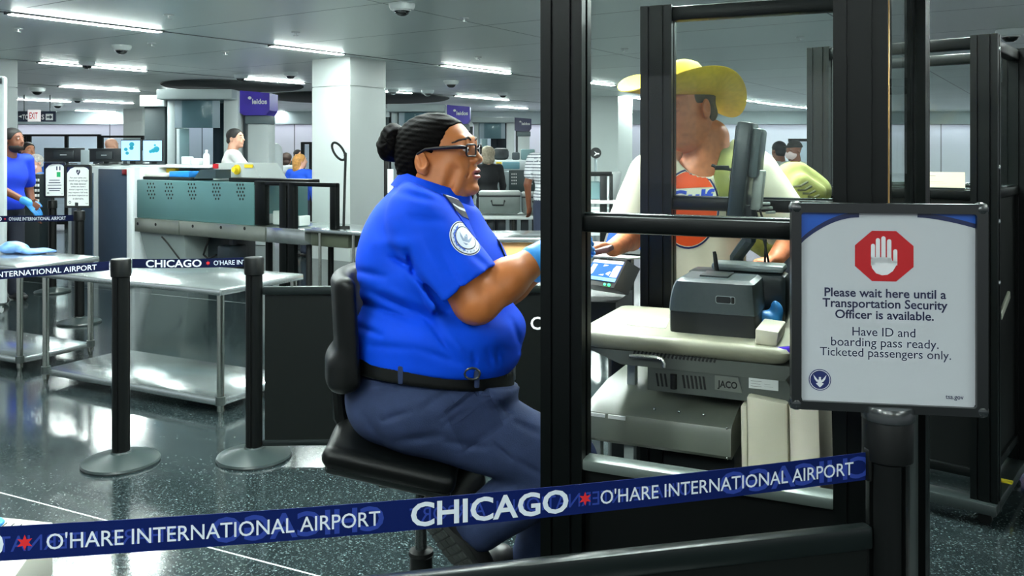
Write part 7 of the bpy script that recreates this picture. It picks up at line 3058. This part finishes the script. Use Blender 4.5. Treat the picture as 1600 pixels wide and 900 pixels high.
xb = MB().box(XY(57, 181, 0.06), (0.27, 0.06, 0.27), bev=0.004).build('exit_box', mat('exit_white', (240, 236, 236), 0.4, emit=(240, 232, 232), strength=0.5), es)
MB().flat([[(50.5 + x, 186 - y) for x, y in p] for p in text2d('EXIT', 13, 10, 0.02)], lambda x, y: XY(x, y, 0.0925)).build('lettering', mat('exit_red', (206, 30, 34), 0.5), xb, recalc=False)
for q_ in (-0.3, 0.3):
    MB().cyl((ex.x + q_, ex.y, ex.z + 0.12), (ex.x + q_, ex.y, CEIL), 0.012, seg=8).build('hanger', steel_d, es)


# ---- glazed partitions, far left and far right
def glass_screen(label, px0, px1, d, ytop, posts, group='black framed glass partitions', yb=270):
    x0, x1 = (px0 - 800) / F * d, (px1 - 800) / F * d
    zt2 = EYE - (ytop - HZ) / F * d
    t = thing('glass_partition', label, 'partition', ((x0 + x1) / 2, d, 0), 0, group)
    r = 0.03
    MB().box(((x0 + x1) / 2, d, zt2 - 0.02), (x1 - x0, 0.05, 0.045)).build('top_rail', booth_m, t)
    MB().box(((x0 + x1) / 2, d, 0.1), (x1 - x0, 0.05, 0.08)).build('bottom_rail', booth_m, t)
    for p in posts:
        x = (p - 800) / F * d
        MB().box((x, d, zt2 / 2), (0.06, 0.06, zt2)).build('post', booth_m, t)
    MB().box(((x0 + x1) / 2, d, zt2 / 2 + 0.05), (x1 - x0 - 0.02, 0.008, zt2 - 0.2)).build('pane', glass_mat('far_glass', (226, 234, 236)), t)
    return t


glass_screen('black framed glass partition far left behind the monitors', 30, 156, 17.5, 210, (31, 40, 46, 104, 155))
glass_screen('black framed glass partition behind the lit blue screens', 158, 224, 17.5, 212, (159, 223))
glass_screen('black framed glass partition far right behind the masked man', 1232, 1300, 13.5, 217, (1236, 1300))
glass_screen('tall black framed glass partition behind the blonde woman', 472, 486, 16.0, 222, (473, 486))
cv = W(428, 238, 15.0)
mb = MB()
tag(MB().lathe((cv.x, cv.y, cv.z), [(0.0, 0.0), (0.0, 0.001)], 4).lathe((cv.x, cv.y, cv.z - 0.15), [(0.0, 0.32), (0.08, 0.3), (0.13, 0.24), (0.15, 0.15), (0.15, -1.2)], 24).build('round_top_pillar', xw_m),
    'pale rounded pillar right of the purple-headed scanner', 'pillar')

# ---- bins, cases and tables behind the officer's face
case_m = mat('case_grey', (120, 130, 128), 0.45, noise=0.06, scale=12)
rl = thing('roller_table', 'white edged roller table carrying the grey suitcases', 'table', W(800, 340, 11.2).xy.to_3d(), 0)
xa, xb_ = W(700, 340, 11.2).x, W(905, 340, 11.2).x
zr = 0.70
MB().box(((xa + xb_) / 2, 11.45, zr - 0.025), (xb_ - xa, 0.6, 0.05), bev=0.01).build('top', mat('roller_white', (226, 232, 230), 0.35), rl)
for x in (xa + 0.1, xb_ - 0.1, (xa + xb_) / 2):
    for y in (11.25, 11.65):
        MB().box((x, y, zr / 2 - 0.025), (0.05, 0.05, zr - 0.05), bev=0.004).build('leg', booth_m, rl)
mb = MB()
for k in range(5):
    mb.box((W(766 + 18 * k, 340, 11.3).x, 11.5, 0.56), (0.1, 0.3, 0.2), bev=0.01)
mb.build('under_bins', mat('motor_dark'), rl)


def suitcase(label, px0, px1, ytop, ybot, d):
    c0, c1 = W(px0, ytop, d), W(px1, ybot, d)
    w, h = c1.x - c0.x, c0.z - c1.z
    cx = (c0.x + c1.x) / 2
    t = thing('suitcase', label, 'suitcase', (cx, d + 0.15, c1.z), 0, 'grey suitcases on the roller table')
    MB().box((cx, d + 0.17, c1.z + h * 0.42), (w, 0.34, h * 0.8), bev=0.04).build('shell', case_m, t)
    MB().box((cx, d + 0.17, c1.z + h * 0.88), (w * 1.02, 0.36, h * 0.2), bev=0.03).build('lid', mat('case_lid', (172, 178, 176), 0.4), t)
    z = c1.z + h * 0.5
    MB().tube([(cx - w * 0.2, d - 0.005, z + 0.02), (cx - w * 0.19, d - 0.03, z + 0.03), (cx - w * 0.17, d - 0.035, z - 0.03), (cx + w * 0.1, d - 0.035, z - 0.03), (cx + w * 0.12, d - 0.03, z + 0.03), (cx + w * 0.13, d - 0.005, z + 0.02)], 0.009, 6).build('handle', devd_m, t)
    MB().box((cx, d + 0.17, c1.z + h * 0.77), (w * 1.01, 0.35, 0.02), bev=0.004).build('seam', devd_m, t)
    return t


suitcase('grey suitcase with a carry handle right of the officer\'s chin', 748, 813, 298, 335, 11.2)
suitcase('grey suitcase next to it, partly behind the black booth post', 815, 872, 300, 335, 11.25)
wt = thing('counter_table', 'steel topped counter with a peach wooden front behind the officer\'s arm', 'table', W(810, 440, 7.0).xy.to_3d(), 0)
xa, xb_ = W(720, 365, 7.0).x, W(862, 365, 7.0).x
zt3 = W(800, 371, 7.0).z
MB().box(((xa + xb_) / 2, 7.3, zt3 - 0.02), (xb_ - xa, 0.66, 0.04), bev=0.008).build('top', steel_m, wt)
MB().box(((xa + xb_) / 2, 7.05, (zt3 - 0.04 + 0.47) / 2), (xb_ - xa - 0.02, 0.03, zt3 - 0.04 - 0.47), bev=0.003).build('front_board', mat('peach_wood', (244, 186, 122), 0.5, noise=0.04, scale=10), wt)
MB().box(((xa + xb_) / 2, 7.07, 0.27), (xb_ - xa - 0.02, 0.03, 0.4), bev=0.003).build('lower_board', xw_m, wt)
for x in (xa + 0.05, xb_ - 0.05):
    for y in (7.06, 7.56):
        MB().box((x, y, (zt3 - 0.04) / 2), (0.04, 0.04, zt3 - 0.04), bev=0.003).build('leg', leg_m, wt)
# baggage machine behind: crate with holes, teal bin, dark bundles
xm = thing('baggage_machine', 'dark baggage machine with pale counter and rows of holes behind the suitcases', 'machine', W(800, 300, 13.2).xy.to_3d(), 0)
d2 = 13.2
bx = lambda x0, y0, x1, y1, dd, dep: ((W((x0 + x1) / 2, (y0 + y1) / 2, d2 + dd) + Vector((0, dep / 2, 0))), ((x1 - x0) * (d2 + dd) / F, dep, (y1 - y0) * (d2 + dd) / F))
MB().box(*bx(795, 266, 836, 300, 0, 0.5), bev=0.01).build('crate_side', mat('crate_teal', (44, 60, 62), 0.5), xm)
MB().box(*bx(776, 268, 796, 300, 0.05, 0.5), bev=0.01).build('grey_side', xg_m, xm)
MB().box(*bx(757, 250, 850, 268, 0.3, 0.5), bev=0.01).build('counter', xw_m, xm)
zfl = EYE - (300 - HZ) / F * d2
MB().box((W(805, 300, d2).x, d2 + 0.3, zfl / 2), (0.55, 0.4, zfl), bev=0.01).build('pedestal', xg_m, xm)
mb = MB()
for gx in (800, 825):
    for i in range(3):
        for j in range(4):
            mb.box(W(gx + 3.2 * i, 272 + 5 * j, d2 - 0.005), (0.014, 0.01, 0.022))
mb.build('holes', white_m, xm)
zc2 = EYE - (250 - HZ) / F * (d2 + 0.3)


def top_thing(name, label, cat, x0, x1, yt, dd, dep, m, bev=0.02):
    z1 = EYE - (yt - HZ) / F * (d2 + dd)
    xa, xb = W(x0, 250, d2 + dd).x, W(x1, 250, d2 + dd).x
    zb = zc2
    return tag(MB().box(((xa + xb) / 2, d2 + dd + dep / 2, (zb + z1) / 2), (xb - xa, dep, z1 - zb), bev=bev).build(name, m), label, cat)


top_thing('tray_stack', 'teal grey bin on the baggage machine counter', 'bin', 814, 836, 233, 0.42, 0.3, mat('bin_teal', (110, 140, 144), 0.4))
top_thing('bundle', 'black bundle of cloth on the counter beside the black leather jacket', 'bag', 770, 795, 231, 0.40, 0.3, mat('bundle_black', (32, 38, 42), 0.6, noise=0.5, scale=10), 0.06)
top_thing('carton', 'dark carton left of the teal bin on the machine counter', 'box', 800, 812, 238, 0.42, 0.3, mat('carton_dark', (62, 72, 78), 0.5))
tag(MB().box(*bx(785, 253, 812, 264, -0.06, 0.1), bev=0.01).build('blue_tray', mat('tray_teal', (104, 156, 172), 0.4)), 'light teal tray on the front of the baggage machine', 'tray')
tag(MB().box(*bx(775, 253, 784, 259, -0.06, 0.1), bev=0.01).build('yellow_card', mat('folder_yellow')), 'small yellow card beside the light teal tray', 'card')
# slim post with a white label left of the officer's neck
sp_ = thing('label_post', 'black post with a narrow white printed label behind the officer\'s hair bun', 'post', (W(607, 300, 9.0).x, 9.0, 0), 0)
x = W(604, 300, 9.0).x
MB().box((x, 9.0, 0.72), (0.05, 0.05, 1.44), bev=0.004).build('post', booth_m, sp_)
MB().box((x + 0.2, 9.02, 0.6), (0.3, 0.05, 1.2), bev=0.01).build('wing', mat('motor_dark'), sp_)
c = W(610, 283, 8.95)
MB().box(c, (0.06, 0.012, 0.25), bev=0.002).build('label', white_m, sp_)
MB().box((x, 9.0, 0.02), (0.3, 0.3, 0.04), bev=0.01).build('foot', black2_m, sp_)

# ---- between the booth posts: blue-grey door, round sign, pale chair
slab('door_1', W(918, 200, 21).x, 20.95, W(945, 200, 21).x, 21.05, 0.0, EYE + (HZ - 186) / F * 21, mat('door_blue', (112, 140, 158), 0.5))
rs = W(931, 239, 18)
rsn = thing('round_sign', 'black round sign with a white arrow beside the blue-grey door', 'sign', (rs.x, rs.y, rs.z), 0)
MB().cyl((rs.x, rs.y, rs.z), (rs.x, rs.y + 0.02, rs.z), 0.115, seg=24).build('disc', slot_m, rsn)
MB().prism([Vector((rs.x + a, rs.y - 0.004, rs.z + b)) for a, b in ((-.04, .04), (.02, .0), (.07, .0), (.07, -.03), (.02, -.03), (-.02, -.06), (-.04, -.05), (.0, -.015))], (0, 0.003, 0)).build('arrow', white_m, rsn)
MB().cyl((rs.x, rs.y + 0.04, 0.0), (rs.x, rs.y + 0.04, rs.z + 0.1), 0.03, seg=10).build('pole', xg_m, rsn)
wc_ = thing('plastic_chair', 'white plastic chair seen through the booth between the two black posts', 'chair', W(955, 320, 9.0).xy.to_3d(), 0)
c = W(957, 292, 9.0)
cR = Matrix.Rotation(math.radians(-20), 4, 'Z') @ Matrix.Rotation(math.radians(12), 4, 'Y')
MB().box(c, (0.05, 0.42, 0.32), M=cR, bev=0.02).build('backrest', mat('chair_white', (232, 236, 236), 0.4), wc_)
MB().box((c.x - 0.22, c.y, 0.92), (0.4, 0.42, 0.04), rz=-0.35, bev=0.015).build('seat', mat('chair_white'), wc_)
for a in (-0.38, -0.05):
    for b in (-0.18, 0.18):
        MB().cyl((c.x + a, c.y + b, 0), (c.x + a, c.y + b, 0.91), 0.015, seg=10).build('leg', booth_m, wc_)
dt = thing('frame_table', 'black framed table with a white top below the round arrow sign', 'table', W(930, 330, 7.6).xy.to_3d(), 0)
xa, xb_ = W(895, 320, 7.6).x, W(963, 320, 7.6).x
zt4 = W(900, 316, 7.6).z
MB().box(((xa + xb_) / 2, 7.8, zt4), (xb_ - xa, 0.4, 0.03), bev=0.006).build('top', white_m, dt)
zt5 = W(900, 272, 7.6).z
for px_ in (943, 955):
    xx = W(px_, 300, 7.65).x
    MB().box((xx, 7.66, zt5 / 2), (0.06 if px_ == 943 else 0.03, 0.04, zt5), bev=0.004).build('post', booth_m, dt)
MB().box(((xa + W(956, 0, 7.65).x) / 2, 7.66, zt5), (W(956, 0, 7.65).x - xa, 0.04, 0.04), bev=0.004).build('upper_rail', booth_m, dt)
MB().box((xa + 0.02, 7.9, zt4 / 2), (0.05, 0.05, zt4), bev=0.004).build('post', booth_m, dt)
MB().box(((xa + xb_) / 2, 7.85, zt4 - 0.28), (xb_ - xa, 0.3, 0.05), bev=0.006).build('lower_shelf', mat('shelf_pale', (196, 206, 208), 0.4), dt)
bn = W(925, 300, 7.75)
tag(MB().box((bn.x, bn.y + 0.1, zt4 + 0.095), (0.2, 0.2, 0.16), bev=0.02).build('storage_bin', mat('bin_teal')), 'teal grey bin on the white topped table below the round sign', 'bin')

B = Body()
gp_ = B1.pt(B1.px(1200, 490, 0.52)[0], 0.53, zT)
B.u(s_ell(gp_ + Vector((0, 0, 0.03)), (0.035, 0.03, 0.03)))
B.u(s_ell(gp_ + Vector((0.02, 0.0, 0.055)), (0.018, 0.02, 0.03)), 0.015)
B.d(ripple(0.005, 90, 80, 80))
B.i(s_half((0, 0, zT + 0.001), (0, 0, -1)), 0.001)
tag(skin('rubber_glove', B, gp_ - Vector((0.07, 0.07, 0.02)), gp_ + Vector((0.08, 0.07, 0.11)), 0.004, glove_m), 'crumpled blue rubber glove between the scanner and the beige box', 'glove')

# ---- low stand with papers at the bottom left corner
ls = thing('leaflet_box', 'white paper box with printed sides at the bottom left corner, behind the near belt', 'box', W(20, 860, 1.9).xy.to_3d(), 0)
pz0 = 0.70
d3 = 1.98
q = [W(-60, 802, 2.12), W(82, 815, 2.08), W(86, 876, 1.86), W(-60, 900, 1.80)]
zz = 0.66
pts = []
for px_, py_ in ((-70, 800), (83, 816), (20, 905), (-160, 885)):
    pts.append(G(px_, py_, zz))
bxm = MB().prism(pts, (0, 0, -0.12), bev=0.003).build('carton', mat('leaflet_white', (186, 186, 174), 0.6), ls)
mb = MB()
A0, A1, A3 = pts[0], pts[1], pts[3]
Q = lambda u, v, o=0.0008: A0 + (A1 - A0) * u + (A3 - A0) * v + Vector((0, 0, o))
for k in range(6):
    u = 0.5 + 0.075 * k
    mb.poly([Q(u, 0.1), Q(u + 0.015, 0.1), Q(u - 0.06, 0.55), Q(u - 0.075, 0.55)])
mb.build('print', slot_m, bxm, recalc=False)
MB().box(((pts[0] + pts[2]) / 2 + Vector((-0.02, 0.0, -0.33 - 0.06 - 0.015))), (0.3, 0.22, 0.27), rz=-0.3, bev=0.01).box((((pts[0] + pts[2]) / 2).x - 0.02, ((pts[0] + pts[2]) / 2).y, 0.14), (0.34, 0.26, 0.28), rz=-0.3, bev=0.01).build('pedestal', mat('stand_grey', (84, 94, 94), 0.5), ls)
bgc = G(-36, 826, zz)
B = Body()
B.u(s_ell(bgc + Vector((-0.02, 0.02, 0.035)), (0.045, 0.035, 0.03)))
B.u(s_ell(bgc + Vector((0.02, 0.0, 0.012)), (0.04, 0.035, 0.012)), 0.02)
B.d(ripple(0.006, 60, 60, 70))
B.i(s_half((0, 0, zz + 0.002), (0, 0, -1)), 0.002)
tag(skin('plastic_bag', B, bgc - Vector((0.14, 0.12, 0.03)), bgc + Vector((0.12, 0.12, 0.12)), 0.005, mat('bag_bright', (52, 150, 232), 0.35, noise=0.2, scale=30)), 'small bright blue plastic bag on the white paper box, bottom left', 'bag')
